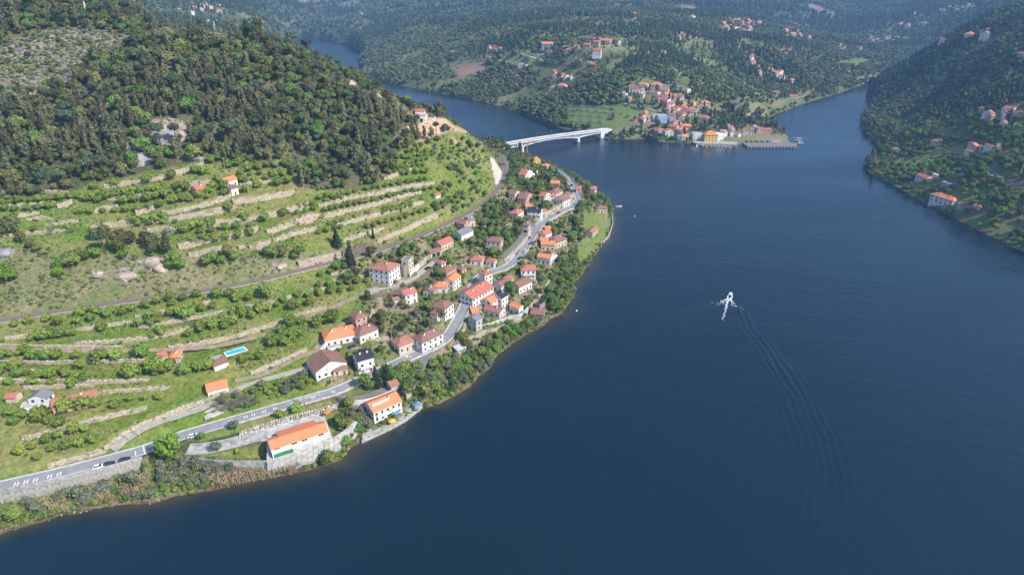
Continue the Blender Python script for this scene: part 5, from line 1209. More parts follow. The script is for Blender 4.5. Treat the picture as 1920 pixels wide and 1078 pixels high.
# ------------------------------------------------------------------ boats
def boat_proto(L, wd, cabin):
    root = empty('moored_boat'); b = MB(); n = 9; vs = []
    for i in range(n):
        u = i/(n-1); w_ = wd/2*math.sin(min(1, (1-u)*1.35+.0)*math.pi/2)**.7*(1 if u > .05 else .85); x = (u-.5)*L; sh = .75+.35*u*u
        vs += [(x, -w_, sh), (x, w_, sh), (x, w_*.65, -.25), (x, -w_*.65, -.25)]
    fs = []
    for i in range(n-1):
        a = i*4; c = a+4; fs += [(a, c, c+3, a+3), (a+1, a+2, c+2, c+1), (a+2, a+3, c+3, c+2), (a, a+1, c+1, c)]
    fs += [(0, 3, 2, 1), ((n-1)*4, (n-1)*4+1, (n-1)*4+2, (n-1)*4+3)]
    b.add(vs, fs, M['white']); b.build('hull', root)
    b = MB(); b.box(-L*.38, -L*.02, -wd*.3, wd*.3, .76, .83, M['glass']); b.build('cockpit', root)
    b = MB()
    if cabin: b.box(-L*.05, L*.22, -wd*.32, wd*.32, .8, 1.75, M['white']); b.box(-L*.03, L*.23, -wd*.33, wd*.33, 1.15, 1.5, M['glass'])
    else: b.box(0, L*.05, -wd*.3, wd*.3, .8, 1.2, M['glass'])
    b.build('cabin' if cabin else 'windscreen', root)
    b = MB(); b.box(-L*.5-.35, -L*.5+.05, -.2, .2, .2, 1.1, M['glass']); b.build('outboard_motor', root)
    return root
def copy_tree(o, parent=None):
    c = o.copy(); scn.collection.objects.link(c); c.parent = parent
    for ch in o.children: copy_tree(ch, c)
    return c
bp_ = boat_proto(8.5, 3.2, True); bp2 = boat_proto(5.5, 2.0, False)
bp_.name = 'motor_boat'; bp_.scale = (.98,)*3; bp_.location = (BX, BY, .1)
d2 = unproj(1355, 596, 0); bp_.rotation_euler = (0, R(-4), math.atan2(BY-d2[1], BX-d2[0]))
props(bp_, 'white open motor boat speeding up the river at the head of its wake', 'boat')
bspots = [((795,668),0),((830,676),1),((870,672),0),((905,675),0),((940,678),0),((975,678),0),((1010,684),0),((1050,688),0)]
for i, ((x, y), k) in enumerate(bspots):
    o = bp2 if i == 0 else copy_tree(bp2); bx_, by_ = unproj(*_h(x, y+8), 0); o.location = (bx_, by_-1.5, .05); o.rotation_euler = (0, 0, 1.4+random.uniform(-.3, .3)); props(o, 'small white boat moored along the floating pontoon under the yellow hotel', 'boat', 'boats along the hotel pontoon')
for i, (x, y) in enumerate([(1670,605),(1700,612),(1725,608),(1705,632),(1722,645),(1715,658),(1680,628)]):
    o = copy_tree(bp_ if i % 2 else bp2); bx_, by_ = unproj(*_h(x, y), 0); o.location = (bx_, by_, .05); o.rotation_euler = (0, 0, 2.9+random.uniform(-.3, .3)); o.name = 'moored_boat'; props(o, 'white boat moored round the pontoon at the tip of the stone quay', 'boat', 'boats at the tip of the quay')
o = copy_tree(bp2); o.location = (*unproj(1160, 388, 0), .05); o.rotation_euler = (0, 0, .1); o.name = 'moored_boat'; props(o, 'small white boat lying off the tip of the near river point', 'boat')
for i, (px, py) in enumerate([(1165,260),(1175,259),(1190,259)]):
    o = copy_tree(bp2); o.location = (*unproj(px, py, 0), .05); o.rotation_euler = (0, 0, random.random()); o.name = 'moored_boat'; props(o, 'little white boat drawn up by the bank right of the bridge', 'boat', 'boats by the bank right of the bridge')
for px, py, lab in ((1081, 583, 'small white buoy floating off the lower village'), (1190, 406, 'small white buoy floating right of the river point')):
    b = MB()
    for k in range(6):
        z0, z1 = -.5+k*.2, -.3+k*.2; r0 = math.sqrt(max(.36-(z0-.1)**2, .01)); r1 = math.sqrt(max(.36-(z1-.1)**2, .01)); b.tube((0, 0, z0), (0, 0, z1), r0, r1, M['white'], 10)
    o = b.build('buoy'); o.location = (*unproj(px, py, 0), 0); props(o, lab, 'buoy')
# foam of the speed boat
b = MB(); dirv = Vector((BX-d2[0], BY-d2[1], 0)).normalized(); nn_ = Vector((-dirv.y, dirv.x, 0)); org = Vector((BX, BY, 0)) - dirv*3.5
def quadf(c, r, z, mat=M['foam']):
    k = random.randint(5, 7); a0 = random.random()*6; b.add([(c.x+r*random.uniform(.6, 1)*math.cos(a0+i*6.283/k), c.y+r*random.uniform(.6, 1)*math.sin(a0+i*6.283/k), z) for i in range(k)], [tuple(range(k))], mat)
for i in range(520):
    u = random.random()**1.6; s = random.choice((-1, 1)); 
    p = org - dirv*(u*9.0 + random.uniform(0, 1.5)*u*4) + nn_*s*(.6 + u*6.5 - random.random()*u*4.2)
    if random.random() < 1-u*.45: quadf(p, random.uniform(.10, .36)*(1-u*.35), .42+random.uniform(0, .12))
for i in range(300):
    u = random.random(); p = org - dirv*(u*31) + nn_*(random.gauss(0, .38)+.3*math.sin(u*6)); 
    if random.random() < 1-u*.7: quadf(p, random.uniform(.15, .5)*(1-u*.4), .40+random.uniform(0, .08))
for s, a0_, a1_ in ((1, 9, 12), (-1, 9, 12)):
    for i in range(9): u = a0_ + (a1_-a0_)*random.random(); p = org - dirv*u*1.0 + nn_*s*(u*.82+random.gauss(0, .15)); quadf(p, random.uniform(.1, .28), .43)
props(b.build('wake_foam'), 'white foam thrown up behind the speeding motor boat', kind='stuff')
# ------------------------------------------------------------------ cars
def car_proto(body):
    root = empty('parked_car'); b = MB()
    prof = [(-2.1, .35), (-2.15, .75), (-1.95, .95), (-1.0, 1.0), (.95, .98), (1.9, .82), (2.1, .6), (2.1, .35)]
    vs = [(x, s*.86, z) for s in (-1, 1) for x, z in prof]; k = len(prof)
    b.add(vs, [tuple(range(k)), tuple(range(k, 2*k))[::-1]] + [(i, k+i, k+(i+1) % k, (i+1) % k) for i in range(k)], body); bo = b.build('body', root)
    b = MB(); vs = [(-1.75, .97, .78), (.95, .97, .80), (.35, 1.42, .62), (-1.35, 1.45, .62)]
    b.add([(x, -y, z) for x, z, y in vs] + [(x, y, z) for x, z, y in vs], [(0, 1, 2, 3), (7, 6, 5, 4), (0, 4, 5, 1), (1, 5, 6, 2), (2, 6, 7, 3), (3, 7, 4, 0)], M['glass']); b.build('windows', root)
    b = MB(); b.add([(.33, -.60, 1.43), (.33, .60, 1.43), (-1.33, .60, 1.46), (-1.33, -.60, 1.46), (.33, -.60, 1.47), (.33, .60, 1.47), (-1.33, .60, 1.50), (-1.33, -.60, 1.50)], [(4, 5, 6, 7), (0, 3, 2, 1), (0, 1, 5, 4), (1, 2, 6, 5), (2, 3, 7, 6), (3, 0, 4, 7)], body); b.build('roof', root)
    for x in (-1.3, 1.3):
        for s in (-.8, .8): b = MB(); b.tube((x, s-.1, .32), (x, s+.1, .32), .32, .32, M['tyre'], 12); b.build('wheel', root)
    for s in (-.6, .6): b = MB(); b.box(2.05, 2.13, s-.17, s+.17, .62, .76, M['frame']); b.build('headlight', root)
    return root
carm = {k: mat_var('car_paint_'+k, c, .3, .05, .3, spec=.6) for k, c in (('white', (.8, .8, .8)), ('black', (.025, .027, .035)), ('navy', (.03, .05, .10)), ('red', (.55, .03, .03)), ('silver', (.45, .46, .48)))}
cars = [(177,876,193,872,'white','white car at the left of three parked on the road above the reeds'),(193,872,216,866,'black','black estate car in the middle of three parked on the road above the reeds'),(222,864,245,858,'black','dark hatchback at the right of three parked on the road above the reeds'),
 (355,818,369,815,'white','white car half hidden behind the big bright tree'),(764,682,781,687,'navy','dark blue car parked in the lay-by beside the road'),(1044,400,1051,396,'red','red car parked at the upper edge of the main road'),
 (982,473,990,468,'white','white car parked on the river side of the village road'),(973,485,981,482,'black','dark car parked just behind a white one on the village road'),(994,458,1000,453,'navy','dark car in the shade of the village road trees'),(797,505,808,500,'black','dark car on the gravel drive of the manor'),
 (1069,349,1074,346,'black','black car on the narrow road near the river point'),(1063,337,1067,334,'white','white car higher up the narrow road near the river point'),(989,449,993,442,'navy','dark blue car on the inner village road'),(656,650,663,647,'navy','dark blue car in the yard of the orange roofed villa')]
cp = {}
for x0, y0, x1, y1, c, lab in cars:
    if c not in cp: o = cp[c] = car_proto(carm[c])
    else: o = copy_tree(cp[c])
    q = hit((x0+x1)/2, (y0+y1)/2+2); zc = q[2]
    i = int(np.argmin(np.hypot(roadQ[:, 0]-q[0], roadQ[:, 1]-q[1])))
    if np.hypot(roadQ[i, 0]-q[0], roadQ[i, 1]-q[1]) < 4.5: zc = roadQ[i, 2]-.05
    elif 'lay-by' in lab: zc = roadQ[i, 2]-.02
    a_ = unproj(x0, y0, zc+.7); b_ = unproj(x1, y1, zc+.7)
    o.location = ((a_[0]+b_[0])/2, (a_[1]+b_[1])/2, zc+.04); o.rotation_euler = (0, 0, math.atan2(b_[1]-a_[1], b_[0]-a_[0])); props(o, lab, 'car')
for i, x in enumerate(list(range(1205,1300,11)) + list(range(1318,1440,12))):
    o = copy_tree(cp[['silver', 'black', 'white', 'navy'][i % 4]] if ['silver', 'black', 'white', 'navy'][i % 4] in cp else cp['black']); q = unproj(*_h(x, 640), 2.0); o.location = (q[0], q[1], 2.02); o.rotation_euler = (0, 0, 1.45); props(o, 'car parked in the long row on the stone quay', 'car', 'cars parked on the stone quay')
# ------------------------------------------------------------------ poles, masts and small things
def pole(px, py, h, label, lamp=False, cross=True, mat=None, group=None, name='utility_pole', r=.14):
    q = hit(px, py); root = empty(name, q); b = MB(); b.tube((0, 0, -1), (0, 0, h), r, r*.65, mat or M['pale'], 8); b.build('pole', root)
    b = MB()
    if lamp: b.tube((0, 0, h-.1), (1.3, -.3, h+.2), .06, .05, M['metal']); b.box(1.1, 1.8, -.4, -.1, h+.15, h+.28, M['metal']); b.build('lamp_head', root)
    elif cross:
        b.box(-.9, .9, -.07, .07, h-.6, h-.42, mat or M['pale']); b.build('crossarm', root)
        for s in (-.8, 0, .8): b = MB(); b.tube((s, 0, h-.42), (s, 0, h-.15), .06, .05, M['glass']); b.build('insulator', root)
    return props(root, label, 'pole', group)
pole(736, 650, 9, 'pale utility pole left of the cream pyramid roofed house'); pole(811.5, 661, 9, 'street light with dark base at the end of the lay-by', lamp=True, mat=M['metal'], name='street_lamp')
pole(572, 760, 8, 'dark street lamp between road and lawn near the round tree', lamp=True, mat=M['metal'], name='street_lamp'); pole(263, 820, 8, 'leaning looking pale pole at the fork of the farm track'); pole(243, 826, 6, 'slender pole beside the lower farm track', cross=False)
pole(502, 560, 9, 'pale pole beside the rounded tree below the railway'); pole(424, 326, 10, 'thin pole on the upper terraces above the orange roofed cottage'); pole(620, 708, 6, 'pole in front of the wide white gabled house'); pole(642, 712, 6, 'second pole right of the cream outbuilding', cross=False)
pole(533, 680, 8, 'pale pole on the bend of the house lane'); pole(1046, 322, 8, 'lamp post beside the shore road near the yellow house', lamp=True, mat=M['metal'], name='street_lamp'); pole(868, 586, 8, 'street lamp where the road curves beneath the long red roof', lamp=True, mat=M['metal'], name='street_lamp')
pole(1034, 412, 8, 'lamp post on the river side of the main road', lamp=True, mat=M['metal'], name='street_lamp'); pole(288, 300+122, 5, 'small post on the terraces below the boulder wall', cross=False)
pole(1677, 250, 17, 'tall white mast standing in the trees on the shaded bank', cross=False, r=.35, name='mast'); pole(1911, 331, 17, 'tall white mast at the right edge above the bank road', cross=False, r=.35, name='mast')
pole(1196, 90, 14, 'tall white pole at the ridge road junction', cross=False, r=.3, name='mast'); pole(1135, 96, 12, 'white pole below the ridge hamlet', cross=False, r=.3, name='mast'); pole(199, 20, 22, 'grey mast on the far hillside right of the red and white mast', cross=False, r=.4, name='mast')
def vine_posts():
    rows = [((140,640),(611,536),34),((10,632),(250,598),14),((330,650),(611,575),22),((430,690),(560,668),9),((300,372),(440,360),9),((60,398),(200,386),8),((350,475),(560,434),14),((640,448),(800,406),12),((20,760),(110,830),4),((90,842),(210,810),8)]
    b = MB(); b.tube((0, 0, -.5), (0, 0, 1.7), .09, .08, M['pale'], 6); me = b.mesh('fence_post')
    for (a, c, n_) in rows:
        for i in range(n_):
            f = i/(n_-1); q = hit(a[0]+(c[0]-a[0])*f + random.uniform(-1, 1), a[1]+(c[1]-a[1])*f + random.uniform(-1.5, 1.5)); o = link(bpy.data.objects.new('vine_post', me)); o.location = q
            props(o, 'thin pale vine post standing along an orchard terrace', 'post', 'vine posts on the terraces')
vine_posts()
# red and white mast on the crest
q = hit(166, 38); root = empty('striped_mast', q); hh = 17.0
for k in range(5):
    b = MB(); b.tube((0, 0, k*hh/5-(1 if k == 0 else 0)), (0, 0, (k+1)*hh/5), .75-.07*k, .68-.07*k, M['redpaint'] if k in (1, 4) else (M['white'] if k in (2, 3) else M['metal']), 10); b.build('mast_section', root)
props(root, 'tall red and white striped mast on the wooded crest at top left', 'mast')
# tower crane seen over the bridge end
q = (*unproj(988.5, 291, 1.0), 1.0); root = empty('tower_crane', q); b = MB(); b.box(-.45, .45, -.45, .45, -1, 14, M['orangepaint']); b.build('mast', root)
b = MB(); b.box(-3, 11, -.3, .3, 14, 14.6, M['orangepaint']); b.build('jib', root); b = MB(); b.box(-3.4, -2, -.6, .6, 12.8, 14.2, M['concrete']); b.build('counterweight', root); props(root, 'thin orange crane standing at the shore below the bridge', 'crane')
def lattice(px, py, h, label):
    q = hit(px, py); root = empty('electricity_pylon', q); b = MB(); w0, w1 = h*.13, h*.02
    cs = lambda f: [(sx*(w0+(w1-w0)*f), sy*(w0+(w1-w0)*f), h*f) for sx, sy in ((-1, -1), (1, -1), (1, 1), (-1, 1))]
    for k in range(4): b.tube(cs(0)[k], cs(1)[k], .18, .12, M['pale'], 4)
    for i in range(7):
        A_, B2 = cs(i/7), cs((i+1)/7)
        for k in range(4): b.tube(A_[k], B2[(k+1) % 4], .10, .10, M['pale'], 3); b.tube(A_[k], A_[(k+1) % 4], .10, .10, M['pale'], 3)
    b.build('lattice_tower', root)
    for f in (.72, .85, .97): b = MB(); b.box(-h*.16, h*.16, -.2, .2, h*f, h*f+.35, M['pale']); b.build('crossarm', root)
    props(root, label, 'pylon')
lattice(1379, 212, 20, 'lattice electricity pylon behind the harbour village'); lattice(1504, 44, 26, 'lattice electricity pylon left of two beside the far brown field'); lattice(1513, 42, 26, 'lattice electricity pylon right of two beside the far brown field')
# parasols, tables and garden things on the riverside quay
def parasol(px, py, z, mat, label):
    x, y = unproj(px, py, z+2.2); root = empty('parasol', (x, y, z)); b = MB(); b.tube((0, 0, 0), (0, 0, 2.5), .05, .04, M['metal']); b.build('pole', root); b = MB(); n_ = 8
    b.add([(1.7*math.cos(i*6.283/n_), 1.7*math.sin(i*6.283/n_), 2.1) for i in range(n_)] + [(0, 0, 2.75), (0, 0, 2.6)], [(i, (i+1) % n_, n_) for i in range(n_)] + [((i+1) % n_, i, n_+1) for i in range(n_)], mat); b.build('canopy', root); props(root, label, 'parasol')
parasol(735, 788, 1.5, M['yellowpaint'], 'yellow parasol on the quay of the waterside house'); parasol(780, 757, 1.5, M['bluepaint'], 'blue parasol at the right end of the waterside quay'); parasol(742, 773, 2.2, M['bluepaint'], 'blue parasol under the tree beside the waterside house'); parasol(613, 771, 7.6, M['orangepaint'], 'orange parasol on the lawn right of the hall')
for i, (px, py, rz) in enumerate(((722, 793, .5), (729, 790, .6), (786, 754, .5))):
    root = empty('lounger', (*unproj(px, py, 1.5), 1.5), rz); b = MB(); b.box(-1, .5, -.35, .35, .3, .42, M['white']); b.build('seat', root); b = MB(); b.add([(.5, -.35, .3), (.5, .35, .3), (1.1, .35, .8), (1.1, -.35, .8), (.5, -.35, .42), (.5, .35, .42), (1.05, .35, .92), (1.05, -.35, .92)], [(0, 1, 2, 3), (4, 7, 6, 5), (0, 4, 5, 1), (3, 2, 6, 7), (0, 3, 7, 4), (1, 5, 6, 2)], M['white']); b.build('backrest', root)
    for sx in (-.9, .4):
        for sy in (-.3, .3): b = MB(); b.box(sx-.04, sx+.04, sy-.04, sy+.04, 0, .3, M['metal']); b.build('leg', root)
    props(root, ('white lounger nearest the yellow parasol', 'second white lounger beside the yellow parasol', 'white lounger under the blue parasol at the quay end')[i], 'lounger')
q = unproj(783, 748, 2.0)
b = MB(); pts = [(694,801),(712,795),(716,799),(700,807)]; px_slab('boat_ramp', pts, M['wood'], 'small wooden landing frame on the waterside quay', .4, .3, kind=None, cat='landing')
px_slab('ruined_terrace', [(748,722),(775,713),(783,722),(762,740)], M['gravel'], 'pale flat roof terrace right of the waterside house', 1.6, 4)
px_slab('bare_slabs', [(383,780),(405,765),(420,762),(425,768),(400,778),(384,784)], M['pale'], 'bare white rock slabs beside the lower farm track', .25, 1.0)
px_slab('bare_slabs', [(384,772),(400,762),(430,752),(432,757),(410,764)], M['pale'], 'upper bare white rock slabs beside the lower farm track', .25, 1.0)
def rock_at(px, py, r, mat, label):
    bm = bmesh.new(); bmesh.ops.create_icosphere(bm, subdivisions=3, radius=1.0)
    for v_ in bm.verts:
        k = 1+.35*(fbm(np.array([v_.co.x*3+px]), np.array([v_.co.y*3+v_.co.z*2]), 1.5, 5)[0]-.5)*2; v_.co *= k
    for v_ in bm.verts: v_.co = Vector((v_.co.x*r*1.3, v_.co.y*r, v_.co.z*r*.6))
    me = bpy.data.meshes.new('rock'); bm.to_mesh(me); bm.free(); me.materials.append(mat); o = link(bpy.data.objects.new('rock', me)); q = hit(px, py); o.location = (q[0], q[1], q[2]-.1*r); o.rotation_euler = (.3, 0, random.random()*6); props(o, label, 'rock')
for px, py, r, m_, lab in ((305,258,7,'rockgrey','large grey boulder in the rocky clearing of the wood'),(322,242,6,'rock','tan crag above the large grey boulder'),(345,250,5,'rock','tan crag right of the large grey boulder'),(262,301,7,'rockgrey','flat grey slab above the uppermost terrace wall'),(367,297,3.5,'rockgrey','small grey slab right end of the uppermost terrace wall'),(385,134,3,'rockgrey','grey rock showing among the crest trees'),
   (285,491,4,'rock','tan outcrop below the dark tree group'),(303,500,4,'rock','right hand tan outcrop below the dark tree group'),(237,518,4,'rock','pale crag on the scrub slope above the railway'),(183,515,3,'rock','left pale crag on the scrub slope above the railway'),(8,474,3.5,'rockgrey','grey boulder at the far left edge'),(528,500,2.5,'rock','small pale crag beside the railway'),(655,158,6,'rock','bare crag on the crest left of the hilltop villa'),(700,182,6,'rock','bare crag on the crest nearest the hilltop villa')): rock_at(px, py, r, M[m_], lab)
# ------------------------------------------------------------------ plants
def leafmat(name, c, c2, rnd=.25, scale=.9, trans=.15):
    m = mat_var(name, c, .75, .3, scale, c2=c2, rnd=rnd, spec=.15); return m
LM = {
 'orchard': leafmat('orange_tree_leaves', (.205, .275, .045), (.11, .17, .028), .25, 1.4),
 'broad': leafmat('broad_leaves', (.155, .225, .045), (.085, .13, .030), .42),
 'bright': leafmat('fresh_green_leaves', (.15, .27, .025), (.08, .16, .018), .15),
 'forest': leafmat('dark_wood_leaves', (.155, .165, .054), (.084, .098, .034), .42, .5),
 'euc': leafmat('bluish_eucalyptus_leaves', (.175, .175, .078), (.105, .115, .05), .4, .5),
 'pine': leafmat('pine_needles', (.095, .135, .06), (.055, .082, .042), .3),
 'conifer': leafmat('conifer_foliage', (.035, .06, .028), (.02, .036, .02), .2),
 'olive': leafmat('grey_green_leaves', (.17, .19, .12), (.10, .12, .07), .2),
 'bare': leafmat('bare_twigs', (.24, .19, .13), (.15, .13, .08), .2),
 'reed': leafmat('dry_reeds', (.48, .38, .24), (.28, .23, .12), .2),
 'scrub': leafmat('scrub_leaves', (.16, .18, .06), (.10, .12, .04), .35),
 'far': leafmat('far_wood_leaves', (.135, .17, .062), (.075, .10, .04), .55, .25),
 'pinkf': leafmat('pink_blossom', (.55, .28, .34), (.40, .20, .26), .1),
 'pale': leafmat('pale_scrub', (.36, .33, .27), (.22, .20, .15), .2),
}
def crown_mesh(name, lobes, nleaf, leaf, mat, seed, core=.72, upb=.35, jit=.18, aspect=1.0):
    """leaf clumps scattered over a group of lobes (centre, radii) round dark uneven cores"""
    rr = np.random.default_rng(seed); V = []; F = []; ci = 0
    tot = sum(l[3]*l[4]*l[5] for l in lobes)**(1)
    ico = bmesh.new(); bmesh.ops.create_icosphere(ico, subdivisions=1, radius=1); iv = np.array([v.co[:] for v in ico.verts]); jf = [[v.index for v in f.verts] for f in ico.faces]; ico.free()
    for (cx, cy, cz, rx, ry, rz_) in lobes:
        k = 1 + rr.uniform(-.2, .2, len(iv))
        P = iv*np.array([rx, ry, rz_])*core*k[:, None] + np.array([cx, cy, cz]); b0 = len(V); V += P.tolist(); F += [[i+b0 for i in f] for f in jf]
    areas = np.array([l[3]*l[5]+l[4]*l[5]+l[3]*l[4] for l in lobes]); areas /= areas.sum()
    for li, l in enumerate(lobes):
        n_ = max(4, int(nleaf*areas[li])); d = rr.normal(size=(n_, 3)); d[:, 2] += upb*np.abs(d[:, 2]); d /= np.linalg.norm(d, axis=1)[:, None]
        rad = rr.uniform(.78, 1.12, n_)[:, None]; P = d*np.array([l[3], l[4], l[5]])*rad + np.array(l[:3])
        nrm = d + rr.normal(size=(n_, 3))*.45; nrm /= np.linalg.norm(nrm, axis=1)[:, None]
        t = np.cross(nrm, rr.normal(size=(n_, 3))); t /= np.linalg.norm(t, axis=1)[:, None]; u = np.cross(nrm, t)
        s = leaf*rr.uniform(.6, 1.3, n_)[:, None]
        for i in range(n_):
            b0 = len(V); p = P[i]; a = t[i]*s[i]; c = u[i]*s[i]*aspect; V += [(p-a-c*.4).tolist(), (p+a*.3-c).tolist(), (p+a+c*.5).tolist(), (p-a*.4+c).tolist()]; F.append([b0, b0+1, b0+2, b0+3])
    me = bpy.data.meshes.new(name); me.from_pydata(V, [], F); me.materials.append(mat); me.update(); return me
def trunk_mesh(h, r, mat, seed, limbs=4, spread=.5, lean=0):
    rr = random.Random(seed); b = MB(); p = Vector((0, 0, -1.2)); q = Vector((lean*h*.5, 0, h*.55)); b.tube(p, q, r*1.2, r*.75, mat, 6)
    top = Vector((lean*h+rr.uniform(-.3, .3), rr.uniform(-.3, .3), h)); b.tube(q, top, r*.75, r*.25, mat, 5)
    for i in range(limbs):
        a = rr.random()*6.28; f = rr.uniform(.45, .85); s = p.lerp(top, f); e = s + Vector((math.cos(a)*h*spread*.5, math.sin(a)*h*spread*.5, h*.22)); b.tube(s, e, r*.4, r*.12, mat, 4)
    return b.mesh('trunk')
def lobes_round(r, h, n_, seed, z0=.55, flat=.8):
    rr = random.Random(seed); L = [(0, 0, h*z0+0, r*.72, r*.72, r*flat*.85)]
    for i in range(n_):
        a = i*2.4+rr.uniform(-.4, .4); d = r*rr.uniform(.3, .58); s = r*rr.uniform(.38, .6); L.append((math.cos(a)*d, math.sin(a)*d, h*z0 + r*rr.uniform(-.25, .55)*flat, s, s*rr.uniform(.8, 1.1), s*rr.uniform(.7, .95)))
    return L
def lobes_tall(r, h, seed, n_=6, lean=0):
    rr = random.Random(seed); L = []
    for i in range(n_):
        f = .28+.66*i/(n_-1); s = r*(1.0-.55*abs(f-.5)*1.7)*rr.uniform(.75, 1.1); L.append((rr.uniform(-.35, .35)*r+lean*h*f, rr.uniform(-.35, .35)*r, h*f, s, s, h*.13))
    return L
def lobes_cone(r, h, seed, n_=8):
    rr = random.Random(seed); return [(rr.uniform(-.1, .1)*r, rr.uniform(-.1, .1)*r, h*(.12+.80*i/(n_-1)), r*(1-.86*i/(n_-1)), r*(1-.86*i/(n_-1)), h*.11) for i in range(n_)]
KIND = {}
def kind(k, variants): KIND[k] = variants
kind('orchard', [(crown_mesh('crown', lobes_round(1.9, 3.4, 6, s, .56, .78), 260, .24, LM['orchard'], s), trunk_mesh(2.2, .14, M['bark'], s, 3)) for s in range(4)])
kind('broad', [(crown_mesh('crown', lobes_round(3.4, 7.5, 9, 10+s, .58, .85), 520, .38, LM['broad'], 10+s), trunk_mesh(5.5, .25, M['bark'], s, 5)) for s in range(4)])
kind('bright', [(crown_mesh('crown', lobes_round(3.4, 7.5, 9, 20+s, .56, .9), 560, .36, LM['bright'], 20+s), trunk_mesh(5.5, .25, M['bark'], s, 5)) for s in range(2)])
kind('forest', [(crown_mesh('crown', lobes_round(3.0, 7.0, 8, 30+s, .60, 1.0), 380, .42, LM['forest'], 30+s), trunk_mesh(5.5, .2, M['bark'], s, 4)) for s in range(5)])
kind('euc', [(crown_mesh('crown', lobes_tall(1.9, 12, 40+s, 7), 420, .40, LM['euc'], 40+s, core=.6), trunk_mesh(11, .2, M['palebark'], s, 4, .25)) for s in range(4)])
kind('pine', [(crown_mesh('crown', lobes_round(3.0, 10.5, 8, 50+s, .80, .5), 420, .34, LM['pine'], 50+s, core=.6), trunk_mesh(8.6, .24, M['bark'], s, 4, .3)) for s in range(3)])
kind('conifer', [(crown_mesh('crown', lobes_cone(2.6, 11, 60+s), 520, .34, LM['conifer'], 60+s, core=.8), trunk_mesh(9, .22, M['bark'], s, 0)) for s in range(2)])
kind('cypress', [(crown_mesh('crown', lobes_cone(1.1, 9, 65, 9), 380, .26, LM['conifer'], 65, core=.85), trunk_mesh(7, .15, M['bark'], 1, 0))])
kind('olive', [(crown_mesh('crown', lobes_round(2.6, 5.5, 8, 70+s, .56, .85), 420, .28, LM['olive'], 70+s, core=.55), trunk_mesh(4, .2, M['bark'], s, 5)) for s in range(2)])
kind('bare', [(crown_mesh('crown', lobes_round(2.6, 6.5, 9, 80+s, .58, 1.0), 420, .22, LM['bare'], 80+s, core=.15, aspect=.3), trunk_mesh(6, .14, M['palebark'], s, 9, .7)) for s in range(3)])
kind('scrub', [(crown_mesh('crown', lobes_round(1.2, 1.2, 5, 90+s, .35, .6), 130, .22, LM['scrub'], 90+s), None) for s in range(4)])
kind('bush', [(crown_mesh('crown', lobes_round(1.6, 2.2, 6, 95+s, .42, .75), 200, .26, LM['broad'], 95+s), None) for s in range(3)])
kind('pinkf', [(crown_mesh('crown', lobes_round(2.6, 5.5, 8, 99, .56, .85), 420, .30, LM['pinkf'], 99), trunk_mesh(4, .2, M['bark'], 3, 5))])
kind('pale', [(crown_mesh('crown', lobes_round(1.3, 1.2, 5, 100+s, .35, .6), 120, .24, LM['pale'], 100+s), None) for s in range(3)])
kind('farwood', [(crown_mesh('crown', lobes_round(4.2, 8.5, 6, 110+s, .5, .9), 130, .75, LM['far'], 110+s, core=.8), None) for s in range(5)])
kind('farpine', [(crown_mesh('crown', lobes_tall(2.4, 12, 120+s, 5), 110, .75, LM['pine'], 120+s, core=.8), None) for s in range(3)])
def stone_mesh(seed):
    rr = random.Random(seed); bm = bmesh.new(); bmesh.ops.create_icosphere(bm, subdivisions=1, radius=.55)
    for v_ in bm.verts: v_.co *= rr.uniform(.7, 1.25); v_.co.z *= .7
    me = bpy.data.meshes.new('stone'); bm.to_mesh(me); bm.free(); me.materials.append(M['rock'] if seed % 2 else M['rockgrey']); return me
kind('stone', [(stone_mesh(s), None) for s in range(4)])
# dry reed clumps: many upright blades
def reed_mesh(seed):
    rr = random.Random(seed); V = []; F = []
    for i in range(150):
        a = rr.random()*6.28; d = rr.random()**.6*1.7; x, y = math.cos(a)*d, math.sin(a)*d; h = rr.uniform(1.3, 3.4); lx, ly = x*.25+rr.uniform(-.4, .4), y*.25+rr.uniform(-.4, .4); w_ = rr.uniform(.05, .13); t = rr.random()*3.14; b0 = len(V)
        V += [(x-w_*math.cos(t), y-w_*math.sin(t), -.4), (x+w_*math.cos(t), y+w_*math.sin(t), -.4), (x+lx+w_*1.4*math.cos(t), y+ly+w_*1.4*math.sin(t), h), (x+lx-w_*math.cos(t), y+ly-w_*math.sin(t), h*.95)]; F.append([b0, b0+1, b0+2, b0+3])
    me = bpy.data.meshes.new('reeds'); me.from_pydata(V, [], F); me.materials.append(LM['reed']); return me
kind('reed', [(reed_mesh(s), None) for s in range(3)])
# --- space kept free
HS = np.array([(a[0], a[1], a[2]) for a in house_sites])
PK = []      # polylines kept clear with half width
for Q, wd in [(roadQ, 4.2), (railQ, 3.2)] + [(laneQ[k], LANES[k][1]/2+.6) for k in laneQ]: PK.append((Q[::2, :2], wd))
def clear(x, y, r=1.0, houses=True):
    x = np.asarray(x, float); y = np.asarray(y, float); ok = np.ones(x.shape, bool)
    for Q, wd in PK:
        m = (x > Q[:, 0].min()-6) & (x < Q[:, 0].max()+6) & (y > Q[:, 1].min()-6) & (y < Q[:, 1].max()+6)
        if m.any():
            d, _, _ = seg_dist(x[m], y[m], Q); k = np.nonzero(m)[0]; ok[k[d < wd+r*.7]] = False
    if houses:
        for (cx, cy, rad, L, Wd, rz_) in house_sites:
            m = np.nonzero((np.abs(x-cx) < rad+r+1) & (np.abs(y-cy) < rad+r+1) & ok)[0]
            if len(m) == 0: continue
            dx, dy = x[m]-cx, y[m]-cy; u = dx*math.cos(rz_)+dy*math.sin(rz_); v_ = -dx*math.sin(rz_)+dy*math.cos(rz_)
            front = np.where(v_ < 0, Wd/2 + r*.8 + 1.6, Wd/2+r*.6)
            ok[m[(np.abs(u) < L/2+r*.7) & (np.abs(v_) < front)]] = False
    return ok
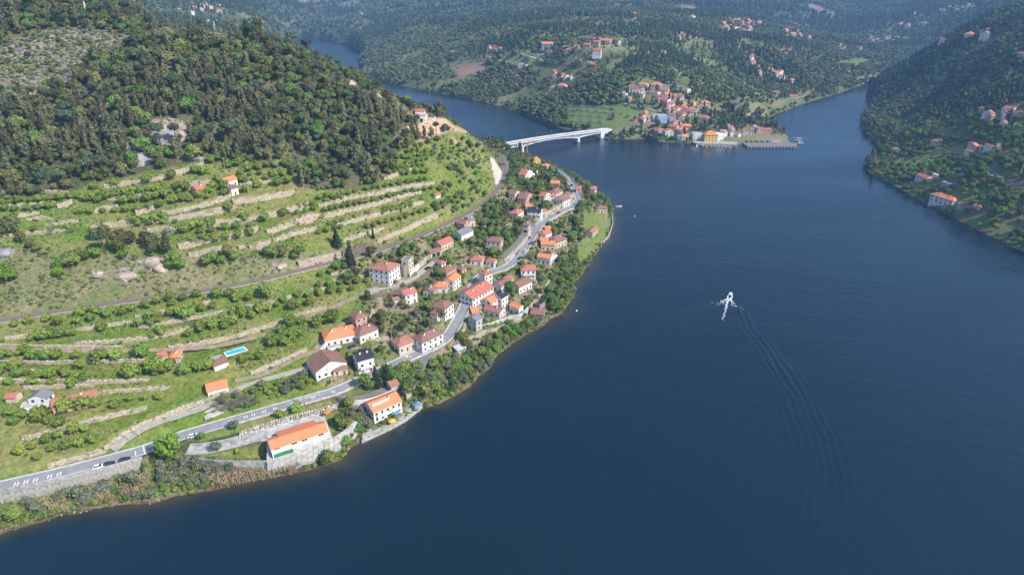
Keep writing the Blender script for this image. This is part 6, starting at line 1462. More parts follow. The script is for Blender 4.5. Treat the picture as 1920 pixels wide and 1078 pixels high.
free_boxes = [px_ for px_ in ()]
CP = lambda P: P
KEEPOUT = [[(500,862),(622,821),(606,768),(440,812),(352,838),(352,850),(450,835),(500,826)],[(500,862),(668,790),(690,800),(618,855),(500,885)],[(352,856),(500,863),(500,882),(352,872)],[(415,658),(460,645),(470,657),(425,673)],[(325,694),(378,682),(384,660),(335,660)],[(686,556),(762,534),(752,515),(690,540)],
   [(678,826),(728,803),(797,756),(786,750),(750,770),(720,800),(690,800)],[(919,294),(944,328),(940,354),(928,352)],[(730,697),(812,655),(820,665),(790,698),(750,705)],[(-60,925),(0,912),(270,856),(272,880),(130,922),(60,944),(-60,972)],[(945,262),(1130,240),(1130,262),(945,290)],[(630,735),(745,720),(745,760),(650,765)],[(766,515),(810,470),(815,480),(775,518)],[(1190,262),(1510,250),(1510,275),(1190,275)]]
def not_keep(gx, gy):
    m = np.ones(gx.shape, bool)
    for P in KEEPOUT: m &= ~inpoly(gx, gy, P)
    return m
pts_all = []      # (kind, variant, x, y, z, scale, rot, tag)
def scatter(mask_zone, spacing, area, kinds, smin, smax, tagn, rmax=1e9, rmin=0, houses=True, prob=None, r=1.0, jitter=.5, sub=1.0):
    """jittered grid over the world box, kept where the zone map says so"""
    x0, x1, y0, y1 = area; nx = int((x1-x0)/spacing); ny = int((y1-y0)/spacing)
    X, Y = np.meshgrid(x0+(np.arange(nx)+.5)*spacing, y0+(np.arange(ny)+.5)*spacing); X = X.ravel() + rng.uniform(-jitter, jitter, X.size)*spacing; Y = Y.ravel() + rng.uniform(-jitter, jitter, Y.size)*spacing
    rad = np.hypot(X, Y); az = np.arctan2(X, Y); k = (rad < min(rmax, RR[-2])) & (rad > max(rmin, RR[1])) & (az > AZ[1]) & (az < AZ[-2]); X = X[k]; Y = Y[k]
    u, v_ = gidx(X, Y); zi = Z[np.round(u).astype(int), np.round(v_).astype(int)]; hz = hgt(X, Y); k = np.isin(zi, mask_zone) & (hz > .3)
    if prob is not None: k &= rng.random(X.size) < prob(X, Y, zi)
    X = X[k]; Y = Y[k]; hz = hz[k]
    gx, gy = project(X, Y, hz); k = (gx > -90) & (gx < 2010) & (gy > -70) & (gy < 1150) & not_keep(gx, gy); X = X[k]; Y = Y[k]; hz = hz[k]
    # drop what the ground itself hides well
    vv = samp(vis.astype(float), X, Y) > .02; X = X[vv]; Y = Y[vv]; hz = hz[vv]
    k = clear(X, Y, r, houses); X = X[k]; Y = Y[k]; hz = hz[k]
    for x, y, z in zip(X, Y, hz):
        if tagn == 'hill' and x > -115 and y > 505:
            if random.random() < .6: continue
            pts_all.append(('forest', random.randrange(5), x, y, z, random.uniform(.3, .5), random.random()*6.283, tagn)); continue
        if tagn == 'hill' and smax > 1.3 and (x > -170 and y > 440): continue
        kd = kinds(x, y) if callable(kinds) else random.choice(kinds); pts_all.append((kd, random.randrange(len(KIND[kd])), x, y, z, random.uniform(smin, smax), random.random()*6.283, tagn))
nzf = lambda x, y, s=50, k=77: float(vnoise(np.array([x]), np.array([y]), s, k)[0])
def hillkind(x, y):
    n_ = nzf(x, y, 45); r_ = random.random()
    if x < -60 and n_ > .45 and y < 480: return 'euc' if r_ < .62 else ('forest' if r_ < .9 else 'olive')
    return 'forest' if r_ < .46 else ('pine' if r_ < .60 else ('broad' if r_ < .78 else ('olive' if r_ < .88 else ('bare' if r_ < .93 else ('euc' if r_ < .98 else 'bright')))))
scatter([3], 4.1, (-560, 120, 250, 720), hillkind, .5, 1.2, 'hill', r=1.5, prob=lambda x, y, z: .92-.55*(fbm(x, y, 22, 61) > .58))
scatter([3], 11, (-560, 120, 250, 720), lambda x, y: random.choice(['pine', 'forest', 'broad', 'euc']), 1.2, 1.7, 'hill', r=1.5, prob=lambda x, y, z: .6)
scatter([3], 7.5, (-2600, 120, 600, 3600), lambda x, y: 'farwood' if random.random() < .7 else 'farpine', .7, 1.2, 'far', rmin=700, prob=lambda x, y, z: .85-.5*(fbm(x, y, 120, 62) > .57))
scatter([3], 2.6, (-560, 120, 250, 600), ['scrub', 'bush'], .6, 1.2, 'under', prob=lambda x, y, z: .25)
scatter([8], 2.2, (-560, 0, 300, 720), ['pale', 'pale', 'scrub', 'bush'], .6, 1.2, 'under', prob=lambda x, y, z: .75)
scatter([8], 5.5, (-560, 0, 300, 720), ['forest', 'olive', 'bare'], .4, .8, 'hill', prob=lambda x, y, z: .4)
scatter([2], 2.2, (-420, 0, 180, 420), ['scrub', 'scrub', 'scrub', 'pale', 'bush'], .35, .9, 'under', prob=lambda x, y, z: .3+.5*(fbm(x, y, 18, 66) > .5))
scatter([1], 2.4, (-420, 60, 180, 620), ['scrub', 'bush', 'scrub'], .2, .55, 'under', prob=lambda x, y, z: .28+.6*(fbm(x, y, 14, 63) > .55))
scatter([4], 2.3, (-120, 130, 200, 620), ['scrub', 'bush', 'bush'], .35, .95, 'under', prob=lambda x, y, z: .75, r=.5)
scatter([4], 5.2, (-120, 130, 200, 620), lambda x, y: random.choice(['broad', 'orchard', 'orchard', 'olive', 'broad', 'bush', 'forest']), .5, 1.0, 'village', prob=lambda x, y, z: .72, r=1.8)
scatter([7], 1.9, (-240, 130, 120, 520), ['scrub', 'bush', 'bush', 'scrub'], .5, 1.1, 'under', prob=lambda x, y, z: .9, r=.6)
scatter([7], 4.4, (-240, 130, 120, 520), lambda x, y: random.choice(['bare', 'olive', 'broad', 'olive', 'bush']) if x < -20 else random.choice(['broad', 'bare', 'bright', 'broad', 'broad', 'olive']), .5, .9, 'bank', prob=lambda x, y, z: .6, r=1.6)
scatter([5], 4.0, (-500, 0, 250, 620), ['scrub', 'pale'], .3, .7, 'under', prob=lambda x, y, z: .25)
scatter([9], 2.4, (-500, 0, 250, 620), ['scrub', 'pale', 'scrub', 'bush'], .4, 1.0, 'under', prob=lambda x, y, z: .45)
# grassy hill near the bridge and wood between the railway and the upper village
def trees_px(L, kd, smin, smax, tagn, jit=0):
    for p in L:
        q = hit(p[0]+random.uniform(-jit, jit), p[1]+random.uniform(-jit, jit)); s = random.uniform(smin, smax)*(p[2] if len(p) > 2 else 1)
        pts_all.append((p[3] if len(p) > 3 else kd, random.randrange(len(KIND[p[3] if len(p) > 3 else kd])), q[0], q[1], q[2], s, random.random()*6.283, tagn))
def fill_px(P, n_, kinds, smin, smax, tagn, mind=0, rr_=1.5):
    xs = [p[0] for p in P]; ys = [p[1] for p in P]; c = 0; t_ = 0
    while c < n_ and t_ < n_*12:
        t_ += 1; x, y = random.uniform(min(xs), max(xs)), random.uniform(min(ys), max(ys))
        if not bool(inpoly(np.array(x), np.array(y), P)): continue
        q = hit(x, y)
        if q[2] < .4 or not bool(clear(np.array([q[0]]), np.array([q[1]]), rr_)[0]): continue
        kd = random.choice(kinds); pts_all.append((kd, random.randrange(len(KIND[kd])), q[0], q[1], q[2], random.uniform(smin, smax), random.random()*6.28, tagn)); c += 1
# orchard trees read off the photograph
o1 = lambda L: [(160+x/4.8, 280+y/4.8) for x, y in L]
o2 = lambda L: [(x/2.994, 360+y/2.994) + tuple(r_) for x, y, *r_ in L]
o3 = lambda L: [(x/4.49, 700+y/4.49) + tuple(r_) for x, y, *r_ in L]
up = o1([(275,335),(85,370),(570,300),(780,275),(985,225),(1070,235),(1130,130),(1210,105),(1300,170),(1380,155),(1560,190),(1640,170),(1710,170),(1790,155),(1850,145),(1420,220),(1410,295),(1480,200),(240,440),(300,435),(390,415),(430,400),(510,408),(585,385),(640,382),(690,385),(740,390),(840,378),(910,385),(60,470),(180,460),(345,500),(450,485),(560,475),(650,450),(720,445),(800,490),(895,470),(680,525),(1035,440),(1110,402),(1150,368),(1200,300),(1260,365),(1450,395),(1560,350),(1740,335),(1830,315),(460,682),(560,668),(640,660),(725,655),(1290,565),(880,760),(960,735),(1050,705),(1140,705),(980,855),(1080,845),(1180,835),(1270,820),(1380,805),(1490,780),(1440,655),(1620,655),(1780,605),(130,480),(20,475),(1850,200),(1700,260),(1780,250)])
trees_px(up, 'orchard', 1.5, 1.9, 'orchard_up', .6)
lo = o2([(90,755),(175,745),(270,730),(330,750),(455,700),(540,690),(440,740),(520,725),(610,705),(640,680),(700,690),(745,670),(830,655),(895,630),(960,610),(970,650),(1035,610),(1110,595),(1120,650),(1225,600,1.3),(1290,590),(1335,615),(1400,610),(580,780),(215,825),(290,820),(350,815),(400,810),(785,760),(850,755),(900,740),(1050,720,1.6),(860,820),(910,810),(1065,810),(1130,785,1.2),(1205,765,1.2),(1265,735),(1270,770),(1320,745,1.2),(1360,700),(1420,710),(1470,680),(1510,670),(1590,620),(1640,660,1.2),(1680,650),(1740,640),(1790,570),(1870,560),(1640,755,1.2),(1700,745),(1790,760,1.3),(1585,800),(1540,865,1.3),(1600,865,1.2),(1650,830),(1690,810),(1460,940,1.2),(1410,945),(1370,960),(190,940),(265,945),(330,940),(435,940),(560,960,1.6),(660,945,1.2),(800,930,1.5,'orchard'),(455,995),(370,1020),(280,1045),(210,1045),(90,1000,1.2),(110,1040),(735,1040,1.4),(880,1015,2.0),(940,1010,1.5),(1040,1025,1.4),(1110,1010,1.3),(1170,1000,1.3),(430,1055),(490,1060),(30,1000),(20,940),(140,905)])
trees_px([p if len(p) < 3 else p for p in lo], 'orchard', 1.3, 1.65, 'orchard_low', .6)
bt = o3([(365,400,1.9),(565,330,1.7),(700,300,1.6),(820,280,1.2),(975,290),(135,435,1.1),(290,630),(175,685),(400,585),(510,545),(460,650),(575,635,1.15),(685,612,1.15),(790,588,1.1),(625,512),(730,485),(330,725,.8)])
trees_px(bt, 'orchard', 1.15, 1.3, 'orchard_farm')
trees_px([(x_+random.uniform(-2, 2), y_+random.uniform(-2, 2)) for (a_, b_, c_, d_, n_) in [(4,704,150,708,7),(20,722,140,724,4),(0,668,90,668,6),(0,384,150,374,9),(10,396,95,392,5),(0,440,130,432,5),(150,404,280,396,7),(250,372,340,364,5),(450,330,545,324,6),(460,346,540,338,5),(330,382,420,368,4),(260,424,330,420,4),(350,440,470,428,6),(600,520,680,505,5),(600,540,690,530,6),(560,560,660,545,6),(280,600,400,580,7),(420,595,520,575,7),(60,640,140,630,5),(220,756,300,748,4),(20,780,140,806,6),(240,690,290,705,3)] for x_, y_ in [(a_+(c_-a_)*k_/(n_-1), b_+(d_-b_)*k_/(n_-1)) for k_ in range(n_)]], 'orchard', .9, 1.5, 'orchard_low', .5)
# orchard rows on the right hand terraces
def rows_px(L, tagn, smin=.8, smax=1.1, kd='orchard'):
    for (x0, y0, x1, y1, n_) in L:
        for i in range(n_):
            if random.random() < .12: continue
            f = i/max(1, n_-1); q = hit(x0+(x1-x0)*f+random.uniform(-1.5, 1.5), y0+(y1-y0)*f+random.uniform(-1.2, 1.2)); pts_all.append((kd, random.randrange(len(KIND[kd])), *q, random.uniform(smin, smax), random.random()*6.28, tagn))
rows_px([(600,376,690,358,9),(700,356,800,340,9),(610,398,700,378,9),(705,378,810,356,10),(700,408,812,372,12),(620,424,700,402,8),(716,402,770,390,7),(560,392,640,374,7),(600,440,640,430,4),(690,430,800,398,10),(540,404,590,396,4),(745,300,800,296,6),(745,318,795,312,6),(750,280,790,276,5),(720,330,760,322,5)], 'orchard_right', 1.0, 1.35)
rows_px([(760,300,800,290,6),(765,310,800,302,5),(765,290,795,282,4),(755,330,800,326,6)], 'orchard_right', 1.2, 1.6, 'orchard')
# stones and overhanging bushes along the waterline
_S = resample([(x, y, 0) for x, y in shore_world_near], 1.0)
for q in _S:
    for k_ in range(1):
        x_, y_ = q[0]+random.gauss(0, .9), q[1]+random.gauss(0, .9); pts_all.append(('stone', random.randrange(4), x_, y_, max(float(hgt(x_, y_)), -.25), random.uniform(.2, .8), random.random()*6.28, 'shore'))
    if random.random() < .42:
        x_, y_ = q[0]+random.uniform(-2.5, 1), q[1]+random.uniform(0, 3); h_ = float(hgt(x_, y_))
        if h_ > .1: pts_all.append((random.choice(['bush', 'scrub', 'bush']), random.randrange(3), x_, y_, h_, random.uniform(.4, 1.0), random.random()*6.28, 'under'))
# weeds and bushes along the foot and the head of the terrace walls
for (Qw, hh_) in wallQ:
    if Qw[0][1] > 700: continue
    for q in Qw[::2]:
        for k_ in range(2):
            if random.random() < .34: pts_all.append((random.choice(['scrub', 'scrub', 'bush']), random.randrange(3), q[0]+random.uniform(-2.2, 2.2), q[1]+random.choice([-1, 1])*random.uniform(1.0, 2.6), None, random.uniform(.25, .65), random.random()*6.28, 'under'))
# single trees that stand out
trees_px([(323,862,1.55,'bright'),(408,846,.9,'olive'),(447,850,.9,'orchard'),(378,824,1.0,'orchard'),(441,806,.9,'olive'),(556,772,1.5,'orchard'),(525,784,1.2,'orchard'),(658,500,1.35,'conifer'),(634,465,1.1,'conifer'),(632,508,.85,'bright'),(645,508,.8,'broad'),(655,530,1.1,'broad'),(640,548,1.2,'orchard'),(700,448,.95,'cypress'),(759,482,1.15,'broad'),(715,486,.8,'olive'),(736,486,.75,'olive'),
 (706,726,1.1,'conifer'),(728,716,1.0,'conifer'),(684,728,1.0,'broad'),(696,732,.8,'forest'),(625,606,1.25,'broad'),(598,600,1.0,'orchard'),(610,606,1.0,'orchard'),(585,845,.1,'bush'),(618,872,1.0,'broad'),(638,800,.9,'broad'),(650,790,.9,'forest'),(640,808,.7,'orchard'),(680,800,.9,'olive'),(735,780,1.0,'orchard'),(655,765,.8,'broad'),
 (742,532,.85,'orchard'),(1190,0,.1,'bush')][:-1], 'broad', .95, 1.08, 'single')
trees_px(o2([(545,275,1.2,'forest'),(600,260,1.1,'forest'),(690,320,1.5,'forest'),(735,300,1.2,'forest'),(650,330,1.1,'broad'),(860,320,1.3,'forest'),(820,290,1.1,'forest'),(950,360,1.2,'euc'),(930,340,.9,'olive'),(985,420,1.1,'broad'),(1010,440,1.0,'bright'),(960,440,.8,'bright'),(1165,415,1.0,'broad'),(1200,400,.8,'broad'),(1245,410,.8,'bright'),(1320,390,.9,'broad'),(1290,370,.9,'forest'),(90,250,1.5,'forest'),(130,290,1.0,'forest'),(45,250,1.0,'broad'),(30,520,1.4,'bright'),(70,500,1.1,'bright'),(390,430,1.2,'broad'),(350,440,1.0,'bright'),(430,420,1.0,'broad'),(480,390,.9,'broad'),(540,375,1.0,'bright'),(450,370,.8,'forest'),(1540,375,1.0,'broad'),(1500,365,.8,'broad'),(1590,370,1.0,'forest'),(1680,370,.9,'broad'),(1655,385,.7,'bright'),(1890,300,1.0,'conifer'),(230,350,.7,'orchard'),(265,350,.7,'orchard'),(340,480,.8,'bright'),(420,235,.7,'bare'),(290,245,.7,'bare'),(700,380,.8,'bright'),(1380,400,.8,'bare'),(210,340,.7,'broad'),(175,320,.8,'forest'),(1500,600,1.2,'broad')]), 'broad', .95, 1.1, 'single')
fill_px([(900,392),(945,372),(960,400),(1000,440),(960,470),(900,470),(880,440)], 60, ['broad', 'orchard', 'broad', 'forest'], .55, .9, 'village')
fill_px([(840,330),(900,340),(930,330),(925,372),(880,395),(840,412),(812,395)], 90, ['scrub', 'bush', 'olive', 'broad', 'scrub'], .4, .8, 'village')
fill_px([(950,270),(975,285),(975,330),(952,352),(948,310)], 46, ['forest', 'olive', 'broad', 'pine'], .5, .9, 'village')
fill_px([(925,262),(950,262),(955,285),(940,300),(930,285)], 26, ['pine', 'forest', 'forest'], .7, 1.15, 'village')
fill_px([(880,300),(925,270),(932,285),(920,300),(900,320)], 22, ['scrub', 'bush', 'olive'], .5, .9, 'village')
fill_px([(800,262),(880,260),(905,280),(900,330),(860,330),(810,300)], 190, ['scrub', 'bush', 'olive', 'scrub', 'pale', 'broad'], .3, .75, 'under')
fill_px([(810,205),(845,215),(835,222),(812,218)], 9, ['pine', 'forest', 'broad'], .7, 1.0, 'single')
fill_px([(700,690),(760,690),(800,700),(850,680),(860,700),(800,750),(760,740)], 60, ['broad', 'bare', 'olive', 'bare', 'broad'], .6, 1.0, 'bank')
fill_px([(640,800),(690,770),(700,800),(670,830),(640,850)], 36, ['bare', 'olive', 'bare', 'broad'], .5, .85, 'bank')
fill_px([(850,690),(960,620),(1000,600),(1000,620),(900,700),(850,740)], 80, ['broad', 'bush', 'broad', 'olive', 'bright'], .45, .8, 'bank')
fill_px([(60,948),(180,915),(260,892),(300,900),(260,930),(140,952),(60,962)], 60, ['reed', 'olive', 'bush', 'reed'], .7, 1.15, 'under')
fill_px([(400,890),(500,880),(560,876),(560,884),(470,905),(400,912)], 60, ['reed'], .7, 1.1, 'under')
fill_px([(300,870),(420,872),(460,890),(360,915),(300,915)], 70, ['bush', 'olive', 'scrub', 'bare'], .5, .9, 'bank')
fill_px([(395,735),(470,735),(470,775),(430,780),(400,770)], 34, ['bare', 'olive', 'bare', 'bush'], .5, .85, 'village')
fill_px([(455,735),(560,705),(640,695),(655,715),(560,735),(460,765)], 60, ['orchard', 'bush', 'olive', 'orchard'], .5, .85, 'village')
# far banks
scatter([6], 9, (-200, 1000, 400, 1300), ['bush', 'scrub', 'bush'], .9, 1.8, 'far', prob=lambda x, y, z: .4, r=3)
mixf = lambda x, y: 'farwood' if nzf(x, y, 130, 81) < .55 or random.random() < .3 else 'farpine'
dens = lambda x, y, z: .96 - np.where(x > 400, .3, .72)*(fbm(x, y, 90, 64) > .575) - .30*(fbm(x, y, 35, 65) > .60)
scatter([6], 6.0, (-200, 1000, 400, 1150), mixf, .55, 1.0, 'far', prob=dens, r=3)
scatter([6], 8.5, (-1200, 1700, 1150, 2300), mixf, .8, 1.25, 'far', prob=dens, r=3)
scatter([6], 17, (-2400, 3600, 2300, 5600), mixf, 1.6, 2.4, 'far', prob=dens, r=3)
scatter([6, 14], 3.4, (330, 1000, 380, 760), lambda x, y: random.choice(['forest', 'olive', 'broad', 'pine', 'euc', 'bright']), .6, 1.0, 'shade', prob=lambda x, y, z: np.where(z == 6, .8, .0), rmax=800)
scatter([14], 4.6, (330, 1000, 380, 1000), lambda x, y: random.choice(['broad', 'olive', 'forest', 'bright', 'orchard']), .55, 1.05, 'shade', prob=lambda x, y, z: .85-.5*(fbm(x, y, 35, 68) > .55), r=2)
scatter([12, 13], 9, (-200, 1500, 400, 2200), ['farwood', 'bush'], .3, .6, 'far', prob=lambda x, y, z: .14)
trees_px([(1653,258,1.3,'olive'),(1660,285,1.2,'bright'),(1670,308,1.4,'olive'),(1710,262,1.4,'olive'),(1718,258,1.3,'bright'),(1828,398,1.3,'pinkf'),(1868,408,1.4,'bright'),(1822,388,.9,'bright'),(1700,290,1.0,'broad'),(1815,250,1.3,'olive'),(1850,300,1.2,'bright'),(1885,310,1.2,'olive')], 'broad', 1, 1.1, 'shade_single')
trees_px([(1345,272-16,.9,'broad'),(1190,227,.9,'forest'),(1150,225,1.0,'forest'),(1155,162,1.4,'olive'),(1135,188,1.4,'bright')], 'broad', 1, 1.1, 'far_single')
fill_px([(1440,235),(1478,240),(1480,256),(1450,256)], 14, ['bare', 'olive'], .9, 1.3, 'far_single')
fill_px([(1212,258),(1290,262),(1290,268),(1215,262)], 30, ['bush', 'broad'], .5, .8, 'far_single')
fill_px([(985,205),(1064,196),(1068,238),(1030,232)], 70, ['broad', 'forest', 'broad', 'olive'], .7, 1.1, 'far_single')
fill_px([(1064,234),(1110,236),(1108,243),(1064,241)], 24, ['broad', 'bush'], .6, .9, 'far_single')
fill_px([(1300,205),(1440,225),(1430,245),(1300,240)], 90, ['broad', 'forest', 'olive'], .5, .9, 'far_single', rr_=2)
# ------------------------------------------------------------------ turn the list into things; nearest of a kind singly, the rest as one mass
NAMES = {'orchard': ('orange_tree', 'tree'), 'broad': ('broadleaf_tree', 'tree'), 'bright': ('fresh_green_tree', 'tree'), 'forest': ('oak_tree', 'tree'), 'euc': ('eucalyptus_tree', 'tree'), 'pine': ('pine_tree', 'tree'), 'conifer': ('conifer_tree', 'tree'), 'cypress': ('cypress_tree', 'tree'), 'olive': ('grey_green_tree', 'tree'), 'bare': ('bare_tree', 'tree'), 'pinkf': ('blossoming_tree', 'tree')}
DESC = {'orchard': 'small rounded orange tree', 'broad': 'bushy green tree', 'bright': 'fresh bright green tree', 'forest': 'dark rounded woodland tree', 'euc': 'tall slender eucalyptus tree', 'pine': 'umbrella shaped pine tree', 'conifer': 'dark pointed conifer', 'cypress': 'narrow dark cypress', 'olive': 'greyish green tree', 'bare': 'nearly leafless brownish tree', 'pinkf': 'pink blossoming tree'}
WHERE = {'hill': 'in the wood covering the hill', 'orchard_up': 'on the upper stone terraces', 'orchard_low': 'in the orchard rows below the railway', 'orchard_farm': 'on the farm terraces near the road', 'orchard_right': 'in rows on the right hand terraces', 'village': 'among the village gardens', 'bank': 'on the river bank below the road', 'shade': 'in the gardens on the shaded bank', 'far_single': 'near the harbour village', 'single': 'standing out on the near hillside', 'shade_single': 'standing out on the shaded bank'}
pts_all = [p if p[4] is not None else (*p[:4], float(hgt(p[2], p[3])), *p[5:]) for p in pts_all]
single = []; mass = {}
cnt = {}
pts_all.sort(key=lambda p: math.dist((p[2], p[3], p[4]), (0, 0, CAM_H))/max(p[5], .2)/({'euc': 1.5, 'forest': 1.2, 'broad': 1.2}.get(p[0], 1)))
KN = {}
for p in pts_all:
    kd, tg = p[0], p[7]
    if kd in NAMES and tg not in ('far', 'under') and KN.get(kd, 0) < {'orchard': 300}.get(kd, 290): KN[kd] = KN.get(kd, 0)+1; single.append(p)
    else: mass.setdefault((kd, tg), []).append(p)
LMK = [(60,250,'in the left part of the wood'),(160,310,'at the lower left edge of the wood'),(60,120,'beside the pale scrub patch'),(230,180,'in the middle of the tall wood'),(300,90,'below the bare crest scrub'),(320,210,'above the rocky clearing'),(250,270,'left of the rocky clearing'),(390,260,'right of the rocky clearing'),(430,150,'in the upper middle of the wood'),(490,80,'on the skyline of the wooded crest'),(540,200,'in the right half of the wood'),(560,300,'at the lower right edge of the wood'),(640,180,'near the crags on the crest'),(680,280,'in the wood tongue above the right terraces'),(745,210,'beside the sandy hilltop'),(810,210,'behind the flat roofed hilltop villa'),(860,270,'on the grassy spur above the bridge'),(940,270,'by the near end of the bridge'),
 (150,35,'round the striped mast'),(150,370,'on the top left terrace'),(300,365,'between the two uppermost terrace walls'),(400,350,'round the two terrace cottages'),(500,320,'on the top right terrace under the wood'),(260,415,'left end of the long middle terrace wall'),(380,430,'on the narrow terrace left of centre'),(480,450,'on the terrace above the scrub slope'),(540,340,'right of the terrace cottages'),(640,370,'on the upper right terraces'),(740,350,'on the right terraces below the wood'),(700,400,'on the middle right terraces'),(640,440,'on the low terraces above the brown wall'),(770,400,'on the right terraces above the railway'),(770,300,'on the steep terraces beside the wood'),
 (30,520,'at the left edge of the scrub slope'),(150,510,'on the left of the scrub slope'),(240,460,'in the dark group on the scrub slope'),(330,480,'right of the pale crags'),(430,480,'on the brow above the railway'),(60,610,'just below the railway at left'),(250,590,'just below the railway left of centre'),(400,580,'below the middle of the railway'),(520,550,'below the railway near the pale pole'),(120,630,'on the first orchard terrace at left'),(300,620,'on the second orchard row'),(440,610,'on the orchard row above the pool'),(560,570,'in the dense orchard left of the manor'),(640,540,'below the manor gardens'),(60,690,'below the straight dirt track at left'),(200,690,'left of the orange roofed cottages'),(330,700,'below the paved yard'),(470,680,'right of the swimming pool'),(560,660,'left of the wide orange villa'),
 (130,780,'in front of the pink farmhouse'),(60,800,'below the pale farmhouse'),(120,830,'in the two rows above the parked cars'),(270,760,'beside the farm track wall'),(390,740,'left of the orange roofed garden shed'),(440,760,'beside the bare white slabs'),(540,720,'above the straight road'),(330,850,'beside the road above the reeds'),(410,830,'on the lawns of the hall'),(540,765,'on the lawn between road and boulders'),(640,800,'between the hall and the waterside house'),(100,940,'among the reeds at lower left'),(250,910,'under the concrete road wall'),(400,890,'left of the stepped stone bank'),(600,870,'under the stepped stone bank'),(740,730,'behind the waterside house'),(700,710,'beside the black roofed house'),(780,710,'below the lay-by'),(850,700,'on the bank left of the grey hut'),(920,660,'on the bank below the grey cube house'),(980,620,'below the ruined stone house'),(1040,560,'on the bank under the lower village'),(1060,500,'above the shore of the lower village'),(720,610,'in the green village garden'),(800,590,'in the garden left of the curving road'),(660,500,'left of the manor'),(740,480,'behind the manor'),(850,480,'beside the gravel drive'),(900,420,'in the grove below the railway'),(900,470,'by the big hip roofed house'),(960,440,'in the grove above the road fork'),(960,380,'in the upper village gardens'),(1000,340,'round the villa with two red roofs'),(1060,340,'along the narrow shore road'),(1100,380,'on the wooded river point'),(1080,430,'on the green meadow by the river'),(1010,500,'near the white terraced house'),(960,590,'between the lower village houses'),(850,350,'on the bushy slope beside the railway curve'),
 (1300,220,'above the harbour village'),(1400,230,'on the headland above the stone quay'),(1150,200,'beside the terraced field'),(1460,250,'at the end of the stone quay'),(1240,262,'on the green bank of the harbour'),(1650,200,'at the wooded far shore'),(1660,290,'on the wooded point of the shaded bank'),(1750,250,'around the brown fields'),(1800,220,'on the slope above the brown fields'),(1880,250,'at the right edge above the brown fields'),(1720,310,'left of the riverside mansion'),(1800,330,'behind the riverside mansion'),(1880,340,'along the road on the shaded bank'),(1850,410,'right of the riverside mansion'),(1900,440,'at the right edge by the shore'),(1700,180,'low on the shaded hillside'),(1800,140,'halfway up the shaded hillside'),(1880,80,'high on the shaded hillside')]
def where(x, y, z):
    gx, gy = project(x, y, z); return min(LMK, key=lambda l: (l[0]-gx)**2 + (l[1]-gy)**2)[2]
special = {}
seen = {}
for p in single:
    kd, vi, x, y, z, s, a, tg = p; cm, tm = KIND[kd][vi]; nm, ct = NAMES[kd]
    if math.dist((x, y, z), (0, 0, CAM_H)) < (5000 if kd == 'bare' else 560) and tm is not None:
        root = bpy.data.objects.new(nm, None); link(root); root.location = (x, y, z); root.rotation_euler = (0, 0, a); root.scale = (s, s, s*random.uniform(.9, 1.1))
        link(bpy.data.objects.new('crown', cm), root); link(bpy.data.objects.new('trunk', tm), root)
    else:
        root = link(bpy.data.objects.new(nm, cm)); root.location = (x, y, z); root.rotation_euler = (0, 0, a); root.scale = (s, s, s)
    lab = DESC[kd]+' '+where(x, y, z); sz_ = 'large ' if s > 1.25 and not DESC[kd].startswith('small') else ''; root['label'] = ' '.join((sz_+lab).split()[:16]); root['category'] = ct; root['group'] = root['label'].replace('tree', 'trees').replace('conifer', 'conifers').replace('cypress', 'cypresses')
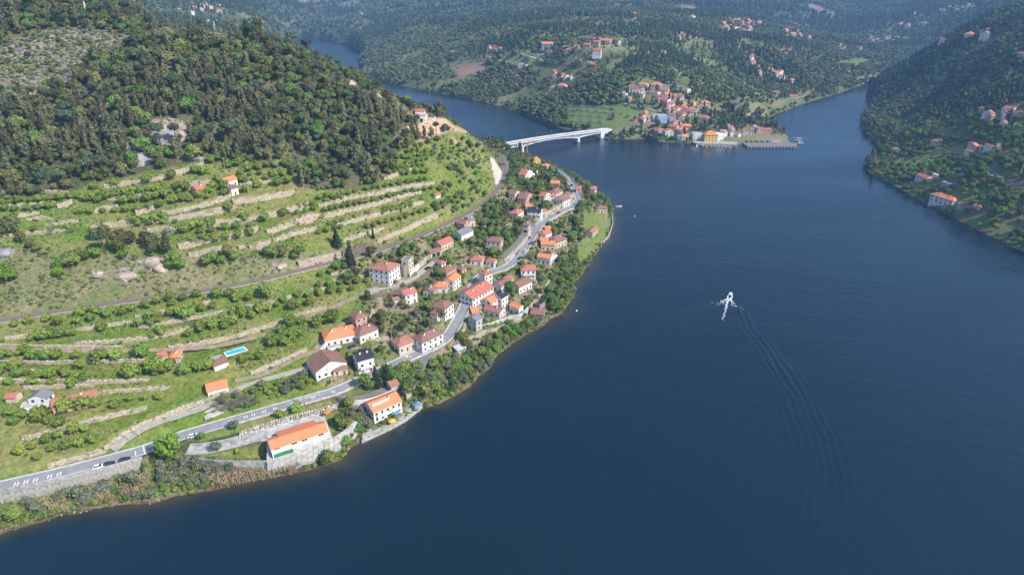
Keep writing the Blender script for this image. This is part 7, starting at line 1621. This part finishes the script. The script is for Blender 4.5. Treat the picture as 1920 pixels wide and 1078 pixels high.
# node group that sets instances on points
def mass_object(name, kd, P, label):
    me = bpy.data.meshes.new(name); n_ = len(P); me.vertices.add(n_); me.vertices.foreach_set('co', np.array([(p[2], p[3], p[4]) for p in P], np.float32).ravel())
    for an, vals in (('scl', [p[5] for p in P]), ('rot', [p[6] for p in P])):
        at = me.attributes.new(an, 'FLOAT', 'POINT'); at.data.foreach_set('value', np.array(vals, np.float32))
    at = me.attributes.new('idx', 'INT', 'POINT'); at.data.foreach_set('value', np.array([p[1] for p in P], np.int32))
    o = link(bpy.data.objects.new(name, me)); props(o, label, kind='stuff')
    col = bpy.data.collections.get('src_'+kd)
    if col is None:
        col = bpy.data.collections.new('src_'+kd)
        for i, (cm, tm) in enumerate(KIND[kd]):
            s_ = bpy.data.objects.new(f'{kd}_{i:02d}', cm); col.objects.link(s_)
    g_ = bpy.data.node_groups.new('set_'+name, 'GeometryNodeTree'); g_.interface.new_socket('Geometry', in_out='INPUT', socket_type='NodeSocketGeometry'); g_.interface.new_socket('Geometry', in_out='OUTPUT', socket_type='NodeSocketGeometry')
    gi = g_.nodes.new('NodeGroupInput'); go_ = g_.nodes.new('NodeGroupOutput'); ip = g_.nodes.new('GeometryNodeInstanceOnPoints'); ci_ = g_.nodes.new('GeometryNodeCollectionInfo')
    ci_.inputs['Collection'].default_value = col; ci_.inputs['Separate Children'].default_value = True; ci_.inputs['Reset Children'].default_value = True
    def attr(nm_, t_): a_ = g_.nodes.new('GeometryNodeInputNamedAttribute'); a_.data_type = t_; a_.inputs['Name'].default_value = nm_; return a_.outputs['Attribute']
    ip.inputs['Pick Instance'].default_value = True; L_ = g_.links
    L_.new(gi.outputs[0], ip.inputs['Points']); L_.new(ci_.outputs[0], ip.inputs['Instance']); L_.new(attr('idx', 'INT'), ip.inputs['Instance Index']); L_.new(attr('scl', 'FLOAT'), ip.inputs['Scale'])
    cx_ = g_.nodes.new('ShaderNodeCombineXYZ'); L_.new(attr('rot', 'FLOAT'), cx_.inputs[2]); L_.new(cx_.outputs[0], ip.inputs['Rotation']); L_.new(ip.outputs[0], go_.inputs[0])
    md = o.modifiers.new('instances', 'NODES'); md.node_group = g_; return o
MN = {'far': 'distant_wood', 'under': 'undergrowth', 'hill': 'hill_wood', 'shade': 'bank_wood'}
KL = {'stone': 'small grey and tan stones', 'scrub': 'low green scrub', 'bush': 'leafy bushes', 'pale': 'pale dry brushwood', 'reed': 'tan dry reeds', 'farwood': 'dense broadleaf wood', 'farpine': 'dense pine wood'}
for (kd, tg), P in mass.items():
    nm = {'stone': 'shore_stones', 'scrub': 'scrub', 'bush': 'bushes', 'pale': 'brushwood', 'reed': 'reeds', 'farwood': 'distant_wood', 'farpine': 'distant_pine_wood'}.get(kd, NAMES.get(kd, ('plants',))[0]+'s')
    mass_object(nm, kd, P, (KL.get(kd) or DESC[kd].replace('tree', 'trees'))+' '+{'shore': 'strewn along the waterline', 'far': 'covering the distant slopes', 'under': 'growing over the near slopes', 'hill': 'filling the upper hillside wood'}.get(tg, WHERE.get(tg, 'on the slopes')))
print('INDIVIDUAL', KN, 'MASS', sum(len(v) for v in mass.values()), {k: len(v) for k, v in mass.items()})
# ------------------------------------------------------------------ haze
hb = MB(); hb.box(-9000, 9000, -400, 12500, -12, 1250, M['white']); o = hb.build('haze'); o.data.materials.clear()
hm = bpy.data.materials.new('haze_air'); hm.use_nodes = True; t = hm.node_tree; t.nodes.clear(); out = t.nodes.new('ShaderNodeOutputMaterial'); vp = t.nodes.new('ShaderNodeVolumePrincipled')
vp.inputs['Color'].default_value = (.28, .54, 1.0, 1); vp.inputs['Density'].default_value = 1.75e-4; vp.inputs['Anisotropy'].default_value = .1
t.links.new(vp.outputs[0], out.inputs['Volume']); o.data.materials.append(hm); props(o, 'thin bluish haze filling the valley air', kind='stuff')
